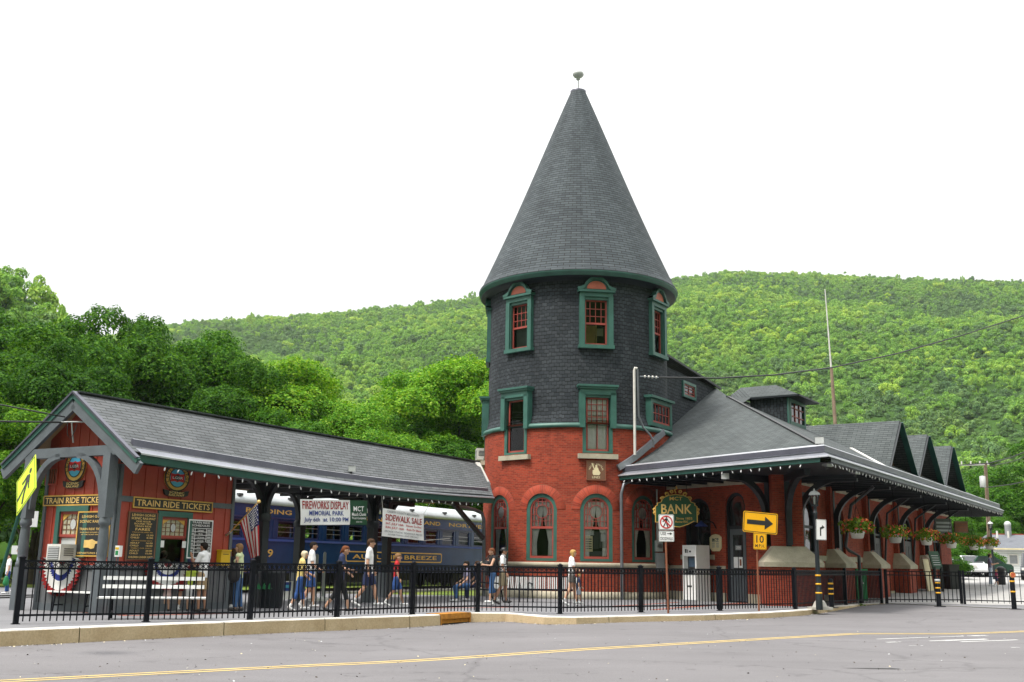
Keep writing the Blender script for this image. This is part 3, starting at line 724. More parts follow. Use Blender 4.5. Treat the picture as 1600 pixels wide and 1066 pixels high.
# gutter, fascia
gp = MB('gutter_metal')
Fend = FE+v3(e1, 0)*.2
path = [E0+tl*.3, C, Fend]
prof = [(-.35, .13), (-.30, .17), (.02, .10), (.05, .07), (.05, -.10), (.0, -.14), (.22, -.26), (.26, -.28), (.26, -.32)]
mts = ['gutter_light', 'gutter_light', 'gutter_light', 'gutter_dark', 'gutter_metal', 'gutter_metal', 'gutter_light', 'gutter_light']
gp.sweep([(p.x, p.y, Ez) for p in path], prof, None, mts); gp.build('gutter', wing)
fs = MB('dark_green'); fs.sweep([(p.x, p.y, Ez) for p in path[:2]], [(.2, -.31), (.2, -.46), (.14, -.47), (.05, -.45)]); fs.sweep([(p.x, p.y, Ez) for p in path[1:]], [(.215, -.30), (.215, -.45), (.14, -.47), (.05, -.45)], 'grey_paint'); fs.build('fascia', wing)
# walls
OV = 2.65
q = Matrix(((nf.x, nf.y), (n1.x, n1.y))).inverted() @ Vector((-OV, -OV))
Wc = Vector((C.x+q.x, C.y+q.y))                                 # wall corner
ff = Fr((Wc.x, Wc.y, 0), (-tl.x, -tl.y, 0), (0, 0, 1)); lf = Fr((Wc.x, Wc.y, 0), (e1.x, e1.y, 0), (0, 0, 1))
if ff.ez.to_2d().dot(nf) < 0: print('flip ff')
WZ = 5.6
def px_u(fr, px, py):                                           # pixel on wall -> (u, z)
    p = PP(px, py, fr.o, fr.ez); return (p-fr.o).dot(fr.ex), p.z
fl_ = lambda px: px_u(ff, px, 850)[0]; ll_ = lambda px: px_u(lf, px, 850)[0]
dA, dB = fl_(1134), fl_(1166); dW = dB-dA; dC = (dA+dB)/2
wB = fl_(1090); 
b = MB('brick')
wall(b, lambda u, z, d: ff(u, z, d), -9.4, 0, PAV-.1, WZ, [(dC, dW, PAV, 3.75, .5), (wB, 1.5, 1.9, 3.5, .6)], .6, 'brick', .22)
lwin = [(ll_(1262), 2.6, 1.95, 3.3, 1.0), (ll_(1311), 1.9, PAV, 3.3, .8), (ll_(1372), 1.9, PAV, 3.3, .8), (ll_(1421), 2., PAV, 3.3, .8), (ll_(1464), 2., 1.2, 3.3, .8)]
Lw = Lb-OV-2.2
lwin = [w_ for w_ in lwin if w_[0]+1.4 < Lw]
wall(b, lambda u, z, d: lf(u, z, d), 0, Lw, PAV-.1, WZ, lwin, .8, 'brick', .22)
ef = Fr(lf(Lw), (-n1.x, -n1.y, 0), (0, 0, 1)); wall(b, lambda u, z, d: ef(u, z, d), 0, 9, PAV-.1, WZ, [], 3, 'brick')
b.build('brick_wall', wing)
st = MB('stone')
def band(fr, u0, u1, z0, z1, c=.05): st.fr = fr; st.box(u0, u1, z0, z1, -.1, c)
band(ff, -9, dA-.05, 1.75, 1.93, .06) if False else None
band(ff, wB-.95, wB+.95, 1.72, 1.9); band(ff, -9.3, dA-.02, PAV-.1, .48, .05); band(ff, dB+.02, .05, PAV-.1, .48, .05)
band(ff, -9.3, dA-.02, 1.30, 1.48, .04)
band(lf, .05, ll_(1300), 1.72, 1.93); band(lf, .05, Lw, PAV-.1, .45); band(ff, -7.5, .02, 4.52, 4.72); band(lf, .05, Lw, 4.52, 4.72)
band(lf, ll_(1321), ll_(1345), 1.72, 1.93)
st.build('stone_band', wing)
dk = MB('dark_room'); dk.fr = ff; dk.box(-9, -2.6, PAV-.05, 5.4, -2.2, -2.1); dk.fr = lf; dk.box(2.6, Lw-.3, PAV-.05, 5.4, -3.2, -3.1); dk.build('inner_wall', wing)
# soffit under the wide eaves, and rafters
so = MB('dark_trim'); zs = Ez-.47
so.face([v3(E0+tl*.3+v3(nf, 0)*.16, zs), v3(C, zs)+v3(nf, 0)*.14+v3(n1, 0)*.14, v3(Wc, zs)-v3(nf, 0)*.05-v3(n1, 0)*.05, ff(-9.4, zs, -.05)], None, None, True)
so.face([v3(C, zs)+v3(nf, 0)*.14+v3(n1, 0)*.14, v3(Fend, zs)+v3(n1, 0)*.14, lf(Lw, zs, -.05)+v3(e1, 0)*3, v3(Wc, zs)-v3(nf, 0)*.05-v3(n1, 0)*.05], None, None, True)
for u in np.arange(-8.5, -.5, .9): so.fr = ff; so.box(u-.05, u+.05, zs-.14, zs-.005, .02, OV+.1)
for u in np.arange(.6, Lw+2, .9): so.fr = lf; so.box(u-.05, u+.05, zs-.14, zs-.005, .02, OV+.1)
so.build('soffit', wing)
# buttresses with sloped stone caps and curved brackets
def buttress(fr, wd, dp, arms, z=1.48):
    g = MB('brick', fr); g.box(-wd/2, wd/2, PAV-.1, z, -.2, dp); g.box(-wd*.27, wd*.27, z, 4.75, -.2, dp*.28); bt = g.build('buttress', wing)
    g = MB('stone', fr)
    o = [(-wd/2-.06, -.1, z), (wd/2+.06, -.1, z), (wd/2+.06, dp+.06, z), (-wd/2-.06, dp+.06, z)]
    o1 = [(x, y, z+.16) for x, y, _ in o]; o2 = [(-wd*.29, -.1, z+.72), (wd*.29, -.1, z+.72), (wd*.29, dp*.34, z+.72), (-wd*.29, dp*.34, z+.72)]
    for A, B in ((o, o1), (o1, o2)):
        for i in range(4):
            j = (i+1) % 4; g.face([(A[i][0], A[i][2], A[i][1]), (B[i][0], B[i][2], B[i][1]), (B[j][0], B[j][2], B[j][1]), (A[j][0], A[j][2], A[j][1])])
    g.face([(x, z_, y) for x, y, z_ in o2][::-1]); g.build('stone_cap', bt)
    g = MB('dark_trim')
    for f2, L in arms:
        c0 = dp*.28+.09
        p = [f2(0, 2.25, c0), f2(0, 3.3, c0)]+[f2(0, 3.3+1.35*sin(pi/2*i/10), c0+L*(1-cos(pi/2*i/10))) for i in range(1, 11)]
        for i in range(len(p)-1): g.bar(p[i], p[i+1]+(p[i+1]-p[i]).normalized()*.02, .2, .2, None, f2.ex)
        g.bar(f2(0, 4.62, -.1), f2(0, 4.62, L+.7), .2, .24); g.bar(f2(0, 2.2, .12), f2(0, 4.6, .12), .24, .2, None, f2.ex)
    g.build('bracket', bt); return bt
cdir = (nf+n1).normalized()
cf = Fr((Wc.x, Wc.y, 0), (-cdir.y, cdir.x, 0), (0, 0, 1))
buttress(cf, 2.0, .75, [(Fr((Wc.x, Wc.y, 0), ff.ex, (0, 0, 1)).shift(-.7), 1.7), (lf.shift(.7), 1.7), (cf, 2.2)])
for px in (1297, 1353, 1399, 1439):
    buttress(lf.shift(ll_(px)), 1.45, .75, [(lf.shift(ll_(px)), 1.75)])
# bank door with arched light over it, windows
def arched_window(fr, u, wd, zb, zs, ri, panel=None, door=False):
    f2 = fr.shift(u); g = MB('dark_trim', f2); o = archoutline(wd, zs, ri, 16, zb); i_ = archoutline(wd-.28, zs, ri-.14, 16, zb+.12)
    g.ring(o, i_, -.2, -.1); g.box(-.04, .04, zb+.1, zs+ri-.16, -.18, -.12); g.box(-wd/2+.1, wd/2-.1, zs-.35, zs-.25, -.18, -.12)
    wn = g.build('window', wing); p = MB('dark_glass', f2); p.face([(a, b, -.16) for a, b in i_]); p.build('pane', wn)
    if door:
        d = MB('dark_grey', f2); d.box(-wd/2+.12, wd/2-.12, zb, zs-.45, -.17, -.11); 
        for sx in (-1, 1):
            for z0, z1 in ((.4, 1.1), (1.3, 2.6)): d.box(sx*wd*.22-.28, sx*wd*.22+.28, z0, z1, -.12, -.095, 'dark_trim')
        d.build('door_leaf', wn)
    if panel: p = MB('cream', f2); p.box(panel[0], panel[1], panel[2], panel[3], -.155, -.15); p.build('blind', wn)
arched_window(ff, wB, 1.5, 1.9, 3.5, .6)
for k, (u, wd, zb, zs, ri) in enumerate(lwin): arched_window(lf, u, wd, zb, zs, ri, (-.5, -.2, 2.2, 3.6) if k == 1 else None, zb < 1)
f2 = ff.shift(dC); g = MB('dark_trim', f2)
g.ring(archoutline(dW-.01, 3.74, .49, 16, PAV+.01), archoutline(dW-.22, 3.74, .38, 16, PAV+.05), -.2, -.08); g.box(-dW/2+.1, dW/2-.1, 2.86, 2.98, -.2, -.07)
dr = g.build('door', wing)
g = MB('grey_paint', f2); hw = dW/2-.12; g.box(-hw, hw, PAV+.02, 2.86, -.17, -.11)
for z0, z1 in ((.35, 1.15),):
    for sx in (-1, 1): g.ring([(sx*hw*.5-hw*.36, z0), (sx*hw*.5+hw*.36, z0), (sx*hw*.5+hw*.36, z1), (sx*hw*.5-hw*.36, z1)], [(sx*hw*.5-hw*.28, z0+.06), (sx*hw*.5+hw*.28, z0+.06), (sx*hw*.5+hw*.28, z1-.06), (sx*hw*.5-hw*.28, z1-.06)], -.11, -.09)
g.build('door_leaf', dr)
g = MB('dark_glass', f2); g.box(-hw*.62, hw*.62, 1.35, 2.65, -.115, -.1); g.face([(a, b, -.15) for a, b in archoutline(dW-.2, 3.74, .38, 16, 2.97)]); g.build('pane', dr)
g = MB('sign_white', f2); g.box(-hw*.3, hw*.45, 2.08, 2.25, -.095, -.09, 'mid_grey'); g.text('OPEN', -hw*.2, hw*.35, 2.11, 2.22, -.088, 'sign_white'); g.build('notice', dr); g = MB('sign_white', f2); g.box(-hw*.55, -hw*.02, 1.42, 1.82, -.095, -.09); g.build('notice', dr); g = MB('sign_white', f2); g.box(hw*.08, hw*.55, 1.42, 1.82, -.095, -.09); g.box(hw*.2, hw*.43, 1.5, 1.74, -.088, -.085, 'rust_post'); g.build('notice', dr)
g = MB('steel', f2); g.tube([(-hw+.08, 1.1, -.1), (-hw+.08, 1.1, -.03), (-hw+.08, 1.35, -.03), (-hw+.08, 1.35, -.1)], .015, 8, raw=False); g.build('handle', dr)
# slate-hung cheek between tower and roof with two small windows
tA = tfr(42, Rs, 0); tT = PP(1043, 573, (TX+2.6, TY-1.2, 0), (-.15, -1, 0)); 
ckp = Vector((Wb.x, Wb.y, 0)); ckd = (W1-Wb); ckd.z = 0; ckd.normalize()
cfm = Fr(ckp, ckd, (0, 0, 1))
def ck(px, py): p = PP(px, py, ckp, cfm.ez); return ((p-ckp).dot(cfm.ex), p.z)
poly = [ck(1037, 677), ck(1118, 606), ck(1085, 592.5), ck(1043, 574), ck(1030, 568), ck(1030, 640)]
g = MB('wall_shingle', cfm); g.prism(poly, -.3, .0); g.build('cheek_wall', wing)
p0, p1, p2 = ck(1040, 571), ck(1085, 591), ck(1121, 606)
g = MB('wing_shingle', cfm); bd = 4.
g.face([(p0[0]-1, p0[1]+.55, .16), (p2[0], p2[1]+.03, .16), (p2[0]+.4, p2[1]+.2, -bd), (p0[0]-1, p0[1]+1.5, -bd)]); g.bar((p0[0]-1, p0[1]+.50, .12), (p2[0]+.1, p2[1]-.04, .12), .1, .1, 'dark_trim', raw=False); g.build('cheek_roof', wing)
def small_window(x0, x1, y0, y1, nx, ny, hood):
    (a0, b1), (a1, b0) = ck(x0, y0), ck(x1, y1); cw = (a1-a0); g = MB('green_trim', cfm); th = .13
    g.ring([(a0, b0), (a1, b0), (a1, b1), (a0, b1)], [(a0+th, b0+th), (a1-th, b0+th), (a1-th, b1-th), (a0+th, b1-th)], .0, .09)
    if hood: g.box(a0-.08, a1+.08, b1-.01, b1+.09, 0, .17)
    wn = g.build('window', wing); s = MB('red_sash', cfm); a0 += th; a1 -= th; b0 += th; b1 -= th
    s.ring([(a0, b0), (a1, b0), (a1, b1), (a0, b1)], [(a0+.06, b0+.06), (a1-.06, b0+.06), (a1-.06, b1-.06), (a0+.06, b1-.06)], .002, .05)
    for k in range(1, nx): a = a0+(a1-a0)*k/nx; s.box(a-.015, a+.015, b0+.05, b1-.05, .005, .04)
    for k in range(1, ny): z = b0+(b1-b0)*k/ny; s.box(a0+.05, a1-.05, z-.015, z+.015, .005, .042)
    s.build('sash', wn); p = MB('dark_glass', cfm); p.face([(a0, b0, .01), (a1, b0, .01), (a1, b1, .01), (a0, b1, .01)]); p.build('pane', wn)
small_window(1065, 1085.5, 594, 627, 2, 3, False)
# lead flashing where roof meets brick
g = MB('gutter_light'); 
fp_ = [cylhit(x, y, Rb+.1)[0] for x, y in ((966, 731), (978, 724), (990, 716), (1002, 706), (1014, 696), (1026, 685), (1036, 676))]
for pa, pb in zip(fp_[:-1], fp_[1:]): g.bar(pa, pb+(pb-pa)*.08, .12, .24, 'gutter_metal')
g.build('flashing', wing)
# cross gables on the long slope
gi = 1.35                                                        # gable faces stand back from the gutter line
gf = Fr(v3(C, 0)-v3(n1, 0)*gi, (e1.x, e1.y, 0), (0, 0, 1))
def gpx(px, py): p = PP(px, py, gf.o, gf.ez); return ((p-gf.o).dot(gf.ex), p.z)
zroof = Ez+gi*SL
for tip, lo_r in (((1401.5, 657.5), (1426, 744)), ((1445, 679), (1467, 756)), ((1483, 696.5), (1501, 766))):
    u, z = gpx(*tip); u2, z2 = gpx(*lo_r); hw = (u2-u); zb = zroof+.02
    r_ = MB('wing_shingle', gf); dep = (z-zroof)/SL+.2
    for sx in (-1, 1):
        sl = sqrt(hw*hw+(z-z2)**2)
        r_.face([(u, z, .12), (u+sx*hw, z2, .12), (u+sx*hw, z2, -dep*.12), (u, z, -dep)] if sx > 0 else [(u+sx*hw, z2, .12), (u, z, .12), (u, z, -dep), (u+sx*hw, z2, -dep*.12)], None,
                [(0, sl), (0, 0), (dep*.12+.35, 0), (dep+.35, sl)] if sx > 0 else [(0, 0), (0, sl), (dep+.35, sl), (dep*.12+.35, 0)])
    gb = r_.build('gable_roof', wing)
    w_ = MB('brick', gf); w_.prism([(u-hw*.9, zb-.2), (u+hw*.9, zb-.2), (u, z-.12)], -.75, -.65, 'brown_board')
    w_.prism([(u-hw*.45, zb+.2), (u+hw*.45, zb+.2), (u, z-.9)], -.65, -.62, 'dark_glass')
    for a in (-.3, 0, .3): w_.box(u+a*hw-.04, u+a*hw+.04, zb, z-1.0, -.65, -.58, 'dark_green')
    w_.build('gable_wall', gb)
    f_ = MB('dark_green')
    for sx in (-1, 1): f_.bar(gf(u, z-.10, .14), gf(u+sx*(hw+.05), z2-.12, .14), .06, .10 if sx < 0 else .26, 'dark_trim' if sx < 0 else 'dark_green', gf.ez)
    f_.build('bargeboard', gb)
# white valley flashing of the first gable
g = MB('offwhite'); va = B_(1268, 668); vb = B_(1384, 731); g.bar(va+Vector((0, 0, .04)), vb+Vector((0, 0, .04)), .12, .03); g.build('valley_flashing', wing)
# hipped dormer near the corner
dw0, dw1 = B_(1234, 662), B_(1256, 668)
df = Fr(v3(dw0, 0), (e1.x, e1.y, 0), (0, 0, 1)); hwid = min(2.0, (dw1-dw0).dot(df.ex)); zb = min(dw0.z, dw1.z)
def dpx(px, py, c=0): p = PP(px, py, df(0, 0, c), df.ez); return ((p-df.o).dot(df.ex), p.z)
zt_ = dpx(1245, 628)[1]
g = MB('wall_shingle', df); dd = 1.7
g.box(-.25, hwid+.25, zb-.3, zt_+.1, -dd, 0); 
dm = g.build('dormer', wing)
g = MB('green_trim', df); g.ring([(-.1, zb-.05), (hwid+.1, zb-.05), (hwid+.1, zt_), (-.1, zt_)], [(.08, zb+.12), (hwid-.08, zb+.12), (hwid-.08, zt_-.15), (.08, zt_-.15)], 0.005, .08); g.box(-.28, -.08, zb-.2, zt_, -.0, .06)
g.box(.08, hwid-.08, zb+.1, zt_-.13, .006, .012, 'dark_glass'); 
for k in (1, 2): g.box(.08+(hwid-.16)*k/3-.025, .08+(hwid-.16)*k/3+.025, zb+.1, zt_-.13, .012, .05, 'red_sash')
for k in (1, 2): z = zb+(zt_-zb)*k/3; g.box(.08, hwid-.08, z-.02, z+.02, .012, .048, 'red_sash')
g.build('window', dm)
u0, u1, c1 = -.45, hwid+.45, .6; ze = zt_+.08; rp = .75; um = (u0+u1)/2; cb = -1.6
g = MB('wing_shingle', df); pk = (um, ze+rp, c1-1.5)
g.face([(u0, ze, c1), (u1, ze, c1), pk]); g.face([(u0, ze, cb), (u0, ze, c1), pk, (um, ze+rp, pk[2]-1.7)]); g.face([(u1, ze, c1), (u1, ze, cb), (um, ze+rp, pk[2]-1.7), pk])
g.face([(u0, ze-.05, c1), (u0, ze-.05, cb), (u1, ze-.05, cb), (u1, ze-.05, c1)], 'dark_trim')
for A, B in (((u0, ze-.02, cb), (u0, ze-.02, c1)), ((u0, ze-.02, c1), (u1, ze-.02, c1)), ((u1, ze-.02, c1), (u1, ze-.02, cb))): g.bar(A, B, .06, .08, 'dark_trim', raw=False)
EB, RE = df(u0, ze, cb), df(um, ze+rp, pk[2]-1.7)
g.face([EB, RE, H], None, None, True); g.face([EB, H, hip(s_h-2.6)], None, None, True); g.face([RE, df(u1, ze, cb), H], None, None, True)
g.build('dormer_roof', dm)
# downspouts
def spout(parent, pts, r=.065, mat='pipe_grey'): b = MB(mat); b.tube(pts, r, 10); return b.build('downspout', parent)
p = P(1004, 738, 41.6); w0 = tfr(28, Rb+.12, 0).o
top = P(984, 742, w0.y); bot = P(973, 938, w0.y)
d0 = P(1000, 741, E0.y-.2); h0 = cylhit(971, 800, Rb+.12)[0]; spout(wing, [d0, d0+Vector((-.1, 0, -.15)), v3(h0, P(976, 757, h0.y).z)+Vector((.1, 0, 0)), v3(h0, P(971, 772, h0.y).z), v3(h0, PAV)])
q1_ = lf(ll_(1291), 0, .75); spout(wing, [v3(q1_, 4.6)+v3(n1, 0)*1.2, v3(q1_, 3.9)+v3(n1, 0)*.3, v3(q1_, 2.3), v3(q1_, 2.15)+v3(e1, 0)*.1+v3(n1, 0)*.1, v3(q1_, 1.95)+v3(e1, 0)*.55+v3(n1, 0)*.35, v3(q1_, PAV)+v3(e1, 0)*.6+v3(n1, 0)*.35], .065, 'dark_grey')
for px in (1362, 1408, 1448):
    q1_ = lf(ll_(px), 0, .55); spout(wing, [v3(q1_, 4.6)+v3(n1, 0)*1.2, v3(q1_, 3.9)+v3(n1, 0)*.2, v3(q1_, PAV+1.6)], .05, 'dark_trim')
# ------------------------------------------------------------------ platform canopy and ticket booth on the left
R0 = Vector((-9.7*K, 23.2*K)); zR = kz(5.05); d_ = Vector((.490, .8717)).normalized(); m_ = Vector((d_.y, -d_.x))
def cw(s, w, z): return Vector((R0.x+d_.x*s+m_.x*w, R0.y+d_.y*s+m_.y*w, z))
CF = Fr((R0.x, R0.y, 0), (d_.x, d_.y, 0), (0, 0, 1))           # a along, b up, c = outward to the street
canopy = thing('platform_canopy', 'long slate roofed open platform canopy running from the gabled booth to the tower', 'canopy', cw(8, 0, PAV))
SE = 19.7; SEE = 17.2; WE = 2.2; ZE = zR-2.2*.706; sag = lambda s: -.16*K*sin(pi*min(1, max(0, s/(SE-1))))**1.0
ns = 24; ss = [0+SE*i/ns for i in range(ns+1)]; slen = sqrt(WE**2+(zR-ZE)**2)
r = MB('roof_shingle')
for sgn in (1, -1):
    rows = [[cw(s, 0, zR-.0) for s in ss]]+[[cw(s*((SE+(SEE-SE)*k/5)/SE if sgn > 0 else 1), sgn*WE*k/5, zR+(ZE-zR)*k/5+sag(s)*k/5) for s in ss] for k in range(1, 6)]
    uvs = [[(s, -slen*k/5) for s in ss] for k in range(6)]
    r.grid(rows if sgn > 0 else rows[::-1], None, uvs if sgn > 0 else uvs[::-1], False, True, False)
for sgn in (1, -1):                                              # closed end towards the tower
    se_ = SEE if sgn > 0 else SE; r.face([cw(SE, 0, zR-.01), cw(se_, sgn*WE, ZE-.01), cw(se_, sgn*WE, ZE-.12), cw(SE, 0, zR-.3)][::sgn], 'grey_paint', None, True)
rf = r.build('roof', canopy)
c_ = MB('tan_ceiling')
for sgn in (1, -1):
    rows = [[cw(s, 0, zR-.12) for s in ss], [cw(s*(SEE/SE if sgn > 0 else 1), sgn*(WE-.05), ZE-.12+sag(s)) for s in ss]]
    c_.grid(rows[::-1] if sgn > 0 else rows, None, None, False, True, False)
c_.build('ceiling', canopy)
rc = MB('wing_shingle')
rc.bar(cw(0, 0, zR+.02), cw(SE, 0, zR+.02), .2, .05); rc.build('ridge_cap', rf)
g = MB('gutter_metal')
prof = [(-.33, .18), (-.33, .32), (-.30, .345), (-.25, .33), (-.22, .16), (-.2, .135), (.04, -.01), (.06, -.02), (.06, -.06)]
mts = ['gutter_light', 'gutter_light', 'gutter_light', 'gutter_dark', 'gutter_dark', 'gutter_metal', 'gutter_light', 'gutter_light']
pth = [(*cw(s, WE, 0).to_2d(), ZE+sag(s)) for s in [SEE*i/ns for i in range(ns+1)]]; pth = pth[1:] if False else pth
pth[0] = (*cw(.22, WE, 0).to_2d(), ZE+sag(.22))
g.sweep(pth, prof, None, mts)
c0 = pth[0]; g.face([Vector((c0[0]+m_.x*o, c0[1]+m_.y*o, c0[2]+z)) for o, z in prof[:-2]]+[Vector((c0[0]-m_.x*.5, c0[1]-m_.y*.5, c0[2]+.2))], 'gutter_dark', None, True)
g.build('gutter', canopy)
f = MB('dark_green'); f.sweep(pth, [(.02, -.04), (.02, -.24), (-.05, -.25), (-.10, -.2)]); f.build('fascia', canopy)
# gable end: bargeboards, collar beam, brackets, turned posts
g = MB('grey_paint')
for sgn in (-1, 1):
    A, B = cw(-.02, 0, zR-.02), cw(-.02, sgn*2.5, zR-2.5*.706)
    up = (B-A).cross(v3(d_, 0)).normalized()
    g.bar(A+Vector((0, 0, -.26)), B+Vector((0, 0, -.22)), .10, .30, 'grey_paint', up)
    g.bar(A+Vector((0, 0, -.06))-v3(d_, 0)*.04, B+Vector((0, 0, -.04))-v3(d_, 0)*.04, .08, .12, 'green_trim', up)
    g.bar(A+Vector((0, 0, .03))-v3(d_, 0)*.06, B+Vector((0, 0, .03))-v3(d_, 0)*.06, .12, .05, 'gutter_dark', up)
g.bar(cw(.05, -1.75, kz(3.72)), cw(.05, 1.75, kz(3.72)), .22, .24)
bar_ = g.build('bargeboard', canopy)
PWT = 1.45
def turned_post(s, w, z1, parent, name='post'):
    p = cw(s, w, 0); b = MB('grey_paint', zframe(p, atan2(d_.y, d_.x)))
    b.box(-.125, .125, -.125, .125, PAV, 1.2)
    b.box(-.125, .125, -.125, .125, 2.4, z1)
    b.lathe([(.125, 1.2), (.145, 1.24), (.145, 1.3), (.10, 1.36), (.12, 1.5), (.125, 1.8), (.11, 2.1), (.10, 2.2), (.145, 2.24), (.145, 2.3), (.125, 2.4)], 16)
    return b.build(name, parent)
pz_ = kz(3.65)
for w in (-PWT, PWT): turned_post(.02, w, pz_, canopy)
# the porch posts stand a little in front; curved brackets under the collar beam
g = MB('grey_paint')
for sgn in (-1, 1):
    pts = [cw(.02, sgn*(PWT-.12-1.0*(1-cos(pi/2*i/10))), 2.62+1.3*sin(pi/2*i/10)) for i in range(11)]
    for i in range(10): g.bar(pts[i], pts[i+1]+(pts[i+1]-pts[i])*.1, .14, .16, None, v3(d_, 0))
g.build('bracket', canopy)
# ---- booth
booth = thing('ticket_booth', 'red board and batten ticket booth with grey base under the gable end of the canopy', 'booth', cw(2, 0, PAV))
s0 = .42; hwB = 1.34; s1 = 4.4
rw = Fr(cw(0, hwB, 0), (d_.x, d_.y, 0), (0, 0, 1)); fw = Fr(cw(s0, 0, 0), (m_.x, m_.y, 0), (0, 0, 1)); bw = Fr(cw(s1, 0, 0), (-m_.x, -m_.y, 0), (0, 0, 1)); lw = Fr(cw(0, -hwB, 0), (-d_.x, -d_.y, 0), (0, 0, 1))
def rpx(px, py): p = PP(px, py, rw.o, rw.ez); return ((p-rw.o).dot(rw.ex), p.z)
def fpx(px, py): p = PP(px, py, fw.o, fw.ez); return ((p-fw.o).dot(fw.ex), p.z)
(ra0, rb1), (ra1, rb0) = rpx(246, 798), rpx(294, 884)
(fa0, fb1), (fa1, fb0) = fpx(92, 792), fpx(132, 868)
rwin = ((ra0+ra1)/2, ra1-ra0-.3, 1.30, rb1-.14, 0); fwin = ((fa0+fa1)/2, fa1-fa0-.22, 1.5, fb1-.12, 0)
zt = lambda s: ZE-.1
gz = lambda u: zR-.15+(ZE-zR)*abs(u)/WE
b = MB('red_siding')
for fr_, u0, u1, hol, top in ((rw, s0, s1, [rwin], 3.75), (fw, -hwB, hwB, [fwin], gz), (bw, -hwB, hwB, [], gz), (lw, -s1, -s0, [], 3.75)):
    wall(b, lambda u, z, dd: fr_(u, z, dd), u0, u1, 1.22, top, hol, .45, 'red_siding', .14)
b.build('wall', booth)
b = MB('red_siding')
def battens(fr_, u0, u1, z0, z1, hol, step, mat='red_siding'):
    b.fr = fr_; u = u0+step
    while u < u1-.05:
        t_ = z1(u) if callable(z1) else z1; segs = [(z0, t_)]
        for h in hol:
            if abs(u-h[0]) < h[1]/2+.2: segs = [(z0, h[2]-.2), (h[3]+.2, t_)]
        for p, q in segs:
            if q-p > .05: b.box(u-.022, u+.022, p, q, 0, .02, mat)
        u += step
battens(rw, s0, s1, 1.24, 3.7, [rwin], .41); battens(fw, -hwB, hwB, 1.24, lambda u: gz(u)-.1, [fwin], .36); b.build('batten', booth)
b = MB('grey_wainscot')
for fr_, u0, u1 in ((rw, s0-.01, s1), (fw, -hwB-.01, hwB+.01), (bw, -hwB, hwB), (lw, -s1, -s0)):
    b.fr = fr_; b.box(u0, u1, PAV-.05, 1.215, -.1, .015)
    u = u0+.2
    while u < u1-.05: b.box(u-.02, u+.02, PAV+.2, 1.15, .015, .03); u += .24
b.build('wainscot', booth)
b = MB('grey_paint')
zb_ = kz(2.72)
for fr_, u0, u1 in ((rw, s0+.1, s1-.1), (fw, -hwB+.1, hwB-.1)):
    b.fr = fr_; b.box(u0, u1, zb_-.07, zb_+.07, -.05, .03); b.box(u0, u1, 1.17, 1.27, -.05, .045); b.box(u0, u1, PAV-.04, PAV+.18, -.05, .04)
    b.box(u0-.1, u0, PAV-.04, 3.72, -.05, .038); b.box(u1, u1+.1, PAV-.04, 3.72, -.05, .038)
b.build('trim', booth)
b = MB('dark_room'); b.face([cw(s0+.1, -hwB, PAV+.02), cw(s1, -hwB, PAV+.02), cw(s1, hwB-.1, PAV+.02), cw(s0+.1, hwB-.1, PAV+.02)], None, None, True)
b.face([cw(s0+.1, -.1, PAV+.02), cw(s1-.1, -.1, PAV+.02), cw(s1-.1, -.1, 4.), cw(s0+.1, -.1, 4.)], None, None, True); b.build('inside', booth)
def booth_window(fr_, h, upper):
    uc, wd, z0, z1, _ = h; f2 = fr_.shift(uc); g = MB('green_trim', f2); t_ = .14
    g.ring([(-wd/2-t_, z0-.05), (wd/2+t_, z0-.05), (wd/2+t_, z1+t_), (-wd/2-t_, z1+t_)], [(-wd/2, z0), (wd/2, z0), (wd/2, z1), (-wd/2, z1)], -.08, .05)
    wn = g.build('window', booth); s = MB('red_sash', f2); zm = z0+(z1-z0)*upper
    s.ring([(-wd/2, zm), (wd/2, zm), (wd/2, z1), (-wd/2, z1)], [(-wd/2+.06, zm+.06), (wd/2-.06, zm+.06), (wd/2-.06, z1-.07), (-wd/2+.06, z1-.07)], -.07, 0)
    s.ring([(-wd/2, z0), (wd/2, z0), (wd/2, zm), (-wd/2, zm)], [(-wd/2+.05, z0+.05), (wd/2-.05, z0+.05), (wd/2-.05, zm-.03), (-wd/2+.05, zm-.03)], -.1, -.03); s.build('sash', wn)
    p = MB('stained_glass', f2); a, c0, c1 = wd/2-.05, zm+.05, z1-.06; p.face([(-a, c0, -.045), (a, c0, -.045), (a, c1, -.045), (-a, c1, -.045)])
    k = 5
    for i in range(1, k): x = -a+2*a*i/k; p.box(x-.008, x+.008, c0, c1, -.044, -.03, 'brown_board')
    for i in range(1, 4): z = c0+(c1-c0)*i/4; p.box(-a, a, z-.008, z+.008, -.044, -.031, 'brown_board')
    cy = (c0+c1)/2; rr = min(a, (c1-c0)/2)*.5
    p.prism([(rr*.8*cos(2*pi*i/24), cy+rr*sin(2*pi*i/24)) for i in range(24)], -.044, -.028, 'light_grey'); p.ring([(rr*.9*cos(2*pi*i/24), cy+rr*1.1*sin(2*pi*i/24)) for i in range(24)], [(rr*.8*cos(2*pi*i/24), cy+rr*sin(2*pi*i/24)) for i in range(24)], -.044, -.024, 'brown_board')
    for sx in (-1, 1):
        p.prism([(sx*a, c1), (sx*a*.3, c1), (sx*a, c1-(c1-c0)*.35)][::sx], -.044, -.027, 'gold')
    p.build('stained_pane', wn)
    p = MB('glass', f2); p.face([(-wd/2+.03, z0+.03, -.08), (wd/2-.03, z0+.03, -.08), (wd/2-.03, zm, -.08), (-wd/2+.03, zm, -.08)]); p.build('pane', wn)
    return wn
wr = booth_window(rw, rwin, .56); wf = booth_window(fw, fwin, .42)
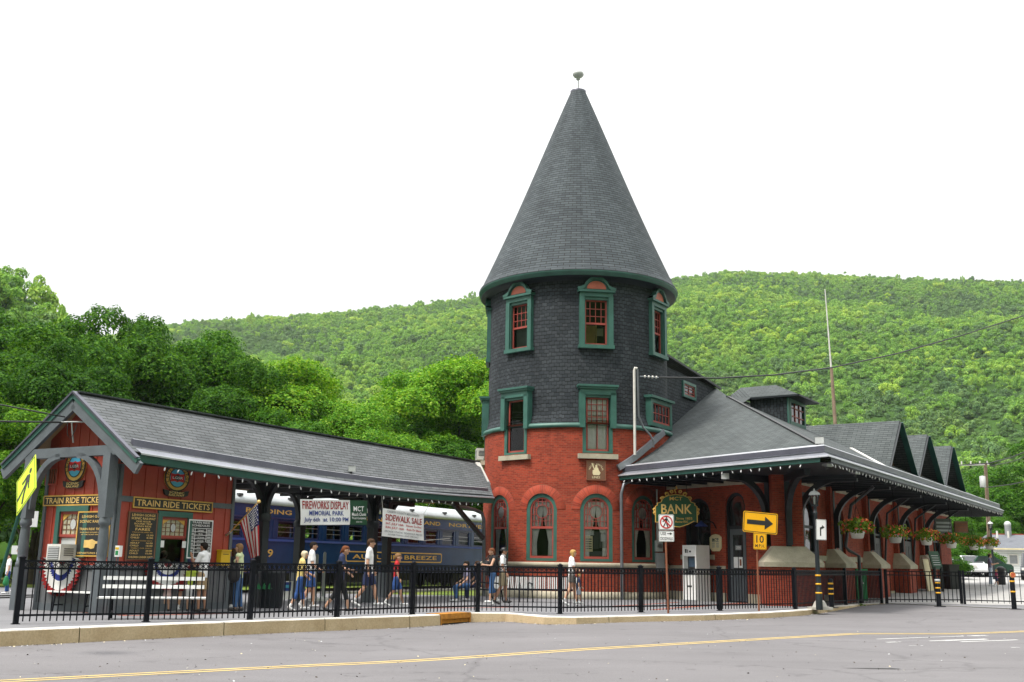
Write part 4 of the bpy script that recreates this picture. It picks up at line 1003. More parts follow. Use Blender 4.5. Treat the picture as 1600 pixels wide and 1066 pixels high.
g = MB('sign_white', rw.shift(rwin[0])); zz = rwin[2]+(rwin[3]-rwin[2])*.5; g.box(-rwin[1]/2+.0, -rwin[1]/2+.14, zz-.17, zz, .01, .02); g.build('notice', wr); g = MB('sign_white', rw.shift(rwin[0])); g.box(rwin[1]/2-.13, rwin[1]/2, zz-.17, zz, .01, .02); g.build('notice', wr)
g = MB('offwhite', fw.shift(fwin[0])); g.box(-fwin[1]/2+.04, fwin[1]/2-.04, fwin[2]+.2, fwin[2]+.5, -.06, -.05, 'light_grey'); g.build('blind', wf)
g = MB('red_siding', fw); (va, vb), (vc, vd) = fpx(74, 731), fpx(90, 758)
g.ring([(va, vd), (vc, vd), (vc, vb), (va, vb)], [(va+.04, vd+.04), (vc-.04, vd+.04), (vc-.04, vb-.04), (va+.04, vb-.04)], 0, .035)
for k in range(5): x = va+.06+(vc-va-.12)*k/4; g.box(x-.012, x+.012, vd+.03, vb-.03, 0, .03, 'brown_board')
g.build('vent', booth)
# open part of the canopy: posts with curved brackets and tie beams
ties = MB('dark_trim')
def open_post(s, w, sgn):
    p = cw(s, w, 0); b = MB('dark_trim', zframe(p, atan2(d_.y, d_.x))); zt_ = 3.95+sag(s)*.6
    b.box(-.13, .13, -.13, .13, PAV, zt_); b.box(-.19, .19, -.19, .19, PAV, PAV+.9, 'grey_paint'); b.lathe([(.2, 2.55), (.22, 2.6), (.22, 2.72), (.2, 2.76)], 12)
    po = b.build('post', canopy); g = MB('dark_trim')
    for ax, L in ((v3(d_, 0), 1.0), (-v3(d_, 0), 1.0), (v3(m_, 0)*sgn, .75)):
        pts = [v3(p, 2.75+1.05*sin(pi/2*i/8))+ax*(.1+L*(1-cos(pi/2*i/8))) for i in range(9)]
        for i in range(8): g.bar(pts[i], pts[i+1]+(pts[i+1]-pts[i])*.12, .12, .14, None, ax.cross(Vector((0, 0, 1))))
    g.build('bracket', po)
def s_of(px, w):
    p = PP(px, 880, cw(0, w, 0), m_); return (p.to_2d()-R0).dot(d_)
for px, w in ((407, 1.25), (580, 1.25), (466, -1.25), (603, -1.25)): open_post(s_of(px, w), w, 1 if w > 0 else -1)
for w in (1.25, -1.25): ties.bar(cw(s1, w, 3.78), cw(SEE-.3, w, 3.68), .16, .24)
for s in np.arange(5.5, 17., 1.6): ties.bar(cw(s, -2.2, ZE-.12+sag(s)), cw(s, 2.2, ZE-.12+sag(s)), .12, .14)
dg = s_of(720, 1.25); ties.bar(cw(s_of(700, 1.25), 1.25, 3.75), cw(s_of(752, 1.2), 1.25, 2.4), .14, .14)
ties.build('tie_beam', canopy)
# downspout where the canopy meets the tower
p1 = P(668, 781, cw(15, 1.9, 0).y); p2 = P(745, 800, TY-2.2); 
b = MB('pipe_grey'); b.tube([P(660, 778, p1.y), P(690, 783, p1.y+.9), P(742, 797, TY-2.6), P(753, 802, TY-2.3), P(756, 812, TY-2.2), v3(P(757, 900, TY-2.2), PAV)], .07, 10); b.build('downspout', canopy)
g = MB('gutter_light'); fa, fb = cw(s_of(745, 0)-.3, 0.05, zR+.06), None
e1_ = P(746, 723, cw(19.6, 0, 0).y-.3); e2_ = P(763, 757, TY-3.1); g.bar(e1_, e2_, .22, .05, 'offwhite'); g.bar(e2_+Vector((.0, 0, .1)), P(769, 778, TY-3.1), .3, .1, 'gutter_metal'); g.build('flashing', canopy)
# ------------------------------------------------------------------ ground, road, kerb, fence
def sm(x, a, b): t = max(0, min(1, (x-a)/(b-a))); return t*t*(3-2*t)
def zroad(x): return -.12+.12*sm(x, -3, 3)+.135*sm(x, 10, 15)
def lotz(x, y): return PAV+.004+1.15*max(0, min(1, (y-43)/46))*sm(x, 12, 17)
kp = [(0, 986), (200, 978), (450, 969), (640, 963), (688, 961), (735, 958), (790, 958.5), (850, 964), (900, 965), (1000, 962.5), (1100, 961), (1200, 957.5), (1255, 954), (1300, 949), (1345, 944.5), (1382, 943)]
kerb3 = [PZ(x, y, PAV) for x, y in kp]
k0 = kerb3[0]-(kerb3[1]-kerb3[0])*6
gate3 = [PZ(1420, 944, PAV), PZ(1600, 952, PAV)]; ge = gate3[1]+(gate3[1]-gate3[0]).normalized()*25
kpath = [k0]+kerb3+gate3+[ge]
for o_ in kpath: o_.z = PAV
kf_ = []
for a, b in zip(kpath[:-1], kpath[1:]):
    n_ = max(1, int((b-a).length/.6)) if abs(a.x) < 30 else 4; kf_ += [a.lerp(b, i/n_) for i in range(n_)]
kf_.append(kpath[-1])
pv = MB('pavement'); rows = [[Vector((p.x, p.y+.0, PAV)) for p in kpath], [Vector((p.x*1.0, 44 if p.x > -14 else 52, PAV)) for p in kpath]]
rows[1][0] = Vector((-60, 52, PAV)); rows[0][0] = Vector((-60, k0.y-6, PAV))
pv.grid(rows[::-1], None, None, False, True, False)
pv.build('pavement', None, None, (0, 0, 0), kind='structure')
rd = MB('road'); rr = [[Vector((p.x, p.y+(-25-p.y)*t_, zroad(p.x))) for p in kf_] for t_ in (0, .1, .25, .5, 1)]
for r_ in rr: r_[0].x = -60
rd.grid(rr[::-1], None, None, False, True, True); rd.build('road', None, None, (0, 0, 0), kind='structure')
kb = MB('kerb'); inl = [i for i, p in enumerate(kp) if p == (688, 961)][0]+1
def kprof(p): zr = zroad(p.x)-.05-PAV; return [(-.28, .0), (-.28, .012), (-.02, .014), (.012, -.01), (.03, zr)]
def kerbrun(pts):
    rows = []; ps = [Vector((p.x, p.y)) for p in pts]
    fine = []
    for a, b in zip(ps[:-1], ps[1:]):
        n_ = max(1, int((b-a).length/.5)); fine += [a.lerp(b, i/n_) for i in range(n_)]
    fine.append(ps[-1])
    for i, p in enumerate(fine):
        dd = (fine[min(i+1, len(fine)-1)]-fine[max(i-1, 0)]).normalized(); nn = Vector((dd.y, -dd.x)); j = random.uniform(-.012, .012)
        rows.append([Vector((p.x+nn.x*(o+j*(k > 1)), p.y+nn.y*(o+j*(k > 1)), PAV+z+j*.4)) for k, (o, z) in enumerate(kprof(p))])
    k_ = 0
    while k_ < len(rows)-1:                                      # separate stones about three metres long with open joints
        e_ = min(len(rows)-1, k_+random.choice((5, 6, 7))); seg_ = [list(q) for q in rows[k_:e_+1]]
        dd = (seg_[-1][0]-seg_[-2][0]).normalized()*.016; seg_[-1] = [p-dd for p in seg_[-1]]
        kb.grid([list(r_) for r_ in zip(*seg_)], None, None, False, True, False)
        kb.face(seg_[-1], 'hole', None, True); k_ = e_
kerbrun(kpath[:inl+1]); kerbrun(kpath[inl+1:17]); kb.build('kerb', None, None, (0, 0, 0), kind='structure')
tl_ = MB('line_white'); q = [kerb3[-1]]+gate3+[ge]
for a, b in zip(q[:-1], q[1:]): tl_.face([Vector((a.x, a.y+.05, PAV+.006)), Vector((b.x, b.y+.05, PAV+.006)), Vector((b.x, b.y+.3, PAV+.006)), Vector((a.x, a.y+.3, PAV+.006))], 'concrete', None, True)
tl_.build('driveway_threshold', None, None, (0, 0, 0), kind='structure')
# storm drain inlet set into the kerb
ia, ib = kpath[inl], kpath[inl+1]; idr = (ib-ia).normalized(); inr = Vector((idr.y, -idr.x, 0))
sd = thing('storm_drain', 'rusty yellow kerb inlet of a storm drain let into the kerb', 'storm drain', Vector((ia.x, ia.y, zroad(ia.x))))
L = (ib-ia).length; f_ = Fr(ia-Vector((0, 0, PAV)), (idr.x, idr.y, 0), (0, 0, 1))
b = MB('rust_yellow', f_); b.box(0.01, L-.01, PAV-.11, PAV+.02, -.45, .03); b.build('inlet_cover', sd)
b = MB('rust_yellow', f_); b.box(0.01, L-.01, zroad(ia.x)-.02, PAV-.11, -.1, -.03); b.box(.02, L-.02, zroad(ia.x)-.02, zroad(ia.x)+.035, -.028, -.01, 'hole'); b.box(0.01, .06, zroad(ia.x), PAV-.1, -.03, .025); b.box(L-.06, L-.01, zroad(ia.x), PAV-.1, -.03, .025); b.build('inlet_throat', sd)
# painted lines
def onroad(px, py):
    z = 0
    for _ in range(6): p = PZ(px, py, z); z = zroad(p.x)
    return Vector((p.x, p.y, z))
def line(mb, pts, wd, dz=.004, off=0):
    ps = [onroad(*p) for p in pts]; fine = []
    for a, b in zip(ps[:-1], ps[1:]): fine += [a.lerp(b, i/8) for i in range(8)]
    fine.append(ps[-1]); L_, R_ = [], []
    for i, p in enumerate(fine):
        dd = (fine[min(i+1, len(fine)-1)]-fine[max(i-1, 0)]); dd.z = 0; dd.normalize(); nn = Vector((-dd.y, dd.x, 0))
        z = zroad(p.x)+dz; L_.append(Vector((p.x, p.y, z))+nn*(off+wd/2)); R_.append(Vector((p.x, p.y, z))+nn*(off-wd/2))
    mb.grid([R_, L_], None, None, False, True, False)
yl = MB('line_yellow'); yp = [(-200, 1074), (0, 1065), (250, 1052), (500, 1039.5), (700, 1029.5), (1000, 1010), (1337, 990.5), (1600, 986.8), (1900, 985)]
line(yl, yp, .085, .004, .11); line(yl, yp, .085, .004, -.11); yl.build('double_yellow_line', None, None, (0, 0, 0), kind='structure')
wl = MB('line_white')
for x0, y0, x1, y1, w_ in ((1370, 999, 1540, 993, .1), (1385, 1004, 1570, 998, .13), (1400, 1007, 1590, 1000, .1), (1420, 1009, 1470, 1009.5, .06), (1480, 994, 1545, 994, .08), (1580, 1012, 1592, 1012, .1)):
    xs = sorted(random.uniform(0, 1) for _ in range(8)); xs = [0]+xs+[1]
    for a, b in zip(xs[:-1:1], xs[1:]):
        if random.random() < .72: line(wl, [(x0+(x1-x0)*a, y0+(y1-y0)*a), (x0+(x1-x0)*b, y0+(y1-y0)*b)], w_*random.uniform(.5, 1.1))
wl.build('worn_white_marking', None, None, (0, 0, 0), kind='structure')
pt = MB('black_paint'); c_ = onroad(1365, 1045); pt.face([c_+Vector((dx, dy, .004)) for dx, dy in ((-.5, .0), (-.1, .06), (.3, .1), (.42, .02), (.3, -.06), (-.1, -.04))], 'undercarriage', None, True); pt.build('road_tar_patch', None, None, (0, 0, 0), kind='structure')
# thin brick bands laid in the pavement
bb = MB('brick_paving')
def strip(pts, wd):
    ps = [PZ(x, y, PAV+.005) for x, y in pts]
    for a, b in zip(ps[:-1], ps[1:]):
        dd = (b-a).normalized(); nn = Vector((-dd.y, dd.x, 0))*wd/2; bb.face([a-nn, b-nn, b+nn, a+nn], None, None, True)
strip([(60, 951), (200, 962), (390, 958), (560, 951)], .22); strip([(560, 951.5), (800, 949), (900, 950), (1000, 945), (1060, 941)], .22); strip([(1060, 950), (1130, 945), (1240, 938)], .22); strip([(1020, 953), (1110, 945), (1180, 941)], .22)
bb.build('brick_band', None, None, (0, 0, 0), kind='structure')
# parking lot rising to the right and wider land
lot = MB('lot'); xs = [11.5, 13, 15, 17, 22, 30, 45, 70]; ys = [42.2, 44, 50, 60, 70, 80, 90, 110]
lot.grid([[Vector((x, y, lotz(x, y)+.002*(y > 44))) for x in xs] for y in ys], None, None, False, True, True); lot.build('parking_lot', None, None, (0, 0, 0), kind='structure')
gd = MB('grass'); gx = [-3000, -400, -120, -60, -30, 0, 11, 30, 70, 120, 400, 3000]; gy = [-200, -30, 10, 30, 44, 60, 100, 200, 400, 1000, 4000]
gd.grid([[Vector((x, y, -.25+ (.28 if y > 43 else 0))) for x in gx] for y in gy], None, None, False, True, True); gd.build('ground', None, None, (0, 0, 0), kind='structure')
# metal fence
fpost = [(24, 975.5), (228, 972), (390, 969.5), (526, 965), (644, 960.5), (746, 957), (875, 959.5), (1001.5, 957), (1125, 954.5), (1243, 952), (1322, 946), (1378, 943.5)]
f3 = [PZ(x, y, PAV) for x, y in fpost]; FH = 1.27
fence = thing('metal_fence', 'long black metal railing of pickets and rings along the pavement edge', 'fence', f3[0])
pb = MB('black_metal', zframe((0, 0, 0))); pb.box(-.05, .05, -.05, .05, 0, FH); pb.box(-.062, .062, -.062, .062, FH, FH+.03); pb.lathe([(.055, FH+.03), (.04, FH+.05), (.005, FH+.065)], 8); pb.box(-.075, .075, -.075, .075, 0, .015)
first = None
for i, p in enumerate(f3):
    a = atan2(*(f3[min(i+1, len(f3)-1)]-f3[max(i-1, 0)]).to_2d().yx)
    if first is None: o = pb.build('post', None); first = o
    else: o = first.copy(); COL.objects.link(o)
    o.parent = fence; o.location = p-f3[0]; o.rotation_euler = (0, 0, a)
def railpanel(A, B, name, parent, h=FH, rings=True, step=.125, foot=.05):
    L = (B-A).length; b = MB('black_metal', Fr(A, (B-A).normalized(), (0, 0, 1))); n_ = max(2, int(round(L/step)))
    for z in (h-.05, h-.19, .17): b.box(.05, L-.05, z-.02, z+.02, -.018, .018)
    for k in range(1, n_):
        x = L*k/n_; b.box(x-.011, x+.011, foot, h-.06, -.0105, .0105)
    if rings:
        for k in range(n_):
            x = L*(k+.5)/n_; r1_, r2_ = .048, .033; q = [(2*pi*j/10) for j in range(10)]
            b.ring([(x+r1_*cos(t), h-.12+r1_*sin(t)) for t in q], [(x+r2_*cos(t), h-.12+r2_*sin(t)) for t in q], -.009, .009)
    return b.build(name, parent)
for A, B in zip(f3[:-1], f3[1:]): railpanel(A, B, 'picket_panel', fence)
g0, g1, g2, g3 = PZ(1386, 944, PAV), PZ(1503, 944.5, PAV), PZ(1508, 945, PAV), PZ(1660, 949, PAV)
for A, B, lab in ((g0, g1, 'black metal gate leaf hung from the end post of the railing'), (g2, g3, 'black metal gate leaf by the bollard with a red and yellow emblem')):
    gt = thing('metal_gate', lab, 'gate', A, 'gate leaves across the driveway')
    railpanel(A, B, 'picket_panel', gt, 1.28, False, .2, .08)
    b = MB('black_metal', Fr(A, (B-A).normalized(), (0, 0, 1))); L = (B-A).length
    for x in (0, L): b.box(x-.045, x+.045, .02, 1.3, -.04, .04)
    b.build('gate_frame', gt)
b = MB('black_metal', Fr(g1, (g2-g1).normalized(), (0, 0, 1))); L = (g2-g1).length
# ------------------------------------------------------------------ signs and boards
def pole(parent, base, h, r=.03, mat='pipe_grey', lean=(0, 0)):
    b = MB(mat); b.tube([base, base+Vector((lean[0]*h, lean[1]*h, h))], r, 8); return b.build('pole', parent)
def rrect(a0, a1, b0, b1, r, n=4):
    q = []
    for cx, cy, s in ((a1-r, b0+r, -pi/2), (a1-r, b1-r, 0), (a0+r, b1-r, pi/2), (a0+r, b0+r, pi)): q += [(cx+r*cos(s+pi/2*i/n), cy+r*sin(s+pi/2*i/n)) for i in range(n+1)]
    return q
def walker(mb, s, c, mat, ox=0, oy=0):
    """walking figure, height about s"""
    T = lambda pts: [(ox+x*s, oy+y*s) for x, y in pts]
    mb.prism([(ox+s*(.02+.075*cos(2*pi*i/14)), oy+s*(.43+.075*sin(2*pi*i/14))) for i in range(14)], c, c+.004, mat)
    for k, poly in enumerate(([(-.08, .0), (.08, .0), (.12, .30), (.02, .34), (-.10, .29)], [(-.09, .02), (.0, .02), (-.12, -.24), (-.24, -.46), (-.33, -.44), (-.19, -.2)], [(-.02, .03), (.08, .02), (.1, -.2), (.2, -.46), (.1, -.48), (.0, -.2)], [(.06, .3), (.12, .27), (.24, .06), (.30, .0), (.25, -.04), (.17, .04)], [(-.1, .3), (-.04, .26), (-.17, .1), (-.27, .0), (-.32, .05), (-.22, .14)])):
        mb.prism(T(poly), c, c+.004+.0006*k, mat)
# leaning pedestrian warning sign at the left edge
c0 = P(41, 758, 17.6); up_ = Vector((.20, .0, 1)).normalized(); ex = Vector((.67, -.73, .0)); ex = (ex-up_*ex.dot(up_)).normalized(); f_ = Fr(c0, ex, up_)
t = thing('pedestrian_sign', 'leaning lime yellow diamond sign with a black walking figure on a green post', 'sign', Vector((c0.x-.55, c0.y, PAV)), )
h = .52; b = MB('sign_lime', f_); b.prism([(0, -h), (h, 0), (0, h), (-h, 0)], -.006, .004); b.ring([(0, -h+.03), (h-.03, 0), (0, h-.03), (-h+.03, 0)], [(0, -h+.05), (h-.05, 0), (0, h-.05), (-h+.05, 0)], .0, .007, 'black_paint'); walker(b, .62, .004, 'black_paint', 0, -.02); b.build('sign_board', t)
b = MB('dark_green'); q0 = f_(0, .4, -.03); q1 = f_(0, -1.72, -.03); b.tube([q1, q0], .03, 8); b.build('pole', t)
# no pedestrians / use crosswalk
base = PZ(1044.5, 958.5, PAV); t = thing('crosswalk_sign', 'small white no pedestrians sign above a use crosswalk plate on a thin post', 'sign', base)
zc = P(1041, 816, base.y).z; f_ = Fr((P(1041, 816, base.y).x, base.y, zc), (1, .02, 0), (0, 0, 1)); pole(t, base+Vector((0, .03, 0)), zc+.2-PAV, .03, 'rust_post', (-.02, 0))
w_ = .22; b = MB('sign_white', f_); b.prism(rrect(-w_, w_, -w_, w_, .04), -.006, .004); b.ring(rrect(-w_+.01, w_-.01, -w_+.01, w_-.01, .035), rrect(-w_+.02, w_-.02, -w_+.02, w_-.02, .03), 0, .006, 'black_paint'); walker(b, .34, .004, 'black_paint')
r1_, r2_ = .185, .15; q = [2*pi*i/28 for i in range(28)]; b.ring([(r1_*cos(a), r1_*sin(a)) for a in q], [(r2_*cos(a), r2_*sin(a)) for a in q], .004, .0095, 'sign_red'); b.prism([(-.125, .095), (-.095, .125), (.125, -.095), (.095, -.125)], .004, .0098, 'sign_red'); b.build('prohibition_board', t)
b = MB('sign_white', f_); z0, z1 = -.55, -.245; b.prism(rrect(-w_, w_, z0, z1, .03), -.006, .004); b.ring(rrect(-w_+.01, w_-.01, z0+.01, z1-.01, .025), rrect(-w_+.018, w_-.018, z0+.018, z1-.018, .02), 0, .006, 'black_paint')
b.text('USE', -.17, -.01, -.37, -.28, .006, 'black_paint'); b.prism([(.02, -.335), (.1, -.335), (.1, -.365), (.17, -.325), (.1, -.285), (.1, -.315), (.02, -.315)], .004, .007, 'black_paint'); b.text('CROSSWALK', -.185, .185, -.51, -.42, .006, 'black_paint'); b.build('crosswalk_board', t)
# yellow arrow and speed plate
base = PZ(1186, 955, PAV); t = thing('arrow_sign', 'large yellow sign with a black arrow above a small 10 MPH plate', 'sign', base)
cc = P(1187.5, 817, base.y); f_ = Fr((cc.x, base.y-.04, cc.z), (1, .05, 0), (0, 0, 1)).roll(radians(-4.5)); pole(t, base, cc.z+.2-PAV, .03, 'rust_post', (.0, 0))
b = MB('sign_yellow', f_); b.prism(rrect(-.54, .54, -.32, .32, .05), -.006, .004); b.ring(rrect(-.52, .52, -.30, .30, .045), rrect(-.50, .50, -.28, .28, .04), 0, .007, 'black_paint')
b.prism([(-.42, -.07), (.14, -.07), (.14, -.2), (.40, .0), (.14, .2), (.14, .07), (-.42, .07)], .004, .008, 'black_paint'); b.build('arrow_board', t)
cc = P(1187, 846, base.y); f_ = Fr((cc.x, base.y-.045, cc.z), (1, .05, 0), (0, 0, 1)).roll(radians(-2)); w_ = .205
b = MB('sign_yellow', f_); b.prism(rrect(-w_, w_, -.25, .25, .04), -.006, .004); b.ring(rrect(-w_+.012, w_-.012, -.238, .238, .035), rrect(-w_+.022, w_-.022, -.228, .228, .03), 0, .006, 'black_paint'); b.text('10', -.12, .12, -.05, .18, .006, 'black_paint'); b.text('M.P.H.', -.15, .15, -.19, -.09, .006, 'black_paint'); b.build('speed_board', t)
# street lamp with lane sign
def street_lamp(base, h, label, foot=True, s=1.):
    t = thing('street_lamp', label, 'street lamp', base); b = MB('dark_trim', zframe(base))
    b.lathe([(.11, 0), (.11, .5), (.085, .58), (.075, h*.3), (.06, h-.75), (.075, h-.72), (.075, h-.68), (.055, h-.66), (.055, h-.5), (.12, h-.47), (.12, h-.43)], 12)
    if foot:
        for z in (.5, .78, 1.05): b.lathe([(.085+(z < .6)*.02, z), (.09+(z < .6)*.02, z), (.09+(z < .6)*.02, z+.05), (.08, z+.05)], 12, 'sign_yellow')
    b.build('pole', t); b = MB('offwhite', zframe(base)); b.lathe([(.08, h-.43), (.15, h-.12)], 8, 'glass_clear', smooth=False); b.lathe([(.04, h-.43), (.045, h-.2), (.01, h-.15)], 8, 'bulb')
    for k in range(8): a = 2*pi*k/8; b.bar((.085*sin(a), -.085*cos(a), h-.43), (.152*sin(a), -.152*cos(a), h-.12), .015, .015, 'dark_trim', raw=False)
    b.build('lantern', t); b = MB('light_grey', zframe(base)); b.lathe([(.19, h-.12), (.17, h-.06), (.1, h), (.03, h+.02), (.03, h+.05), (.01, h+.1)], 12); b.build('lantern_cap', t)
    return t
base = PZ(1280.5, 953, PAV); zt_ = P(1278, 768, base.y).z-PAV; street_lamp(base, zt_, 'dark blue lamp post with white lantern top and yellow bands behind the kerb')
b = MB('concrete', zframe(base+Vector((.12, .35, 0)), .2)); b.box(-.3, .3, -.3, .3, 0, .08); b.lathe([(.25, .08), (.16, .25), (.13, .28), (.01, .28)], 10); o = b.build('lamp_footing', None, 'round concrete footing with a square base behind the lamp post', base+Vector((.12, .35, 0)), category='concrete footing')
cc = P(1281.5, 828, base.y); f_ = Fr((cc.x, base.y-.12, cc.z), (1, .05, 0), (0, 0, 1)).roll(radians(-2)); t = thing('lane_sign', 'white lane sign with a black right turn arrow strapped to the dark lamp post', 'sign', f_.o)
b = MB('sign_white', f_); b.prism(rrect(-.17, .17, -.33, .33, .03), -.006, .004); b.ring(rrect(-.16, .16, -.32, .32, .025), rrect(-.15, .15, -.31, .31, .02), 0, .006, 'black_paint'); b.prism([(-.045, -.2), (-.005, -.2), (-.005, -.0), (-.045, -.0)], .004, .007, 'black_paint'); b.prism([(-.045, .0), (-.005, .0), (.03, .05), (.03, .02), (.11, .08), (.03, .15), (.03, .10), (-.045, .07)], .004, .0074, 'black_paint'); b.build('sign_board', t)
# bollards
def bollard(px, py, yt, label, lean=0, emblem=False):
    base = PZ(px, py, PAV); h = P(px, yt, base.y).z-PAV; t = thing('bollard', label, 'bollard', base, 'bollards by the driveway')
    b = MB('black_metal', zframe(base)); b.lathe([(.085, 0), (.085, h-.05), (.06, h-.01), (.01, h)], 14); b.box(-.14, .2, -.12, .12, 0, .02); b.build('pipe', t)
    for z in (h*.45, h*.62, h*.8) if not emblem else (h*.42, h*.68):
        b = MB('sign_yellow', zframe(base)); b.lathe([(.085, z), (.09, z), (.09, z+.05), (.085, z+.05)], 14); b.build('reflective_band', t)
    if emblem:
        f_ = Fr(base+Vector((0, -.09, h*.86)), (1, 0, 0), (0, 0, 1)); b = MB('gold_bright', f_); q = [2*pi*i/16 for i in range(16)]; b.prism([(.10*cos(a), .10*sin(a)) for a in q], -.02, .012); b.ring([(.085*cos(a), .085*sin(a)) for a in q], [(.055*cos(a), .055*sin(a)) for a in q], .005, .018, 'sign_red'); b.box(-.03, .03, -.03, .03, .01, .017, 'sign_red'); b.build('emblem', t)
    if not emblem and px > 1400: b = MB('light_grey', zframe(base)); b.lathe([(.09, h*.86), (.1, h*.86), (.1, h*.95), (.09, h*.95)], 14); b.build('collar', t)
bollard(1299.5, 950, 904, 'black bollard with yellow bands standing right beside the dark lamp post')
bollard(1467.5, 948, 903, 'black bollard with a grey collar in front of the left gate leaf')
bollard(1585, 952, 890, 'black bollard carrying a round red and yellow emblem in front of the gate', 0, True)
# hanging bank sign
cc = PP(1056.5, 797, (E0-v3(nf, 0)*.9), nf); f_ = Fr(cc, (.985, -.17, 0), (0, 0, 1)); sw_ = 65/1640*cc.y*1.0; U = sw_/2
t = thing('bank_sign', 'dark green hanging sign with gold scrollwork and the word BANK', 'sign', cc)
o = [(-1, -.62), (-.8, -.62), (-.35, -.8), (.15, -.86), (.55, -.72), (.85, -.55), (1, -.62), (1, .18), (.9, .24), (.9, .34), (.72, .4), (.6, .62), (.35, .74), (.0, .78), (-.35, .74), (-.6, .62), (-.72, .4), (-.9, .34), (-.9, .24), (-1, .18)]
o = [(x*U, y*U*.95) for x, y in o]; b = MB('sign_green', f_); b.prism(o, -.05, .02); b.ring(o, [(x*.955, y*.955) for x, y in o], .0, .035, 'gold'); b.build('board', t)
b = MB('gold_bright', f_); b.text('BANK', -U*.70, U*.74, -U*.18, U*.27, .024); b.text('MCT', -U*.3, U*.3, U*.45, U*.62, .024, 'gold'); b.text('Since 1855', -U*.0, U*.75, -U*.45, -U*.34, .024, 'gold'); b.text('Member FDIC', -U*.05, U*.55, -U*.6, -U*.5, .024, 'gold'); b.build('lettering', t)
b = MB('gold', f_)
for sx in (-1, 1):
    for (cx, cy, r) in ((.62, .52, .12), (.42, .74, .1), (.2, .86, .08), (1.0, .0, .09), (1.0, -.16, .08)):
        q = [(sx*U*(cx+r*(1-.03*i)*cos(i*.55)), U*(cy+r*(1-.03*i)*sin(i*.55))) for i in range(18)]
        b.tube([(x, y, 0) for x, y in q], .022, 5, raw=False)
b.tube([(0, U*.78, 0), (-U*.06, U*.95, 0), (U*.06, U*1.0, 0), (U*.0, U*1.12, 0)], .03, 6, raw=False); b.build('scrollwork', t)
b = MB('black_metal', f_)
for sx in (-.5, .5): b.tube([(sx*U, U*.6, -.02), (sx*U, U*1.25, -.02)], .012, 6, raw=False)
b.build('hanger', t)
# cream hours plaque, meter boxes, wall lamp, cash machine
(a0, z1), (a1, z0) = px_u(ff, 1109.5, 835), px_u(ff, 1128.3, 861.5); t = thing('hours_plaque', 'small cream plaque with shaped top on the brick wall beside the bank door', 'plaque', ff((a0+a1)/2, (z0+z1)/2, .03))
b = MB('cream', ff); am = (a0+a1)/2; w_ = (a1-a0)/2; o = [(am-w_, z0+.12), (am-w_*.6, z0), (am+w_*.6, z0), (am+w_, z0+.12), (am+w_, z1-.12), (am+w_*.6, z1-.03), (am, z1), (am-w_*.6, z1-.03), (am-w_, z1-.12)]; b.prism(o, .0, .03); b.text('MCT', am-w_*.55, am+w_*.55, z1-.28, z1-.15, .034, 'dark_green')
for i in range(5):
    for sx in (-1, 1): b.box(am+sx*w_*.35-w_*.22, am+sx*w_*.35+w_*.22, z0+.15+i*.07, z0+.18+i*.07, .03, .033, 'mid_grey')
b.build('board', t)
t = thing('meter_box', 'grey electric meter boxes and conduit on the wall behind the crosswalk sign', 'meter box', v3(cylhit(1031, 880, Rb+.1)[0], 1.2))
p = cylhit(1029, 880, Rb+.05)[0]; fr = Fr((p.x, p.y, 0), (.9, .3, 0), (0, 0, 1)); yb = lambda py: P(1029, py, p.y).z
b = MB('mid_grey', fr); b.box(-.17, .17, yb(892), yb(864), -.1, .2); b.build('casing', t); b = MB('light_grey', fr); b.box(-.17, .12, yb(862), yb(845), -.1, .16); b.fr = Fr(fr(-.02, (yb(862)+yb(845))/2, .16), fr.ex, (0, 0, 1)); b.prism([(.09*cos(2*pi*i/16), .09*sin(2*pi*i/16)) for i in range(16)], 0, .09, 'glass_clear'); b.build('meter', t)
b = MB('light_grey'); b.tube([fr(-.06, yb(845), .05), fr(-.06, yb(765), .05)], .035, 8); b.build('conduit', t)
u_, z_ = px_u(ff, 1112, 822); t = thing('wall_lamp', 'dark gooseneck lamp with a blue shade on the brick wall left of the door', 'lamp', ff(u_, z_, .1))
b = MB('black_metal', ff); b.tube([(u_+.25, z_-.1, 0), (u_+.25, z_+.1, .15), (u_+.15, z_+.25, .4), (u_, z_+.15, .55)], .025, 8, raw=False); b.build('arm', t); b = MB('text_blue', Fr(ff(u_, z_, .55), (1, 0, 0), (0, 1, 0), (0, 0, 1))); b.lathe([(.03, .18), (.08, .12), (.26, -.02), (.25, -.03)], 16); b.build('shade', t)
_w = PP(1067, 900, ff(0, 0, 1.0), ff.ez); pA = Vector((_w.x, _w.y, PAV)); af = Fr(pA, ff.ex, (0, 0, 1)); aw, ad_ = .76, .7; ah = P(1067, 852, pA.y).z-PAV
t = thing('cash_machine', 'tall white cash machine standing against the brick wall of the bank', 'cash machine', pA)
b = MB('white_paint', af); b.box(0, aw, 0, ah*.46, -ad_, 0); b.box(0, aw, ah*.96, ah, -ad_, .0); b.box(0, .07, ah*.46, ah*.96, -ad_, 0); b.box(aw-.07, aw, ah*.46, ah*.96, -ad_, 0); b.box(.07, aw-.07, ah*.46, ah*.96, -ad_, -.18); b.box(.07, aw-.07, ah*.80, ah*.96, -.18, -.015); b.box(.0, aw, 0, .05, -.01, .015, 'mid_grey')
b.face([(.07, ah*.46, -.004), (aw-.07, ah*.46, -.004), (aw-.07, ah*.55, -.18), (.07, ah*.55, -.18)], 'mid_grey'); b.box(aw*.35, aw*.65, ah*.25, ah*.28, 0, .008, 'dark_grey'); b.build('casing', t)
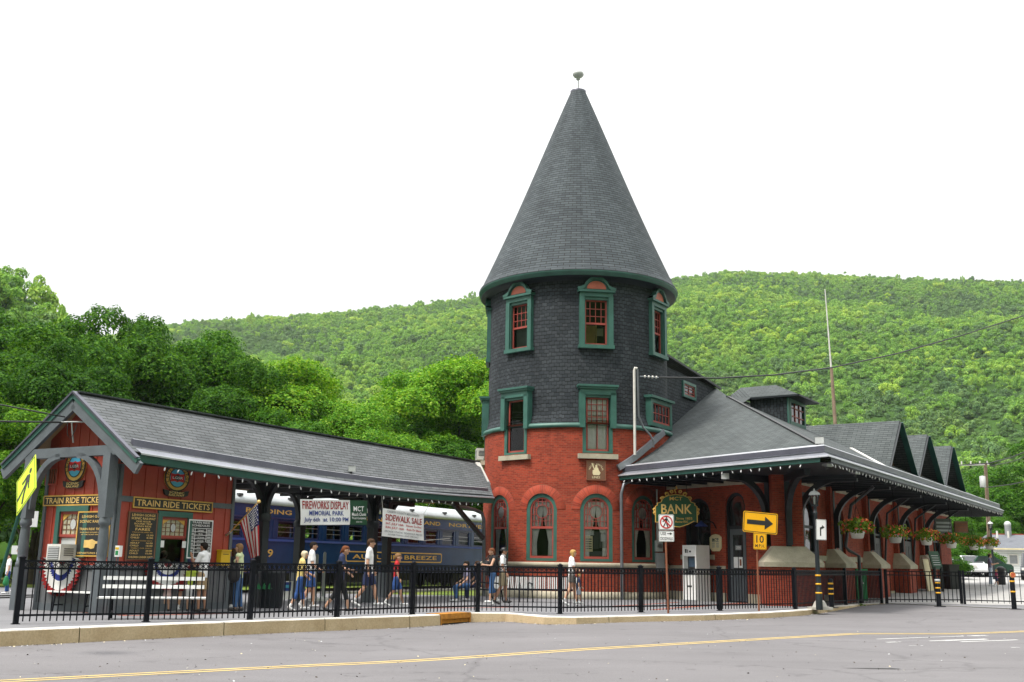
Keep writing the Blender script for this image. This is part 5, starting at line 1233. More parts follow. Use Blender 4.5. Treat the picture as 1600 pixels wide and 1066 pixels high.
b = MB('screen', af); b.box(.16, aw-.16, ah*.6, ah*.78, -.18, -.165); b.ring([(.13, ah*.58), (aw-.13, ah*.58), (aw-.13, ah*.8), (.13, ah*.8)], [(.17, ah*.61), (aw-.17, ah*.61), (aw-.17, ah*.77), (.17, ah*.77)], -.18, -.15, 'dark_grey'); b.build('screen', t)
b = MB('dark_grey', af)
for i in range(3):
    for j in range(3): b.box(.2+i*.11, .28+i*.11, ah*.475+j*.05, ah*.475+j*.05+.035, -.1-j*.03, -.02-j*.02, 'dark_grey')
b.build('keypad', t)
b = MB('black_paint', af); b.box(.13, .22, ah*.86, ah*.93, -.015, -.01); b.box(.26, .3, ah*.86, ah*.92, -.015, -.01); b.box(.36, .46, ah*.87, ah*.9, -.015, -.01); b.build('marking', t)
# ------------------------------------------------------------------ banners, flag, booth boards
bp = Fr(cw(0, 2.1, 0), (d_.x, d_.y, 0), (0, 0, 1))
def bpx(px, py): p = PP(px, py, bp.o, bp.ez); return ((p-bp.o).dot(bp.ex), p.z)
def clothquad(mb, tl, tr, br, bl, mat, c=0, n=10, amp=.02, u0=0, u1=1, v0=0, v1=1):
    rows = []
    for j in range(n+1):
        v = v0+(v1-v0)*j/n; row = []
        for i in range(n+1):
            u = u0+(u1-u0)*i/n; a = (tl[0]*(1-u)+tr[0]*u)*(1-v)+(bl[0]*(1-u)+br[0]*u)*v; z = (tl[1]*(1-u)+tr[1]*u)*(1-v)+(bl[1]*(1-u)+br[1]*u)*v
            row.append((a, z, c+amp*sin(u*9+v*3)*(.3+v)))
        rows.append(row)
    mb.grid(rows[::-1], mat)
def quadtext(mb, s, q, u0, u1, v0, v1, mat, c=.03):
    tl, tr, br, bl = q; vs, f, asp = text_geo(s); n = len(mb.V); m = mb.mi(mat)
    for x, y in vs:
        u = u0+(u1-u0)*x; v = v1+(v0-v1)*y
        a = (tl[0]*(1-u)+tr[0]*u)*(1-v)+(bl[0]*(1-u)+br[0]*u)*v; z = (tl[1]*(1-u)+tr[1]*u)*(1-v)+(bl[1]*(1-u)+br[1]*u)*v
        mb.V.append(mb.fr(a, z, c+.02*sin(u*9+v*3)*(.3+v)))
    for k in f: mb.F.append(tuple(n+i for i in k)); mb.I.append(m); mb.S.append(False); mb.U.append([(0, 0)]*len(k))
q = [bpx(469, 780), bpx(574, 782.4), bpx(574, 820), bpx(469, 820.4)]
t = thing('fireworks_banner', 'white and green banner announcing a fireworks display, hung under the canopy', 'banner', bp(q[0][0], q[0][1], 0))
b = MB('sign_white', bp); clothquad(b, *q, 'sign_white', 0, 12, .02, 0, .722); clothquad(b, *q, 'sign_green', 0, 12, .02, .722, 1); b.build('cloth', t)
b = MB('text_maroon', bp); quadtext(b, 'FIREWORKS DISPLAY', q, .025, .70, .06, .38, 'text_maroon', .012); quadtext(b, 'MEMORIAL PARK', q, .12, .62, .44, .63, 'text_blue', .012); quadtext(b, 'July 6th  at 10:00 PM', q, .05, .69, .70, .92, 'text_blue', .012)
quadtext(b, 'MCT', q, .77, .94, .24, .45, 'sign_white', .012); quadtext(b, 'Mauch Chunk', q, .745, .98, .50, .64, 'sign_white', .012); quadtext(b, 'Trust Company', q, .745, .98, .68, .80, 'sign_white', .012); quadtext(b, 'SINCE 1902', q, .82, .92, .86, .91, 'sign_white', .012); b.build('lettering', t)
b = MB('black_metal', bp)
for (a, z) in q[:2]: b.tube([(a, z, 0), (a, z+.35, 0)], .008, 5, raw=False)
b.build('cord', t)
q = [bpx(598, 794), bpx(662, 804), bpx(663, 845), bpx(596, 837.6)]
t = thing('sale_banner', 'white banner with red sidewalk sale lettering, hung crooked near the tower end of the canopy', 'banner', bp(q[0][0], q[0][1], 0))
b = MB('sign_white', bp); clothquad(b, *q, 'sign_white'); b.build('cloth', t); b = MB('text_maroon', bp)
quadtext(b, "CARBON COUNTY MERCHANTS'", q, .1, .88, .04, .13, 'text_grey', .012); quadtext(b, 'SIDEWALK SALE', q, .06, .94, .19, .42, 'text_maroon', .012); quadtext(b, 'SAT. JULY 15th   Noon To Five', q, .07, .93, .48, .58, 'sign_red', .012); quadtext(b, 'SUN. JULY 16th   Rain Or Shine', q, .07, .93, .62, .72, 'sign_red', .012); quadtext(b, 'ARCADE STATIC SIDEWALK PRICES', q, .05, .96, .77, .84, 'text_grey', .012); quadtext(b, 'ADVERTISING AND SPECIALS', q, .14, .86, .88, .94, 'text_grey', .012); b.build('lettering', t)
b = MB('offwhite', bp)
b.tube([(q[0][0], q[0][1], 0), (q[0][0]-.15, q[0][1]+.6, 0)], .008, 5, raw=False); b.tube([(q[1][0], q[1][1], 0), (q[1][0]+.5, q[1][1]+.55, 0)], .008, 5, raw=False); b.tube([(q[2][0], q[2][1], 0), (q[2][0]+1.6, q[2][1]+.12, .0)], .008, 5, raw=False); b.build('cord', t)
# flag on a slanted staff at the booth corner
fa, fz = rpx(353.4, 836.6); s_base = rw(min(fa, s1-.02), fz, .04); fdp = s_base.y
tipp = P(404.5, 784, fdp-.75); t = thing('national_flag', 'draped flag with red and white stripes and white stars on a gold staff', 'flag', s_base)
b = MB('gold'); b.tube([s_base, tipp], .018, 8); b.ball(tipp, .05, 'gold_bright', 6, True); b.tube([s_base-Vector((.03, 0, 0)), s_base+(tipp-s_base).normalized()*.15], .035, 8, 'steel'); b.build('staff', t)
A = s_base.lerp(tipp, .40); Bp = s_base.lerp(tipp, .97); nh, nl = 26, 40; rows = []; LA, LB = P(391, 874, fdp-.3), P(404, 868, fdp-.7)
for j in range(nl+1):
    v = j/nl; row = []
    for i in range(nh+1):
        u = i/nh; p = A.lerp(Bp, u); e = LA.lerp(LB, u)
        mid = p.lerp(e, v); mid.z = p.z+(e.z-p.z)*v
        fold = .09*sin(u*13+v*1.5)*min(1, v*2.5); mid += Vector((.5*fold, -fold, 0)); row.append(mid)
    rows.append(row)
b = MB('flag_white')
for i in range(nh):
    for j in range(nl):
        st_ = int(i/nh*13); can = i/nh >= 6/13 and j/nl < .42
        b.face([rows[j][i], rows[j][i+1], rows[j+1][i+1], rows[j+1][i]], 'flag_blue' if can else ('flag_red' if st_ % 2 == 0 else 'flag_white'), None, True, True)
b.build('cloth', t)
b = MB('flag_white')
for j in range(1, 16, 2):
    for i in range(13, 26, 2):
        ii = i+(j//2) % 2
        if ii < nh: p = rows[j][ii]; b.ball(p+Vector((0, -.004, 0)), .018, 'flag_white', 4, True)
b.build('star', t)
# booth lettering boards
def board(fr_, pxf, x0, y0, x1, y1, name, label, mat='black_paint', edge='gold', c=.03, cat='sign'):
    (a0, z1), (a1, _) = pxf(x0, y0), pxf(x1, y0); _, z0 = pxf(x0, y1); f2 = fr_.shift((a0+a1)/2, (z0+z1)/2, c); t = thing(name, label, cat, f2.o); W, H_ = (a1-a0)/2, (z1-z0)/2
    b = MB(mat, f2); b.box(-W, W, -H_, H_, -.02, .015, mat); e = .022
    if edge: b.ring([(-W-.01, -H_-.01), (W+.01, -H_-.01), (W+.01, H_+.01), (-W-.01, H_+.01)], [(-W+e, -H_+e), (W-e, -H_+e), (W-e, H_-e), (-W+e, H_-e)], -.018, .024, edge)
    b.build('board', t); return t, f2, W, H_
t, f2, W, Hh = board(rw, rpx, 207.6, 776.4, 331, 793, 'ticket_sign', 'long black sign with gold TRAIN RIDE TICKETS lettering over the ticket window under the eave')
b = MB('gold_bright', f2); b.text('TRAIN RIDE TICKETS', -W*.93, W*.93, -Hh*.6, Hh*.6, .019); b.build('lettering', t)
t, f2, W, Hh = board(fw, fpx, 71.5, 775.5, 172, 790.6, 'ticket_sign', 'long black sign with gold TRAIN RIDE TICKETS lettering on the sunlit gable end')
b = MB('gold_bright', f2); b.text('TRAIN RIDE TICKETS', -W*.94, W*.94, -Hh*.6, Hh*.6, .019); b.build('lettering', t)
t, f2, W, Hh = board(rw, rpx, 200, 799, 246, 875, 'fare_board', 'tall black board with gold lines of fares left of the ticket window', 'brown_board', None); b = MB('black_paint', f2); b.box(-W*.9, W*.9, -Hh*.96, Hh*.96, .015, .02); b.build('panel', t)
b = MB('gold_bright', f2)
for s, y0, y1, w_ in (('LEHIGH GORGE', .82, .92, .8), ('SCENIC RAILWAY', .68, .78, .82), ('ONE HOUR', .57, .64, .5), ('ROUND TRIP', .47, .54, .6), ('TRAIN RIDE', .37, .44, .55), ('FARES', .22, .33, .5), ('COACH OR OPEN AIR', .13, .17, .7), ('CROWN COACH SEATS', -.22, -.18, .7), ('FAMILY CAR ONLY', -.53, -.49, .7), ('CHILDREN UNDER 3 FREE', -.92, -.84, .82)): b.text(s, -W*w_, W*w_, Hh*y0, Hh*y1, .024, 'gold' if y1-y0 < .06 else None)
for y, p1_, p2_ in ((.0, '12.00', '8.00'), (-.33, '16.00', '10.00'), (-.65, '20.00', '15.00')):
    b.text('ADULT', -W*.78, -W*.15, Hh*(y), Hh*(y+.07), .024); b.text(p1_, W*.3, W*.75, Hh*y, Hh*(y+.07), .024); b.text('CHILD', -W*.78, -W*.2, Hh*(y-.11), Hh*(y-.04), .024); b.text(p2_, W*.3, W*.75, Hh*(y-.11), Hh*(y-.04), .024)
b.build('lettering', t)
t, f2, W, Hh = board(fw, fpx, 125.6, 800, 176, 869, 'direction_board', 'black board with gold pointing hand beside the window of the gable end')
b = MB('gold_bright', f2)
for s, y0, y1, w_ in (('LEHIGH GORGE', .72, .84, .75), ('SCENIC RAILWAY', .50, .62, .85), ('TRAIN RIDE TICKETS', .16, .27, .85), ('AVAILABLE AROUND CORNER', .04, .09, .8), ('AT THE TICKET WINDOW', -.06, -.01, .7), ('DEPARTURES DAILY', -.9, -.82, .85)): b.text(s, -W*w_, W*w_, Hh*y0, Hh*y1, .022)
b.prism([(-.22, -.42), (-.10, -.42), (-.02, -.46), (.08, -.44), (.1, -.36), (.12, -.30), (.26, -.30), (.27, -.24), (.12, -.23), (.02, -.18), (-.08, -.2), (-.22, -.2)], .015, .022) if False else b.prism([(x*W*1.6, Hh*y) for x, y in ((-.3, -.62), (-.12, -.62), (-.02, -.68), (.1, -.64), (.12, -.52), (.14, -.44), (.34, -.44), (.35, -.35), (.14, -.33), (.0, -.24), (-.12, -.28), (-.3, -.28))], .015, .022); b.build('lettering', t)
t, f2, W, Hh = board(rw, rpx, 294, 812, 331, 872, 'schedule_board', 'black board ruled with white lines listing departure times right of the ticket window', 'black_paint', 'sign_white')
b = MB('sign_white', f2); b.text('TRAIN RIDE', -W*.75, W*.75, Hh*.82, Hh*.93, .019); b.text('SCHEDULES', -W*.75, W*.75, Hh*.66, Hh*.77, .019)
for k in range(8): y = Hh*(.55-.18*k); b.box(-W*.94, W*.94, y, y+.014, .015, .019)
for x in (-.45, .5): b.box(W*x-.008, W*x+.008, -Hh*.95, Hh*.55, .015, .0185)
for k, s in enumerate(('DEPART', 'Monday', '11:00 Saturday', '12:00 Sunday', '1:00 Saturday', '2:00 Sunday', '3:00 Daily')): y = Hh*(.40-.18*k); b.text(s, -W*.4, W*.45, y, y+Hh*.09, .019, None, True); b.box(-W*.85, -W*.55, y+.01, y+.05, .015, .0187, 'light_grey'); b.box(W*.58, W*.88, y+.01, y+.05, .015, .0187, 'light_grey')
b.build('lettering', t)
def emblem(fr_, pxf, cx, cy, half_w, half_h, label):
    a, z = pxf(cx, cy); a2, _ = pxf(cx+half_w, cy); _, z2 = pxf(cx, cy-half_h); f2 = fr_.shift(a, z, .03); W, Hh = a2-a, z2-z; t = thing('railway_emblem', label, 'emblem', f2.o)
    q = [2*pi*i/32 for i in range(32)]; b = MB('gold', f2); b.prism([(W*cos(x), Hh*sin(x)) for x in q], -.02, .02); b.ring([(W*cos(x), Hh*sin(x)) for x in q], [(W*.93*cos(x), Hh*.93*sin(x)) for x in q], 0, .03, 'black_paint')
    b.prism([(W*.62*cos(x), Hh*.68*sin(x)) for x in q], .02, .026, 'sky_blue_paint'); b.ring([(W*.66*cos(x), Hh*.72*sin(x)) for x in q], [(W*.6*cos(x), Hh*.66*sin(x)) for x in q], .02, .031, 'black_paint')
    b.prism([(-W*.55, -Hh*.32), (-W*.2, -Hh*.26), (0, -Hh*.33), (W*.2, -Hh*.26), (W*.55, -Hh*.32), (W*.55, Hh*.32), (W*.2, Hh*.26), (0, Hh*.33), (-W*.2, Hh*.26), (-W*.55, Hh*.32)], .026, .033, 'sign_red')
    b.prism([(-W*.36, 0), (0, -Hh*.24), (W*.36, 0), (0, Hh*.24)], .033, .037, 'black_paint'); b.text('LGSR', -W*.42, W*.42, -Hh*.09, Hh*.09, .039, 'sign_white')
    for k, ch in enumerate('LEHIGH GORGE'):
        if ch != ' ': an = radians(200-220*k/11); r_ = .82; b.fr = f2.shift(W*r_*cos(an), Hh*r_*sin(an)).roll(an-pi/2); b.text(ch, -.035, .035, -.045, .045, .024, 'black_paint', True)
    b.fr = f2; b.prism([(-W*.92, -Hh*1.28), (-W*.6, -Hh*1.4), (W*.6, -Hh*1.4), (W*.92, -Hh*1.28), (W*1.02, -Hh*.92), (W*.6, -Hh*1.0), (-W*.6, -Hh*1.0), (-W*1.02, -Hh*.92)], -.02, .04, 'black_paint'); b.text('SCENIC', -W*.62, W*.62, -Hh*1.19, -Hh*1.03, .044, 'gold_bright'); b.text('RAILWAY', -W*.62, W*.62, -Hh*1.37, -Hh*1.22, .044, 'gold_bright'); b.build('shield', t)
emblem(fw, fpx, 120, 729, 16, 24, 'oval gold and blue railway emblem with a red panel high on the gable end')
emblem(rw, rpx, 275, 747, 19, 21, 'oval gold and blue railway emblem with red panel in shade under the eave')
def bunting(fr_, pxf, cx, cy, half_w, depth, label):
    a, z = pxf(cx, cy); a2, _ = pxf(cx+half_w, cy); _, z2 = pxf(cx, cy+depth); f2 = fr_.shift(a, z, .06); W, D = a2-a, z-z2; t = thing('bunting_fan', label, 'bunting', f2.o); b = MB('flag_white', f2)
    bands = [(.0, .18, 'bunting_red'), (.18, .45, 'flag_white'), (.45, .6, 'bunting_blue'), (.6, .84, 'flag_white'), (.84, 1., 'bunting_red')]; n_ = 48
    for r0, r1, m_n in bands:
        rows = []
        for r_ in (r0, (r0+r1)/2, r1):
            rows.append([(W*max(r_, .02)*cos(pi+pi*i/n_), D*max(r_, .02)*sin(pi+pi*i/n_), (.02+.05*r_)*(1+.9*cos(pi*i))+.01) for i in range(n_+1)])
        b.grid(rows[::-1], m_n)
    b.build('cloth', t)
bunting(fw, fpx, 104, 872, 33, 60, 'pleated red, white and blue fan on the sunlit gable end below the air conditioner')
bunting(rw, rpx, 258, 879, 36, 42, 'pleated red, white and blue fan below the ticket window, half hidden by people')
a, z = fpx(122, 851); _, z0 = fpx(122, 873)
f2 = fw.shift(a-.24, z0-.08, .0); aircon(f2, .5, z-z0+.08, .5, 'air_conditioner', 'white window air conditioner above the bunting on the booth gable end')
(a0, z1), (a1, z0) = rpx(338.5, 859), rpx(351, 884); f2 = rw.shift((a0+a1)/2, z0, .02); W = (a1-a0)/2; t = thing('mail_box', 'small yellow box on the corner of the red booth wall', 'mail box', f2.o)
b = MB('mail_yellow', f2); b.box(-W, W, 0, z1-z0-.04, 0, .16); b.box(-W-.015, W+.015, z1-z0-.04, z1-z0, -.0, .19); b.box(-W*.6, W*.6, (z1-z0)*.7, (z1-z0)*.74, .16, .165, 'black_paint'); b.build('casing', t); b = MB('black_paint', f2); b.box(-W*.7, W*1.9, -.10, -.02, .0, .02); b.text('RIDE INFO', -W*.6, W*1.8, -.085, -.035, .022, 'gold_bright'); b.build('name_plate', t)
p = PZ(177, 958, PAV); p = cw(.25, 1.75, 0); t = thing('paper_dispenser', 'small white and green leaflet box on a grey stem at the booth corner', 'leaflet box', v3(p, PAV)); zz = P(177, 870, p.y).z; fr = Fr((p.x, p.y, zz), (.9, -.3, 0), (0, 0, 1)); b = MB('white_paint', fr); b.box(-.06, .06, 0, .26, -.06, .06); b.box(-.04, .04, .04, .14, .06, .065, 'bin_green'); b.box(-.05, .05, .17, .22, .06, .066, 'mail_yellow'); b.build('casing', t); b = MB('grey_paint'); b.tube([v3(p, PAV), Vector((p.x, p.y, zz))], .025, 8); b.build('stem', t)
# ------------------------------------------------------------------ benches, bins and other furniture
def slat_bench(fr_, W, label, seatz=.44, backz=.86, planks=True):
    t = thing('white_bench', label, 'bench', fr_.o, 'white slatted benches by the booth'); 
    for z, c, h in ((backz-.03, -.42, .08), (backz-.21, -.38, .08)):
        b = MB('white_paint', fr_); b.box(-W/2+.05, W/2-.05, z, z+h, c, c+.03); b.build('back_slat', t)
    b = MB('white_paint', fr_)
    for c in (-.34, -.18, -.02): b.box(-W/2, W/2, seatz, seatz+.035, c, c+.14)
    b.build('seat', t)
    for x in (-W/2+.28, W/2-.28):
        b = MB('black_metal', fr_)
        for A, B in (((x, 0, .1), (x, seatz, .05)), ((x, 0, -.5), (x, seatz, -.34)), ((x, seatz, -.34), (x, backz+.04, -.44)), ((x, seatz-.02, -.36), (x, seatz-.02, .1)), ((x, .16, -.44), (x, .16, .09))): b.bar(A, B, .045, .03, raw=False)
        b.build('leg', t)
    return t
gA = PZ(182, 970, PAV); gB = PZ(266, 970, PAV); dirb = (gB-gA).normalized(); mid = gA.lerp(gB, .5)+Vector((-.0, .45, 0)); W = (PZ(306, 960, PAV)-PZ(153, 962, PAV)).length*1.0
slat_bench(Fr(mid, (dirb.x, dirb.y, 0), (0, 0, 1)), W, 'long white slatted bench behind the railing below the fare board')
gA = PZ(92, 957, PAV); gB = PZ(135, 958, PAV); dirb = (gB-gA).normalized(); slat_bench(Fr(gA.lerp(gB, .35)+Vector((0, .15, 0)), (m_.x, m_.y, 0), (0, 0, 1)), 1.7, 'short white slatted bench in front of the bunting on the gable end', .46, .84)
def black_bench(fr_, W, label):
    t = thing('black_bench', label, 'bench', fr_.o, 'black metal benches along the station'); b = MB('black_metal', fr_)
    n_ = int(W/.07)
    for i in range(n_+1): x = -W/2+W*i/n_; b.bar((x, .46, -.42), (x, .86, -.52), .04, .012, 'light_grey', raw=False, up=(0, -1, 0))
    b.bar((-W/2, .88, -.53), (W/2, .88, -.53), .04, .04, raw=False); b.bar((-W/2, .44, -.42), (W/2, .44, -.42), .04, .04, raw=False); b.build('backrest', t)
    b = MB('black_metal', fr_)
    for i in range(n_+1): x = -W/2+W*i/n_; b.bar((x, .44, -.42), (x, .44, .05), .04, .012, 'dark_grey', raw=False)
    b.bar((-W/2, .43, .06), (W/2, .43, .06), .05, .05, raw=False); b.build('seat', t)
    for x in (-W/2+.04, W/2-.04):
        b = MB('black_metal', fr_); b.tube([(x, 0, .1), (x, .3, .05), (x, .64, .06), (x, .66, -.1), (x, .62, -.45)], .025, 6, raw=False); b.tube([(x, 0, -.6), (x, .25, -.48), (x, .46, -.42), (x, .9, -.53)], .025, 6, raw=False); b.build('arm', t)
g_ = PZ(857, 943, PAV); black_bench(Fr(g_+Vector((0, .5, 0)), (1, .02, 0), (0, 0, 1)), 2.05, 'black slatted metal bench in front of the tower below the arched windows')
g_ = PZ(806, 942, PAV); black_bench(Fr(g_+Vector((-.1, .6, 0)), (.95, -.3, 0), (0, 0, 1)), 1.2, 'black metal bench beside the couple, left end of the brick tower')
g_ = PZ(736, 942, PAV); bench_people = Fr(g_+Vector((0, .2, 0)), (.35, .93, 0), (0, 0, 1)); black_bench(Fr(g_+Vector((.45, .4, 0)), (-.35, .93, 0), (0, 0, 1), (-.93, -.35, 0)), 1.5, 'black metal bench seating two people at the end of the canopy')
g_ = PZ(1265, 935, PAV); black_bench(Fr(g_+Vector((.1, .5, 0)), (e1.x, e1.y, 0), (0, 0, 1)), 1.4, 'black metal bench against the brick wall behind the lamp post')
# litter bin, barrier, board
p = PZ(422, 950, PAV); t = thing('litter_bin', 'dark navy litter bin beside the front canopy post', 'bin', p); hB_ = P(422, 890, p.y).z-PAV; b = MB('dark_trim', zframe(p, .5)); b.lathe([(.30, 0), (.33, .05), (.36, hB_-.15), (.38, hB_-.12), (.38, hB_-.04), (.30, hB_), (.01, hB_)], 20, 'cloth_navy' if 'cloth_navy' in MATS else 'dark_trim'); b.build('body', t)
b = MB('light_grey', Fr(p+Vector((-.1, -.37, hB_*.5)), (1, .05, 0), (0, 0, 1)));
for k in range(3): x = -.16+.15*k; b.prism([(x-.05, 0), (x-.01, 0), (x+.02, .1), (x+.06, 0), (x+.02, -.02), (x+.0, .16), (x-.03, .12)], -.02, .012, 'bin_green')
b.build('emblem', t)
p = PZ(446, 939, PAV); t = thing('folding_board', 'small folding board with blue and white posters beyond the litter bin', 'sign', p); hh = P(446, 908, p.y).z-PAV; b = MB('sign_white', Fr(p, (.97, .2, 0), (0, .12, 1))); b.box(-.2, .2, .05, hh, -.012, .0); b.box(-.16, .14, hh*.5, hh*.95, 0, .006, 'text_blue'); b.box(-.05, .1, hh*.66, hh*.8, .006, .009, 'sky_blue_paint'); b.build('panel', t)
b = MB('black_metal', Fr(p+Vector((0, .3, 0)), (.97, .2, 0), (0, -.25, 1))); b.box(-.2, -.16, 0, hh, -.01, .01); b.box(.16, .2, 0, hh, -.01, .01); b.build('leg', t)
for px, yt, lab in ((492, 866, 'shorter grey steel post with a white foot behind the boy in white'), (504, 863, 'taller grey steel post with a white foot behind the boy in white')):
    p = PZ(px, 939, PAV); t = thing('barrier_post', lab, 'post', p, 'steel posts behind the walkers'); b = MB('steel', zframe(p)); b.lathe([(.05, .1), (.05, P(px, yt, p.y).z-PAV-.03), (.03, P(px, yt, p.y).z-PAV), (.005, P(px, yt, p.y).z-PAV+.01)], 12, 'light_grey'); b.build('pipe', t); b = MB('white_paint', zframe(p)); b.lathe([(.26, 0), (.24, .06), (.08, .14), (.01, .15)], 14); b.build('foot', t)
# ------------------------------------------------------------------ string lights and floodlights
def string_lights(pts, step, label, drop=.03):
    t = thing('string_lights', label, 'string lights', pts[0], 'light strings under the eaves'); b = MB('black_paint'); b.tube(pts, .009, 5); b.build('wire', t)
    L = 0; nxt = step/2; proto = None
    for a, c in zip(pts[:-1], pts[1:]):
        l = (c-a).length
        while nxt < L+l:
            p = a.lerp(c, (nxt-L)/l)
            if proto is None:
                b = MB('bulb', zframe(pts[0])); b.lathe([(.01, 0), (.012, -.02), (.02, -.05), (.017, -.09), (.004, -.105)], 8); proto = b.build('bulb', t); o = proto
            else: o = proto.copy(); COL.objects.link(o); o.parent = t
            o.location = p-pts[0]; nxt += step*random.uniform(.93, 1.07); o.rotation_euler = (random.uniform(-.5, .5), random.uniform(-.5, .5), 0)
        L += l
string_lights([cw(s, WE-.0, ZE+sag(s)-.27) for s in ss if .1 < s < SEE], .46, 'string of small white bulbs along the canopy eave over the platform')
string_lights([E0+v3(nf, 0)*.17+Vector((0, 0, -.49))+tl*(-k*.8) for k in range(int((C-E0).length/.8)+1)], .45, 'string of small white bulbs under the short eave over the bank door')
string_lights([v3(C, Ez-.49)+v3(n1, 0)*.17+v3(e1, 0)*k for k in range(int(Lb)+1)], .42, 'string of small white bulbs under the long eave running away from the corner')
def floodlight(p, aim, label, s=1):
    f = Fr(p, (1, 0, 0), (0, 0, 1)).yaw(aim); t = thing('floodlight', label, 'floodlight', p, 'floodlights on the roofs'); b = MB('dark_grey', f.shift(0, .12*s)); q = .12*s
    o0 = [(-q*.6, -q*.45, -.12*s), (q*.6, -q*.45, -.12*s), (q*.6, q*.45, -.12*s), (-q*.6, q*.45, -.12*s)]; o1 = [(-q, -q*.75, .1*s), (q, -q*.75, .1*s), (q, q*.75, .1*s), (-q, q*.75, .1*s)]
    for i in range(4): j = (i+1) % 4; b.face([o0[i], o0[j], o1[j], o1[i]], 'mid_grey')
    b.face(o0[::-1]); b.build('housing', t); b = MB('light_grey', f.shift(0, .12*s)); b.face([(x*.95, y*.95, .095*s) for x, y, _ in o1]); b.build('lens', t); b = MB('dark_grey', f); b.box(-.03*s, .03*s, -.02, .06*s, -.03*s, .03*s); b.build('bracket', t)
floodlight(B_(1282, 697)+Vector((0, 0, .02)), -.5, 'white faced floodlight on the roof corner above the gutter', 1.25)
floodlight(PI(549, 739, cw(8, WE, ZE-.1), Vector((m_.x*.706, m_.y*.706, 1))), .3, 'grey floodlight on the middle of the canopy roof')
floodlight(PP(1132, 742, E0+v3(nf, 0)*.0, nf)+Vector((0, 0, -.2)), 0, 'grey floodlight hanging from the eave above the bank door', 1.2)
for px, py, lab in ((1292, 727, 'floodlight under the eave just right of the roof corner'), (1336, 739, 'floodlight under the long eave above the first hanging basket'), (1398, 757, 'floodlight under the long eave above the second hanging basket')): floodlight(PP(px, py, C-v3(n1, 0)*.05, n1)+Vector((0, 0, -.1)), .6, lab, 1.15)
# ------------------------------------------------------------------ hanging flower baskets
def basket(px, py, sz, label):
    c = PP(px, py, C-v3(n1, 0)*.35, n1); c = c+v3(n1, 0)*0; t = thing('flower_basket', label, 'flower basket', c, 'flower baskets hanging from the long eave'); R_ = .46*sz
    b = MB('offwhite', zframe(c)); b.lathe([(.12, -.42), (.2, -.4), (.27, -.12), (.28, -.08), (.25, -.08)], 14); b.build('pot', t)
    b = MB('black_metal')
    for k in range(3): a = 2*pi*k/3; b.tube([c+Vector((.26*cos(a), .26*sin(a), -.1)), c+Vector((0, 0, .75))], .008, 5)
    b.tube([c+Vector((0, 0, .75)), Vector((c.x, c.y, Ez-.48))], .01, 5); b.build('chain', t)
    n_ = 420; rng = np.random.default_rng(int(px)); th = rng.uniform(0, 2*pi, n_); ph = np.arccos(rng.uniform(-.75, 1, n_)); rr = R_*rng.uniform(.55, 1.12, n_)*(1+.25*np.sin(th*3+px))
    ctr = np.stack([rr*np.sin(ph)*np.cos(th)*1.12, rr*np.sin(ph)*np.sin(th)*1.12, rr*np.cos(ph)*.62-.02], 1); nrm = ctr/np.linalg.norm(ctr, axis=1)[:, None]
    V, Q = leafquads(ctr, nrm+rng.normal(0, .6, (n_, 3)), rng.uniform(.04, .09, n_), rng); o = npmesh('foliage', V, Q, ['leaf_basket'], t); COL.objects.link(o)
    n2 = 110; th = rng.uniform(0, 2*pi, n2); ph = np.arccos(rng.uniform(-.6, 1, n2)); rr = R_*rng.uniform(.9, 1.15, n2); ctr = np.stack([rr*np.sin(ph)*np.cos(th)*1.15, rr*np.sin(ph)*np.sin(th)*1.15, rr*np.cos(ph)*.66], 1)
    V, Q = leafquads(ctr, ctr+rng.normal(0, .3, (n2, 3)), rng.uniform(.035, .065, n2), rng); o = npmesh('blossom', V, Q, ['flower_red', 'flower_orange'], t, mi=(rng.uniform(0, 1, n2) > .55).astype(int)); COL.objects.link(o)
def leafquads(c, n, s, rng, fold=.35):
    n = n/np.maximum(np.linalg.norm(n, axis=1), 1e-6)[:, None]; r = rng.normal(0, 1, c.shape); t1 = np.cross(n, r); t1 /= np.maximum(np.linalg.norm(t1, axis=1), 1e-6)[:, None]; t2 = np.cross(n, t1); s = s[:, None]; k = len(c)
    V = np.stack([c-t1*s, c-t2*s*.62+n*s*fold*.3, c+t1*s*1.05-n*s*fold*.4, c+t2*s*.62+n*s*fold*.3], 1).reshape(-1, 3)
    return V, np.arange(4*k).reshape(k, 4)
for px, py, sz, lab in ((1339, 823, 1.0, 'fullest basket of red flowers, the nearest to the corner lamp post'), (1398.5, 832, 1.0, 'second flower basket along the eave, white pot showing below'), (1447, 837, 1.0, 'third flower basket along the eave, in front of the dark doors'), (1486, 843, 1.05, 'fourth flower basket along the eave, before the bushes'), (1521, 847, 1.1, 'fifth flower basket along the eave, with a white pot'), (1546, 847, 1.0, 'last flower basket hanging at the far end of the long eave')): basket(px, py, sz, lab)
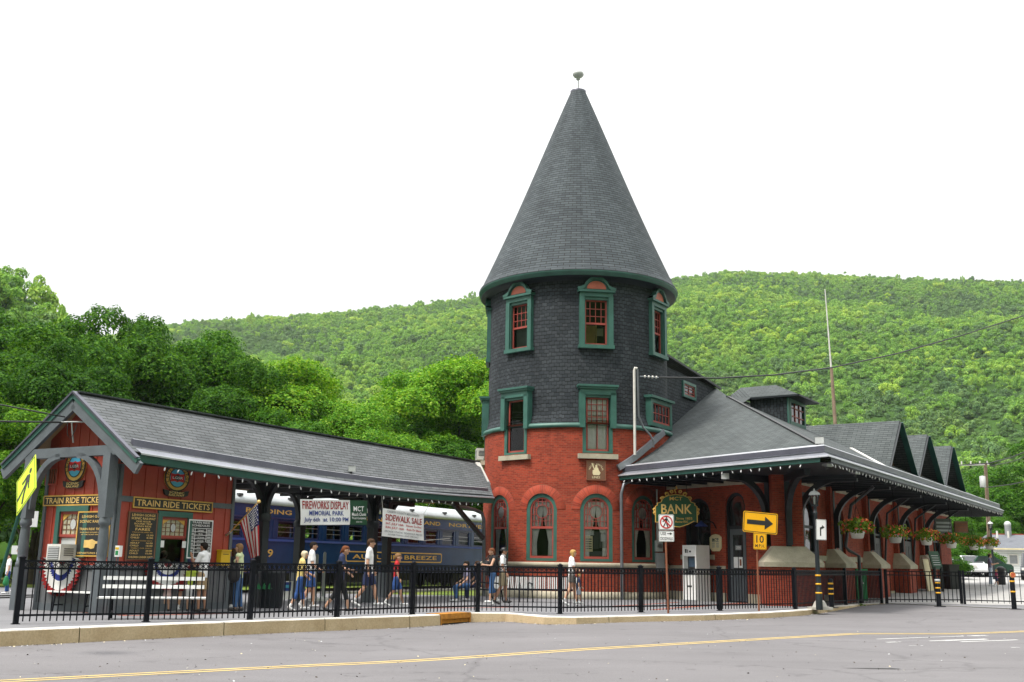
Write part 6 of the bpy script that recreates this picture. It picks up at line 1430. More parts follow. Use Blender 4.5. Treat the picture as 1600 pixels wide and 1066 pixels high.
# things under the long eave
_w = PP(1346, 900, lf(0, 0, .95), lf.ez); p = Vector((_w.x, _w.y, PAV)); t = thing('recycling_bin', 'bright green recycling bin standing under the long eave', 'bin', p); W = 20/1640*p.y/2; hh = P(1346, 889, p.y).z-PAV; fr = Fr(p, (.95, .3, 0), (0, 0, 1)); b = MB('bin_green', fr); b.box(-W*.9, W*.9, .06, hh*.86, -W*1.6, 0); b.build('body', t); b = MB('bin_green', fr); b.box(-W, W, hh*.86, hh, -W*1.7, .06); b.build('lid', t); b = MB('tyre', fr)
for x in (-W*.8, W*.8): b.box(x-.05, x+.05, 0, .14, -W*1.6, -W*1.6+.14)
b.build('wheel', t); b = MB('offwhite', fr); b.prism([(-.1, hh*.55), (.1, hh*.55), (.0, hh*.7)], 0, .004); b.build('emblem', t)
p = P(1467, 912, 53); p.z = lotz(p.x, p.y); t = thing('information_board', 'tilted green information board on two posts near the far end of the eave', 'sign', p); fr = Fr(p, (.93, .36, 0), (0, 0, 1)); W = 19/1640*p.y/2; zz = [P(1466, y, p.y).z-p.z for y in (889, 860)]; b = MB('sign_green', Fr(p+Vector((0, 0, zz[0])), fr.ex, (-.1, .35, 1))); hh = zz[1]-zz[0]; b.box(-W, W, 0, hh, -.03, .03)
for k in range(5): b.box(-W*.7, W*.7, hh*(.2+.13*k), hh*(.24+.13*k), .03, .034, 'light_grey')
b.build('panel', t); b = MB('dark_trim', fr)
for x in (-W*.7, W*.7): b.box(x-.05, x+.05, 0, zz[0]+.1, -.05, .05)
b.build('leg', t)
p = P(1493, 915, 56); p.z = lotz(p.x, p.y); t = thing('planter_box', 'large black box planter behind the left gate leaf', 'planter', p); W = 18/1640*p.y/2; hh = P(1493, 884, p.y).z-p.z; fr = Fr(p, (.95, .3, 0), (0, 0, 1)); b = MB('black_paint', fr); b.box(-W, W, 0, hh, -1.0, 0); b.box(-W-.03, W+.03, hh, hh+.06, -1.03, .03); b.build('body', t); b = MB('bark', fr); b.box(-W+.05, W-.05, hh-.02, hh+.065, -.95, -.05); b.build('soil', t)
u_, _ = px_u(lf, 1423.5, 890); t = thing('leaning_panel', 'narrow tan wooden panel propped against the dark station wall', 'panel', lf(u_, PAV, .4)); b = MB('cream', Fr(lf(u_, PAV, .9), lf.ex, Vector((0, 0, 1))-lf.ez*.12)); b.box(-.75, .75, 0, 1.9, 0, .04, 'cream'); b.ring([(-.75, 0), (.75, 0), (.75, 1.9), (-.75, 1.9)], [(-.68, .07), (.68, .07), (.68, 1.83), (-.68, 1.83)], .0, .055, 'brown_board'); b.build('board', t)
for px0, px1, y0, y1, mt, lab in ((1459, 1488, 811, 834, 'dark_grey', 'dark hanging shop board with pale stripes under the far eave'), (1490, 1513, 815, 832, 'brown_board', 'brown hanging shop board beyond the striped one under the far eave')):
    pc = PP((px0+px1)/2, (y0+y1)/2, C-v3(n1, 0)*1.2, n1); W = (px1-px0)/1640*pc.y/2; Hh = (y1-y0)/1640*pc.y/2; fr = Fr(pc, (.97, .22, 0), (0, 0, 1)); t = thing('hanging_board', lab, 'sign', pc); b = MB(mt, fr); b.box(-W, W, -Hh, Hh, -.04, .04)
    for k in range(3): b.box(-W*.85, W*.85, Hh*(.45-.5*k)-.05, Hh*(.45-.5*k)+.05, .04, .046, 'mid_grey' if mt == 'dark_grey' else 'rust_post')
    b.build('board', t); b = MB('black_metal', fr)
    for x in (-W*.8, W*.8): b.tube([(x, Hh, 0), (x, max(Hh+.1, Ez-.5-pc.z), 0)], .012, 5, raw=False)
    b.build('chain', t)
# ------------------------------------------------------------------ passenger coach on the track behind the canopy
TO = P(430, 800, 44); TD = Vector((.473, .881)).normalized(); tn = Vector((TD.y, -TD.x))
tf = Fr((TO.x, TO.y, 0), (TD.x, TD.y, 0), (0, 0, 1))             # a along the coach, b up, c towards the platform
zl = TO.z; train = thing('passenger_coach', 'long blue passenger coach with gold lettering standing on the track behind the canopy', 'railway coach', tf(8, PAV, -1.5))
def tpx(px, py): p = PP(px, py, tf.o, tf.ez); return ((p-tf.o).dot(tf.ex), p.z)
A0, A1 = -7.2, 19.8; zsill = tpx(560, 848.5)[1]; zfl = 1.05; zeave = zl+.28; DW = 3.0
wz0, wz1 = zsill+.06, zl-.34
wins = []; a = A0+1.5; k = 0
while a < A1-1.6: wins.append(a); a += 1.62
b = MB('train_blue')
holes = [(u, 1.12, wz0, wz1, 0) for u in wins]
for c_, sg in ((0, 1), (-DW, -1)):
    wall(b, (lambda u, z, d: tf(u, z, 0+d)) if sg > 0 else (lambda u, z, d: tf(u, z, -DW-d)), A0, A1, zfl, zeave, holes, 2., 'train_blue', .1)
for a in (A0, A1): b.fr = tf; b.face([(a, zfl, 0), (a, zfl, -DW), (a, zeave, -DW), (a, zeave, 0)], 'train_blue_dark')
b.fr = tf; b.face([(A0, zfl, 0), (A1, zfl, 0), (A1, zfl, -DW), (A0, zfl, -DW)], 'undercarriage')
b.box(A0, A1, zsill-.07, zsill+.02, 0, .035, 'text_blue'); b.box(A0, A1, wz1+.06, wz1+.12, 0, .03, 'train_blue_dark'); b.box(A0, A1, zfl-.12, zfl+.06, -.03, .05, 'train_blue_dark')
for u in wins: b.box(u+.74, u+.88, wz0, wz1, 0, .02, 'train_blue')
b.build('body', train)
b = MB('train_roof', tf); prof = [(-.0, zeave-.02), (.06, zeave), (.04, zeave+.16), (-.25, zeave+.42), (-.75, zeave+.6), (-1.5, zeave+.68), (-2.25, zeave+.6), (-2.75, zeave+.42), (-DW-.04, zeave+.16), (-DW-.06, zeave)]
rows = [[(a, z, c) for c, z in prof] for a in (A0-.1, A0+.3, A1-.3, A1+.1)]; b.grid(rows[::-1]); rf_ = b.build('roof', train)
b = MB('dark_grey', tf)
for a in np.arange(A0+2, A1-1, 3.1): b.box(a-.12, a+.12, zeave+.26, zeave+.36, -.12, .02)
b.build('roof_vent', rf_)
for u in wins:
    b = MB('train_blue_dark', tf); b.ring([(u-.56, wz0), (u+.56, wz0), (u+.56, wz1), (u-.56, wz1)], [(u-.5, wz0+.06), (u+.5, wz0+.06), (u+.5, wz1-.06), (u-.5, wz1-.06)], -.09, -.03); 
    for q in (.36, .64): z = wz0+(wz1-wz0)*q; b.box(u-.5, u+.5, z-.012, z+.012, -.07, -.04, 'steel')
    w_ = b.build('window', train); b = MB('glass', tf); b.face([(u-.5, wz0+.06, -.06), (u+.5, wz0+.06, -.06), (u+.5, wz1-.06, -.06), (u-.5, wz1-.06, -.06)]); b.build('pane', w_)
b = MB('gold', tf)
for s, p0, p1 in (('READING', 384, 455), ('BLUE MOUNTAIN', 482, 640), ('AND', 663, 688), ('NORTHERN', 702, 768)):
    b.text(s, tpx(p0, 800)[0], tpx(p1, 815)[0], zl-.09, zl+.10, .008)
zn = tpx(620, 871)[1]; u0_, u1_ = tpx(540, 871)[0], tpx(690, 872)[0]
b.text('AUTUMN BREEZE', u0_+.5, u1_-.5, zn-.10, zn+.10, .012); q = rrect(u0_, u1_, zn-.24, zn+.24, .12); q2 = rrect(u0_+.05, u1_-.05, zn-.19, zn+.19, .1); b.ring(q, q2, 0, .012, 'gold')
un, zz_ = tpx(422, 864); b.text('9', un-.17, un+.17, zz_-.17, zz_+.15, .012); b.build('lettering', train)
for a in (A0+3.4, A1-3.4):
    b = MB('undercarriage', tf); b.box(a-1.7, a+1.7, .62, .86, -.35, -.2); b.box(a-1.7, a+1.7, .62, .86, -DW+.2, -DW+.35); b.box(a-.5, a+.5, .4, .95, -DW+.3, -.3); b.box(a-.5, a+.5, .35, .7, -.3, -.12)
    bg_ = b.build('bogie', train)
    for da in (-1.25, 1.25):
        for cc in (-.45, -DW+.4): b = MB('undercarriage', Fr(tf(a+da, .62, cc), tf.ex, (0, 0, 1))); b.prism([(.45*cos(2*pi*i/20), .45*sin(2*pi*i/20)) for i in range(20)], -.06, .06); b.build('wheel', bg_)
b = MB('undercarriage', tf); b.box(A0+7, A0+10, .45, zfl, -2.4, -.35); b.box(A0+12, A0+14.5, .5, zfl, -2.4, -.3); b.box(A0+16.5, A0+18.5, .55, zfl, -2.2, -.4); b.build('underframe_box', train)
b = MB('undercarriage', tf); b.box(A1-.1, A1+.5, .8, 1.0, -1.7, -1.3); b.box(A0-.5, A0+.1, .8, 1.0, -1.7, -1.3); b.build('coupler', train)
# track bed
b = MB('pavement', tf); b.box(-45, 70, -.1, .12, -3.4, .5, 'concrete'); b.build('track_bed', None, None, (0, 0, 0), kind='structure')
b = MB('steel', tf)
for c in (-.78, -2.22): b.box(-45, 70, .12, .19, c-.035, c+.035, 'undercarriage')
b.build('rails', None, None, (0, 0, 0), kind='structure')
# ------------------------------------------------------------------ trees and wooded hills
def crown(rng, R, Hh, nb, nl, ls, sq=.8, inner=.35, jit=.5):
    """leaves on the shells of many clumps that themselves sit on an uneven egg-shaped crown; base of crown at z=0, height Hh, radius R"""
    u = rng.uniform(-.75, 1, nb); th = rng.uniform(0, 2*pi, nb); q = np.sqrt(np.maximum(0, 1-u*u)); rad = rng.uniform(.5, .86, nb)
    cx = R*rad*q*np.cos(th); cy = R*rad*q*np.sin(th); cz = Hh*.47+Hh*.47*u*rad
    br = R*rng.uniform(.24, .38, nb)*(1-.25*np.maximum(0, u))
    per = rng.multinomial(nl, br**2/np.sum(br**2)); C_ = []; N_ = []
    for k in range(nb):
        n = per[k]; v = rng.normal(0, 1, (n, 3)); v /= np.linalg.norm(v, axis=1)[:, None]; v[:, 2] = np.where(v[:, 2] < -.35, -v[:, 2], v[:, 2])
        r_ = br[k]*(1-inner*rng.uniform(0, 1, n)**2.2)*(1+.22*np.sin(v[:, 0]*7+k)*np.sin(v[:, 1]*6+2*k)); p = v*r_[:, None]; p[:, 2] *= sq
        C_.append(p+np.array([cx[k], cy[k], cz[k]])); N_.append(v+rng.normal(0, jit, (n, 3))+np.array([0, 0, .3]))
    C_ = np.concatenate(C_); N_ = np.concatenate(N_)
    return leafquads(C_, N_, ls*rng.uniform(.6, 1.35, len(C_)), rng), (cx, cy, cz, br)
def trunkmesh(mb, h, r, lean, blobs, hc, rng, nbr=9):
    pts = [Vector((0, 0, -.3)), Vector((lean*.2, 0, hc*.35)), Vector((lean*.5, lean*.2, hc*.8)), Vector((lean, lean*.3, hc+(h-hc)*.55))]
    mb.tube(pts, [r*1.25, r, r*.75, r*.25], 9)
    cx, cy, cz, br = blobs
    for k in rng.permutation(len(cx))[:nbr]:
        s = pts[1].lerp(pts[2], rng.uniform(.3, 1)); e = Vector((cx[k], cy[k], cz[k]+hc)); m_d = s.lerp(e, .5)+Vector((0, 0, .3)); mb.tube([s, m_d, e], [r*.35, r*.22, r*.06], 6)
TREES = {}
def make_tree(kind, seed, R, H_, hc, mat, nl, ls, nb=34):
    rng = np.random.default_rng(seed); (V, Q), bl = crown(rng, R, H_-hc, nb, nl, ls)
    V = V+np.array([0, 0, hc]); return (V, Q, bl, R, H_, hc, mat, rng)
def place_tree(proto_key, spec, loc, rz, sc, label, group, name='broadleaf_tree', cat='tree'):
    if proto_key not in TREES:
        V, Q, bl, R, H_, hc, mat, rng = spec(); t = thing(name, label, cat, loc, group); o = npmesh('crown', V, Q, [mat], t); COL.objects.link(o)
        b = MB('bark', WORLD); trunkmesh(b, H_, R*.055+.08, .4, bl, hc, rng); 
        me_o = b.build('trunk', None); me_o.parent = t; TREES[proto_key] = t
    else: t = dup(TREES[proto_key], loc, rz, label, group)
    t.location = loc; t.rotation_euler = (0, 0, rz); t.scale = (sc if isinstance(sc, tuple) else (sc,)*3); return t
SPEC = {'dark': lambda: make_tree('dark', 3, 5.2, 15, 1.6, 'leaf_dark', 120000, .082, 50), 'mid': lambda: make_tree('mid', 5, 4.6, 13, 1.2, 'leaf_mid', 110000, .072, 46), 'light': lambda: make_tree('light', 9, 3.6, 10, .8, 'leaf_light', 110000, .05, 44), 'bush': lambda: make_tree('bush', 12, 2.6, 4.2, .15, 'leaf_mid', 30000, .055, 28)}
def tree_at(kind, px, ytop, Y, label, rz, wide=1., zb=.0):
    p = P(px, ytop, Y); H_ = {'dark': 15., 'mid': 13., 'light': 10., 'bush': 4.2}[kind]; s = (p.z-zb)/(H_*.93)
    place_tree(kind, SPEC[kind], Vector((p.x, p.y, zb)), rz, (s*wide, s*wide, s), label, 'trees behind the station')
for args in (
 ('dark', 18, 500, 62, 'dark tree at the far left edge behind the gable end', .3, 1.15),
 ('dark', 92, 520, 56, 'dark tree rising directly behind the booth roof peak', 1.9, 1.),
 ('dark', 188, 470, 66, 'tallest dark tree, its ragged top highest of the row behind the booth', 2.6, 1.),
 ('dark', 265, 497, 70, 'broad dark tree just right of the tallest one', 4.1, .95),
 ('mid', 335, 520, 72, 'mid green tree behind the middle of the canopy ridge', .8, 1.0),
 ('dark', 385, 560, 66, 'shaded dark tree standing in front of the pale yellow green one', 5.2, .95),
 ('light', 470, 556, 72, 'pale yellow green tree with tasselled top behind the canopy', 1.1, 1.3),
 ('light', 530, 612, 68, 'low pale green tree beside the tasselled one', 3.3, 1.25),
 ('mid', 425, 640, 62, 'low mid green tree peeping over the canopy ridge', 2.2, 1.25),
 ('mid', 600, 648, 74, 'rounded green tree low over the canopy between the pale trees', 5.0, 1.3),
 ('mid', 660, 664, 78, 'dense low green tree left of the tower', 2.9, 1.4),
 ('light', 676, 575, 88, 'bright green loose tree left of the tower top', .4, 1.25),
 ('light', 738, 540, 82, 'bright green tall tree touching the left edge of the tower', 2.0, 1.2),
 ('mid', 725, 640, 80, 'shaded green tree low beside the left edge of the tower', 4.4, 1.2),
 ('dark', -60, 470, 75, 'dark tree beyond the left edge', 1.3, 1.3),
 ('mid', -30, 600, 48, 'low dark tree standing beside the crossing sign', 3.7, 1.3),
 ('mid', 150, 600, 58, 'lower green tree right behind the booth roof', 5.9, 1.3),
 ('mid', 270, 640, 60, 'lower green tree behind the canopy roof slope', 3.1, 1.3)): tree_at(*args)
for args in (('mid', 1612, 690, 118, 'bright tree at the right edge behind the white house', 2.3, 1.5, .8), ('light', 1592, 745, 128, 'pale tree behind the white house roof', 4.9, 1.5, .8), ('bush', 1490, 848, 82, 'dense shrub behind the parked cars under the far eave', .6, 1.7, .6), ('bush', 1521, 855, 82, 'dense shrub beside the leaning utility pole', 2.8, 1.1, .6), ('mid', 1478, 800, 100, 'dark tree seen under the end of the long eave', 1.2, 1.5, .6), ('mid', 1525, 790, 104, 'dark round tree behind the utility pole', 3.9, 1.5, .6), ('bush', 1470, 858, 72, 'low shrub behind the green information board', 4.2, 1.5, .6)): tree_at(*args)
for k, (px, yt, Y) in enumerate(((380, 880, 60), (450, 884, 62), (520, 880, 64), (600, 884, 66), (680, 880, 70), (30, 885, 58), (330, 880, 57))):
    tree_at('bush', px, yt-10, Y, ('low bush under the coach near the booth', 'low bush seen past the litter bin', 'low bush seen between the walkers', 'low bush behind the boy in red', 'low bush seen under the coach near the tower', 'low bush at the left edge of the street', 'low bush behind the booth corner')[k], k*1.1, 2.0)
# grit and leaf scraps along the gutter and on the road
rng = np.random.default_rng(77); gc_ = []
for k in range(900):
    if k < 620: i = rng.integers(1, 16); p = kpath[i].lerp(kpath[i+1], rng.uniform()); off = abs(rng.normal(0, .22))+.04; gc_.append((p.x+rng.normal(0, .03), p.y-off, zroad(p.x)+.006))
    else: px, py = rng.uniform(0, 1600), rng.uniform(985, 1066); p = onroad(px, py); gc_.append((p.x, p.y, p.z+.006))
V, Q = leafquads(np.array(gc_), rng.normal(0, .35, (900, 3))+np.array([0, 0, 1.]), rng.uniform(.008, .026, 900), rng); o = npmesh('gutter_grit', V, Q, ['bark', 'concrete', 'light_grey', 'cream'], mi=rng.choice(4, 900, p=[.5, .25, .15, .1])); COL.objects.link(o); o['kind'] = 'stuff'
# weeds in the kerb joint
for px, py, s_ in ((845, 969, .3), (902, 969, .16), (980, 966, .18), (1345, 943, .14)):
    p = onroad(px, py+4); t = thing('weed', {845: 'largest green weed growing from the kerb foot', 902: 'small weed in the kerb joint right of the largest weed', 980: 'thin weed in the kerb joint below the thin sign post', 1345: 'small dry weed at the kerb end near the driveway'}[px], 'weed', p, 'weeds along the kerb'); rng = np.random.default_rng(px); n_ = 60; ctr = np.stack([rng.normal(0, s_*.7, n_), rng.normal(0, s_*.25, n_), rng.uniform(.01, s_*.6, n_)], 1); V, Q = leafquads(ctr, rng.normal(0, 1, (n_, 3))+np.array([0, -.4, .6]), rng.uniform(.02, .06, n_)*(1 if s_ > .2 else .7), rng); o = npmesh('leaf_tuft', V, Q, ['leaf_light'], t); COL.objects.link(o)
# hills: crest heights read along the skyline, slopes fall towards the river flat
SKY = [(-700, 560), (-200, 545), (100, 530), (200, 515), (290, 499), (420, 493), (600, 479), (750, 460), (900, 444), (1040, 432), (1150, 421), (1250, 424), (1400, 431), (1600, 435), (1800, 450), (2300, 500)]
LEFT = [(-900, 250), (-400, 300), (-150, 350), (0, 402), (40, 428), (80, 462), (110, 500), (150, 540), (190, 575), (260, 640)]
def skyl(tab, px): return float(np.interp(px, [p for p, _ in tab], [y for _, y in tab]))
def hillgrid(name, tab, D0, D1, p0, p1, npx, nd, z0, bump, tree_h):
    rows = []; 
    for j in range(nd+3):
        t = j/nd; row = []
        for i in range(npx+1):
            px = p0+(p1-p0)*i/npx; d = ray(px, skyl(tab, px)); az = atan2(d.x, d.y); el = d.z/sqrt(d.x**2+d.y**2); zt = EYE+el*D1-tree_h
            D = D0+(D1-D0)*t; x, y = D*sin(az), D*cos(az); tt = min(1, t)
            z = z0+(zt-z0)*(tt**.92)+bump*sin(x*.013+1)*sin(y*.011)*(tt*(1-tt)*4)-max(0, t-1)*(D1-D0)*.25
            row.append((x, y, z))
        rows.append(row)
    return np.array(rows)
def hill_obj(name, G):
    b = MB('hill_ground'); b.grid([[Vector(p) for p in r] for r in G], None, None, False, True, True); return b.build(name, None, None, (0, 0, 0), kind='structure')
G1 = hillgrid('far_hill', SKY, 260, 1000, -700, 2300, 60, 24, 0, 9, 6); hill_obj('far_hill', G1)
G2 = hillgrid('left_hill', LEFT, 95, 260, -900, 260, 24, 12, 0, 3, 5); hill_obj('left_hill', G2)
# unseen valley side behind the viewpoint, added to shade low walls and darken panes
b = MB('hill_ground'); rows = []
for j in range(9):
    t_ = j/8; row = []
    for i in range(49):
        a = radians(52+235*i/48); D = 42+38*max(0, 1-i/8)+150*t_; row.append(Vector((D*sin(a), D*cos(a), 105*t_**.8*(1-.12*sin(i*.9))*min(1, .35+min(i, 48-i)/9)-.2)))
    rows.append(row)
b.grid(rows[::-1], None, None, False, True, True); b.build('added_shade_hill', None, None, (0, 0, 0), kind='structure')
src = bpy.data.collections.new('crown_variants'); rngf = np.random.default_rng(21)
for k in range(7):
    nl = 2600; (V, Q), bl = crown(np.random.default_rng(50+k), 1., 1.7, 9 if k < 5 else 7, nl, .055, .9, .3, .28)
    if k == 6: V[:, 0] *= .62; V[:, 1] *= .62; V[:, 2] *= 1.35               # a few pointed crowns
    V[:, 2] -= .6; o = npmesh('crown_variant_%d' % k, V, Q, [('leaf_forest', 'leaf_forest', 'leaf_forest_light', 'leaf_forest_light', 'leaf_forest_dull', 'leaf_forest_dull', 'leaf_forest')[k]]); src.objects.link(o)
def sample_hill(G, n, rng, dens_far, jit):
    nr, nc = G.shape[0]-3, G.shape[1]-1; ar = np.zeros((nr, nc))
    for j in range(nr):
        a = G[j, 1:]-G[j, :-1]; b = G[j+1, :-1]-G[j, :-1]; ar[j] = np.linalg.norm(np.cross(a, b), axis=1)
    pr = ar.ravel()/ar.sum(); idx = rng.choice(nr*nc, n, p=pr); j, i = idx//nc, idx % nc; u, v = rng.uniform(0, 1, n)[:, None], rng.uniform(0, 1, n)[:, None]
    return (G[j, i]*(1-u)+G[j, i+1]*u)*(1-v)+(G[j+1, i]*(1-u)+G[j+1, i+1]*u)*v
def forest(name, pts, size, rng, label, bias=0.):
    n = len(pts); me = bpy.data.meshes.new(name); me.vertices.add(n); me.vertices.foreach_set('co', pts.astype(np.float32).ravel())
    s = size*rng.lognormal(0, .22, n); sc = np.stack([s, s, s*rng.uniform(.85, 1.3, n)], 1)
    at = me.attributes.new('tree_scale', 'FLOAT_VECTOR', 'POINT'); at.data.foreach_set('vector', sc.astype(np.float32).ravel())
    at = me.attributes.new('tree_turn', 'FLOAT_VECTOR', 'POINT'); at.data.foreach_set('vector', np.stack([rng.uniform(-.08, .08, n), rng.uniform(-.08, .08, n), rng.uniform(0, 6.28, n)], 1).astype(np.float32).ravel())
    at = me.attributes.new('kind_no', 'INT', 'POINT'); x, y = pts[:, 0], pts[:, 1]; g = np.sin(x*.011+.7)*np.sin(y*.009+1.3)+.6*np.sin(x*.027+y*.021)+.35*np.sin(x*.06-y*.045)+rng.normal(0, .75, n)+bias
    kn = np.where(g > .75, rng.integers(2, 4, n), np.where(g < -.8, rng.integers(4, 6, n), rng.integers(0, 2, n))); kn = np.where(rng.uniform(0, 1, n) < .03, 6, kn); at.data.foreach_set('value', kn.astype(np.int32))
    o = bpy.data.objects.new(name, me); COL.objects.link(o); o['kind'] = 'stuff'
    ng = bpy.data.node_groups.new(name, 'GeometryNodeTree'); ng.interface.new_socket('Geometry', in_out='INPUT', socket_type='NodeSocketGeometry'); ng.interface.new_socket('Geometry', in_out='OUTPUT', socket_type='NodeSocketGeometry')
    gi_ = ng.nodes.new('NodeGroupInput'); go = ng.nodes.new('NodeGroupOutput'); ip = ng.nodes.new('GeometryNodeInstanceOnPoints'); ci = ng.nodes.new('GeometryNodeCollectionInfo')
    ci.inputs['Collection'].default_value = src; ci.inputs['Separate Children'].default_value = True; ci.inputs['Reset Children'].default_value = True; ip.inputs['Pick Instance'].default_value = True
    def na(nm, ty):
        q = ng.nodes.new('GeometryNodeInputNamedAttribute'); q.data_type = ty; q.inputs['Name'].default_value = nm; return [x for x in q.outputs if x.enabled and x.name == 'Attribute'][0]
    ng.links.new(gi_.outputs[0], ip.inputs['Points']); ng.links.new(ci.outputs[0], ip.inputs['Instance']); ng.links.new(na('kind_no', 'INT'), ip.inputs['Instance Index']); ng.links.new(na('tree_turn', 'FLOAT_VECTOR'), ip.inputs['Rotation']); ng.links.new(na('tree_scale', 'FLOAT_VECTOR'), ip.inputs['Scale']); ng.links.new(ip.outputs[0], go.inputs[0])
    md = o.modifiers.new('forest', 'NODES'); md.node_group = ng; return o
# only the part of the hills near the view is planted
def thin(p, gap):
    order = rngf.permutation(len(p)); cell = {}; keep = []
    for i in order:
        x, y = p[i, 0], p[i, 1]; cx, cy = int(x//gap), int(y//gap); ok = True
        for dx in (-1, 0, 1):
            for dy in (-1, 0, 1):
                for q in cell.get((cx+dx, cy+dy), ()):
                    if (x-q[0])**2+(y-q[1])**2 < gap*gap: ok = False; break
        if ok: cell.setdefault((cx, cy), []).append((x, y)); keep.append(i)
    return p[keep]
p1 = sample_hill(G1, 200000, rngf, 1, 1); az = np.degrees(np.arctan2(p1[:, 0], p1[:, 1])); p1 = thin(p1[np.abs(az) < 34], 5.9); print('far trees', len(p1))
forest('far_hill_forest', p1, 4.3, rngf, '')
p2 = sample_hill(G2, 1500, rngf, 1, 1); az = np.degrees(np.arctan2(p2[:, 0], p2[:, 1])); p2 = thin(p2[np.abs(az) < 38], 4.6)
forest('left_hill_forest', p2, 4.2, rngf, '', -.9)
# valley flat between the station and the hill
vx = []
for k in range(620):
    a = radians(rngf.uniform(-34, 34)); D = rngf.uniform(140, 262); 
    if degrees_ok(a, D) if 'degrees_ok' in globals() else True: vx.append((D*sin(a), D*cos(a), .3))
forest('valley_trees', np.array(vx), 5.5, rngf, '')
# ------------------------------------------------------------------ people
paint('skin', (.52, .29, .19), .6, .08, 8); paint('skin_dark', (.36, .18, .11), .6, .08, 8)
paint('lips', (.35, .1, .08), .6, .05, 8); paint('eye', (.03, .02, .02), .4, .05, 8)
for nm, c in (('white', (.78, .78, .79)), ('navy', (.012, .022, .075)), ('black', (.012, .012, .014)), ('red', (.45, .01, .015)), ('yellow', (.72, .56, .20)), ('lime', (.55, .68, .08)), ('pink', (.72, .50, .48)), ('jeans', (.035, .10, .24)), ('capri', (.02, .075, .26)), ('khaki', (.34, .24, .13)), ('grey', (.12, .11, .10)), ('mint', (.55, .62, .36)), ('plaid', (.18, .17, .26)), ('paleblue', (.35, .42, .52)), ('hotpink', (.55, .02, .16)), ('camo', (.26, .21, .13)), ('darkred', (.22, .02, .02))): paint('cloth_'+nm, c, .85, .18, 9)
for nm, c in (('brown', (.06, .03, .015)), ('dark', (.015, .011, .009)), ('blond', (.42, .26, .09)), ('auburn', (.15, .05, .02)), ('pale', (.62, .52, .36)), ('light_brown', (.2, .11, .05))): paint('hair_'+nm, c, .75, .3, 30, 0, .12)
paint('shoe_white', (.7, .7, .7), .6, .1, 8); paint('shoe_dark', (.03, .025, .022), .6, .2, 8)
def seg(mb, a, b, r0, r1, n=12, cap0=True, cap1=True, flat=1., side=None):
    """tapered limb with rounded ends"""
    a, b = Vector(a), Vector(b); d = b-a; L = d.length; d = d/L if L > 1e-6 else Vector((0, 0, 1))
    x = Vector(side) if side is not None else d.cross(Vector((0, 1, 0))); x = (x-d*x.dot(d)); x = x.normalized() if x.length > 1e-4 else Vector((1, 0, 0)); y = d.cross(x); rows = []
    def rg(p, r): rows.append([p+x*(r*cos(2*pi*k/n))+y*(r*flat*sin(2*pi*k/n)) for k in range(n)])
    if cap0:
        for t in (1.52, 1.1, .6): rg(a-d*r0*sin(t), r0*cos(t))
    for i in range(4): rg(a.lerp(b, i/3), r0+(r1-r0)*i/3)
    if cap1:
        for t in (.6, 1.1, 1.52): rg(b+d*r1*sin(t), r1*cos(t))
    mb.grid(rows, None, None, True, True, True); mb.face(rows[0][::-1], None, None, True); mb.face(rows[-1], None, None, True)
def fuse(mb, name, voxel, mats, parent, rule=None, smooth=3):
    """join overlapping volumes into one continuous surface"""
    me = bpy.data.meshes.new(name); me.from_pydata([tuple(v) for v in mb.V], [], mb.F); o = bpy.data.objects.new(name, me); COL.objects.link(o)
    m = o.modifiers.new('r', 'REMESH'); m.mode = 'VOXEL'; m.voxel_size = voxel; m.use_smooth_shade = True
    if smooth: s = o.modifiers.new('s', 'SMOOTH'); s.factor = .5; s.iterations = smooth
    dg = bpy.context.evaluated_depsgraph_get(); me2 = bpy.data.meshes.new_from_object(o.evaluated_get(dg)); bpy.data.objects.remove(o); bpy.data.meshes.remove(me)
    me2.name = name; me2.materials.clear()
    for k in mats: me2.materials.append(M(k))
    if rule:
        n = len(me2.polygons); c = np.empty(n*3, np.float32); me2.polygons.foreach_get('center', c); me2.polygons.foreach_set('material_index', rule(c.reshape(-1, 3)).astype(np.int32))
    me2.polygons.foreach_set('use_smooth', np.ones(len(me2.polygons), bool))
    o = bpy.data.objects.new(name, me2); COL.objects.link(o); o.parent = parent; return o
def leg_pose(hip, fwd, knee_bend, Hh, out=0):
    """hip point, forward swing of thigh (rad), knee bend (rad); figure faces +y"""
    th, sh = .245*Hh, .25*Hh; k = Vector((hip[0]+out*.3, hip[1]+th*sin(fwd), hip[2]-th*cos(fwd))); a2 = fwd-knee_bend
    return k, Vector((k.x, k.y+sh*sin(a2), k.z-sh*cos(a2)))
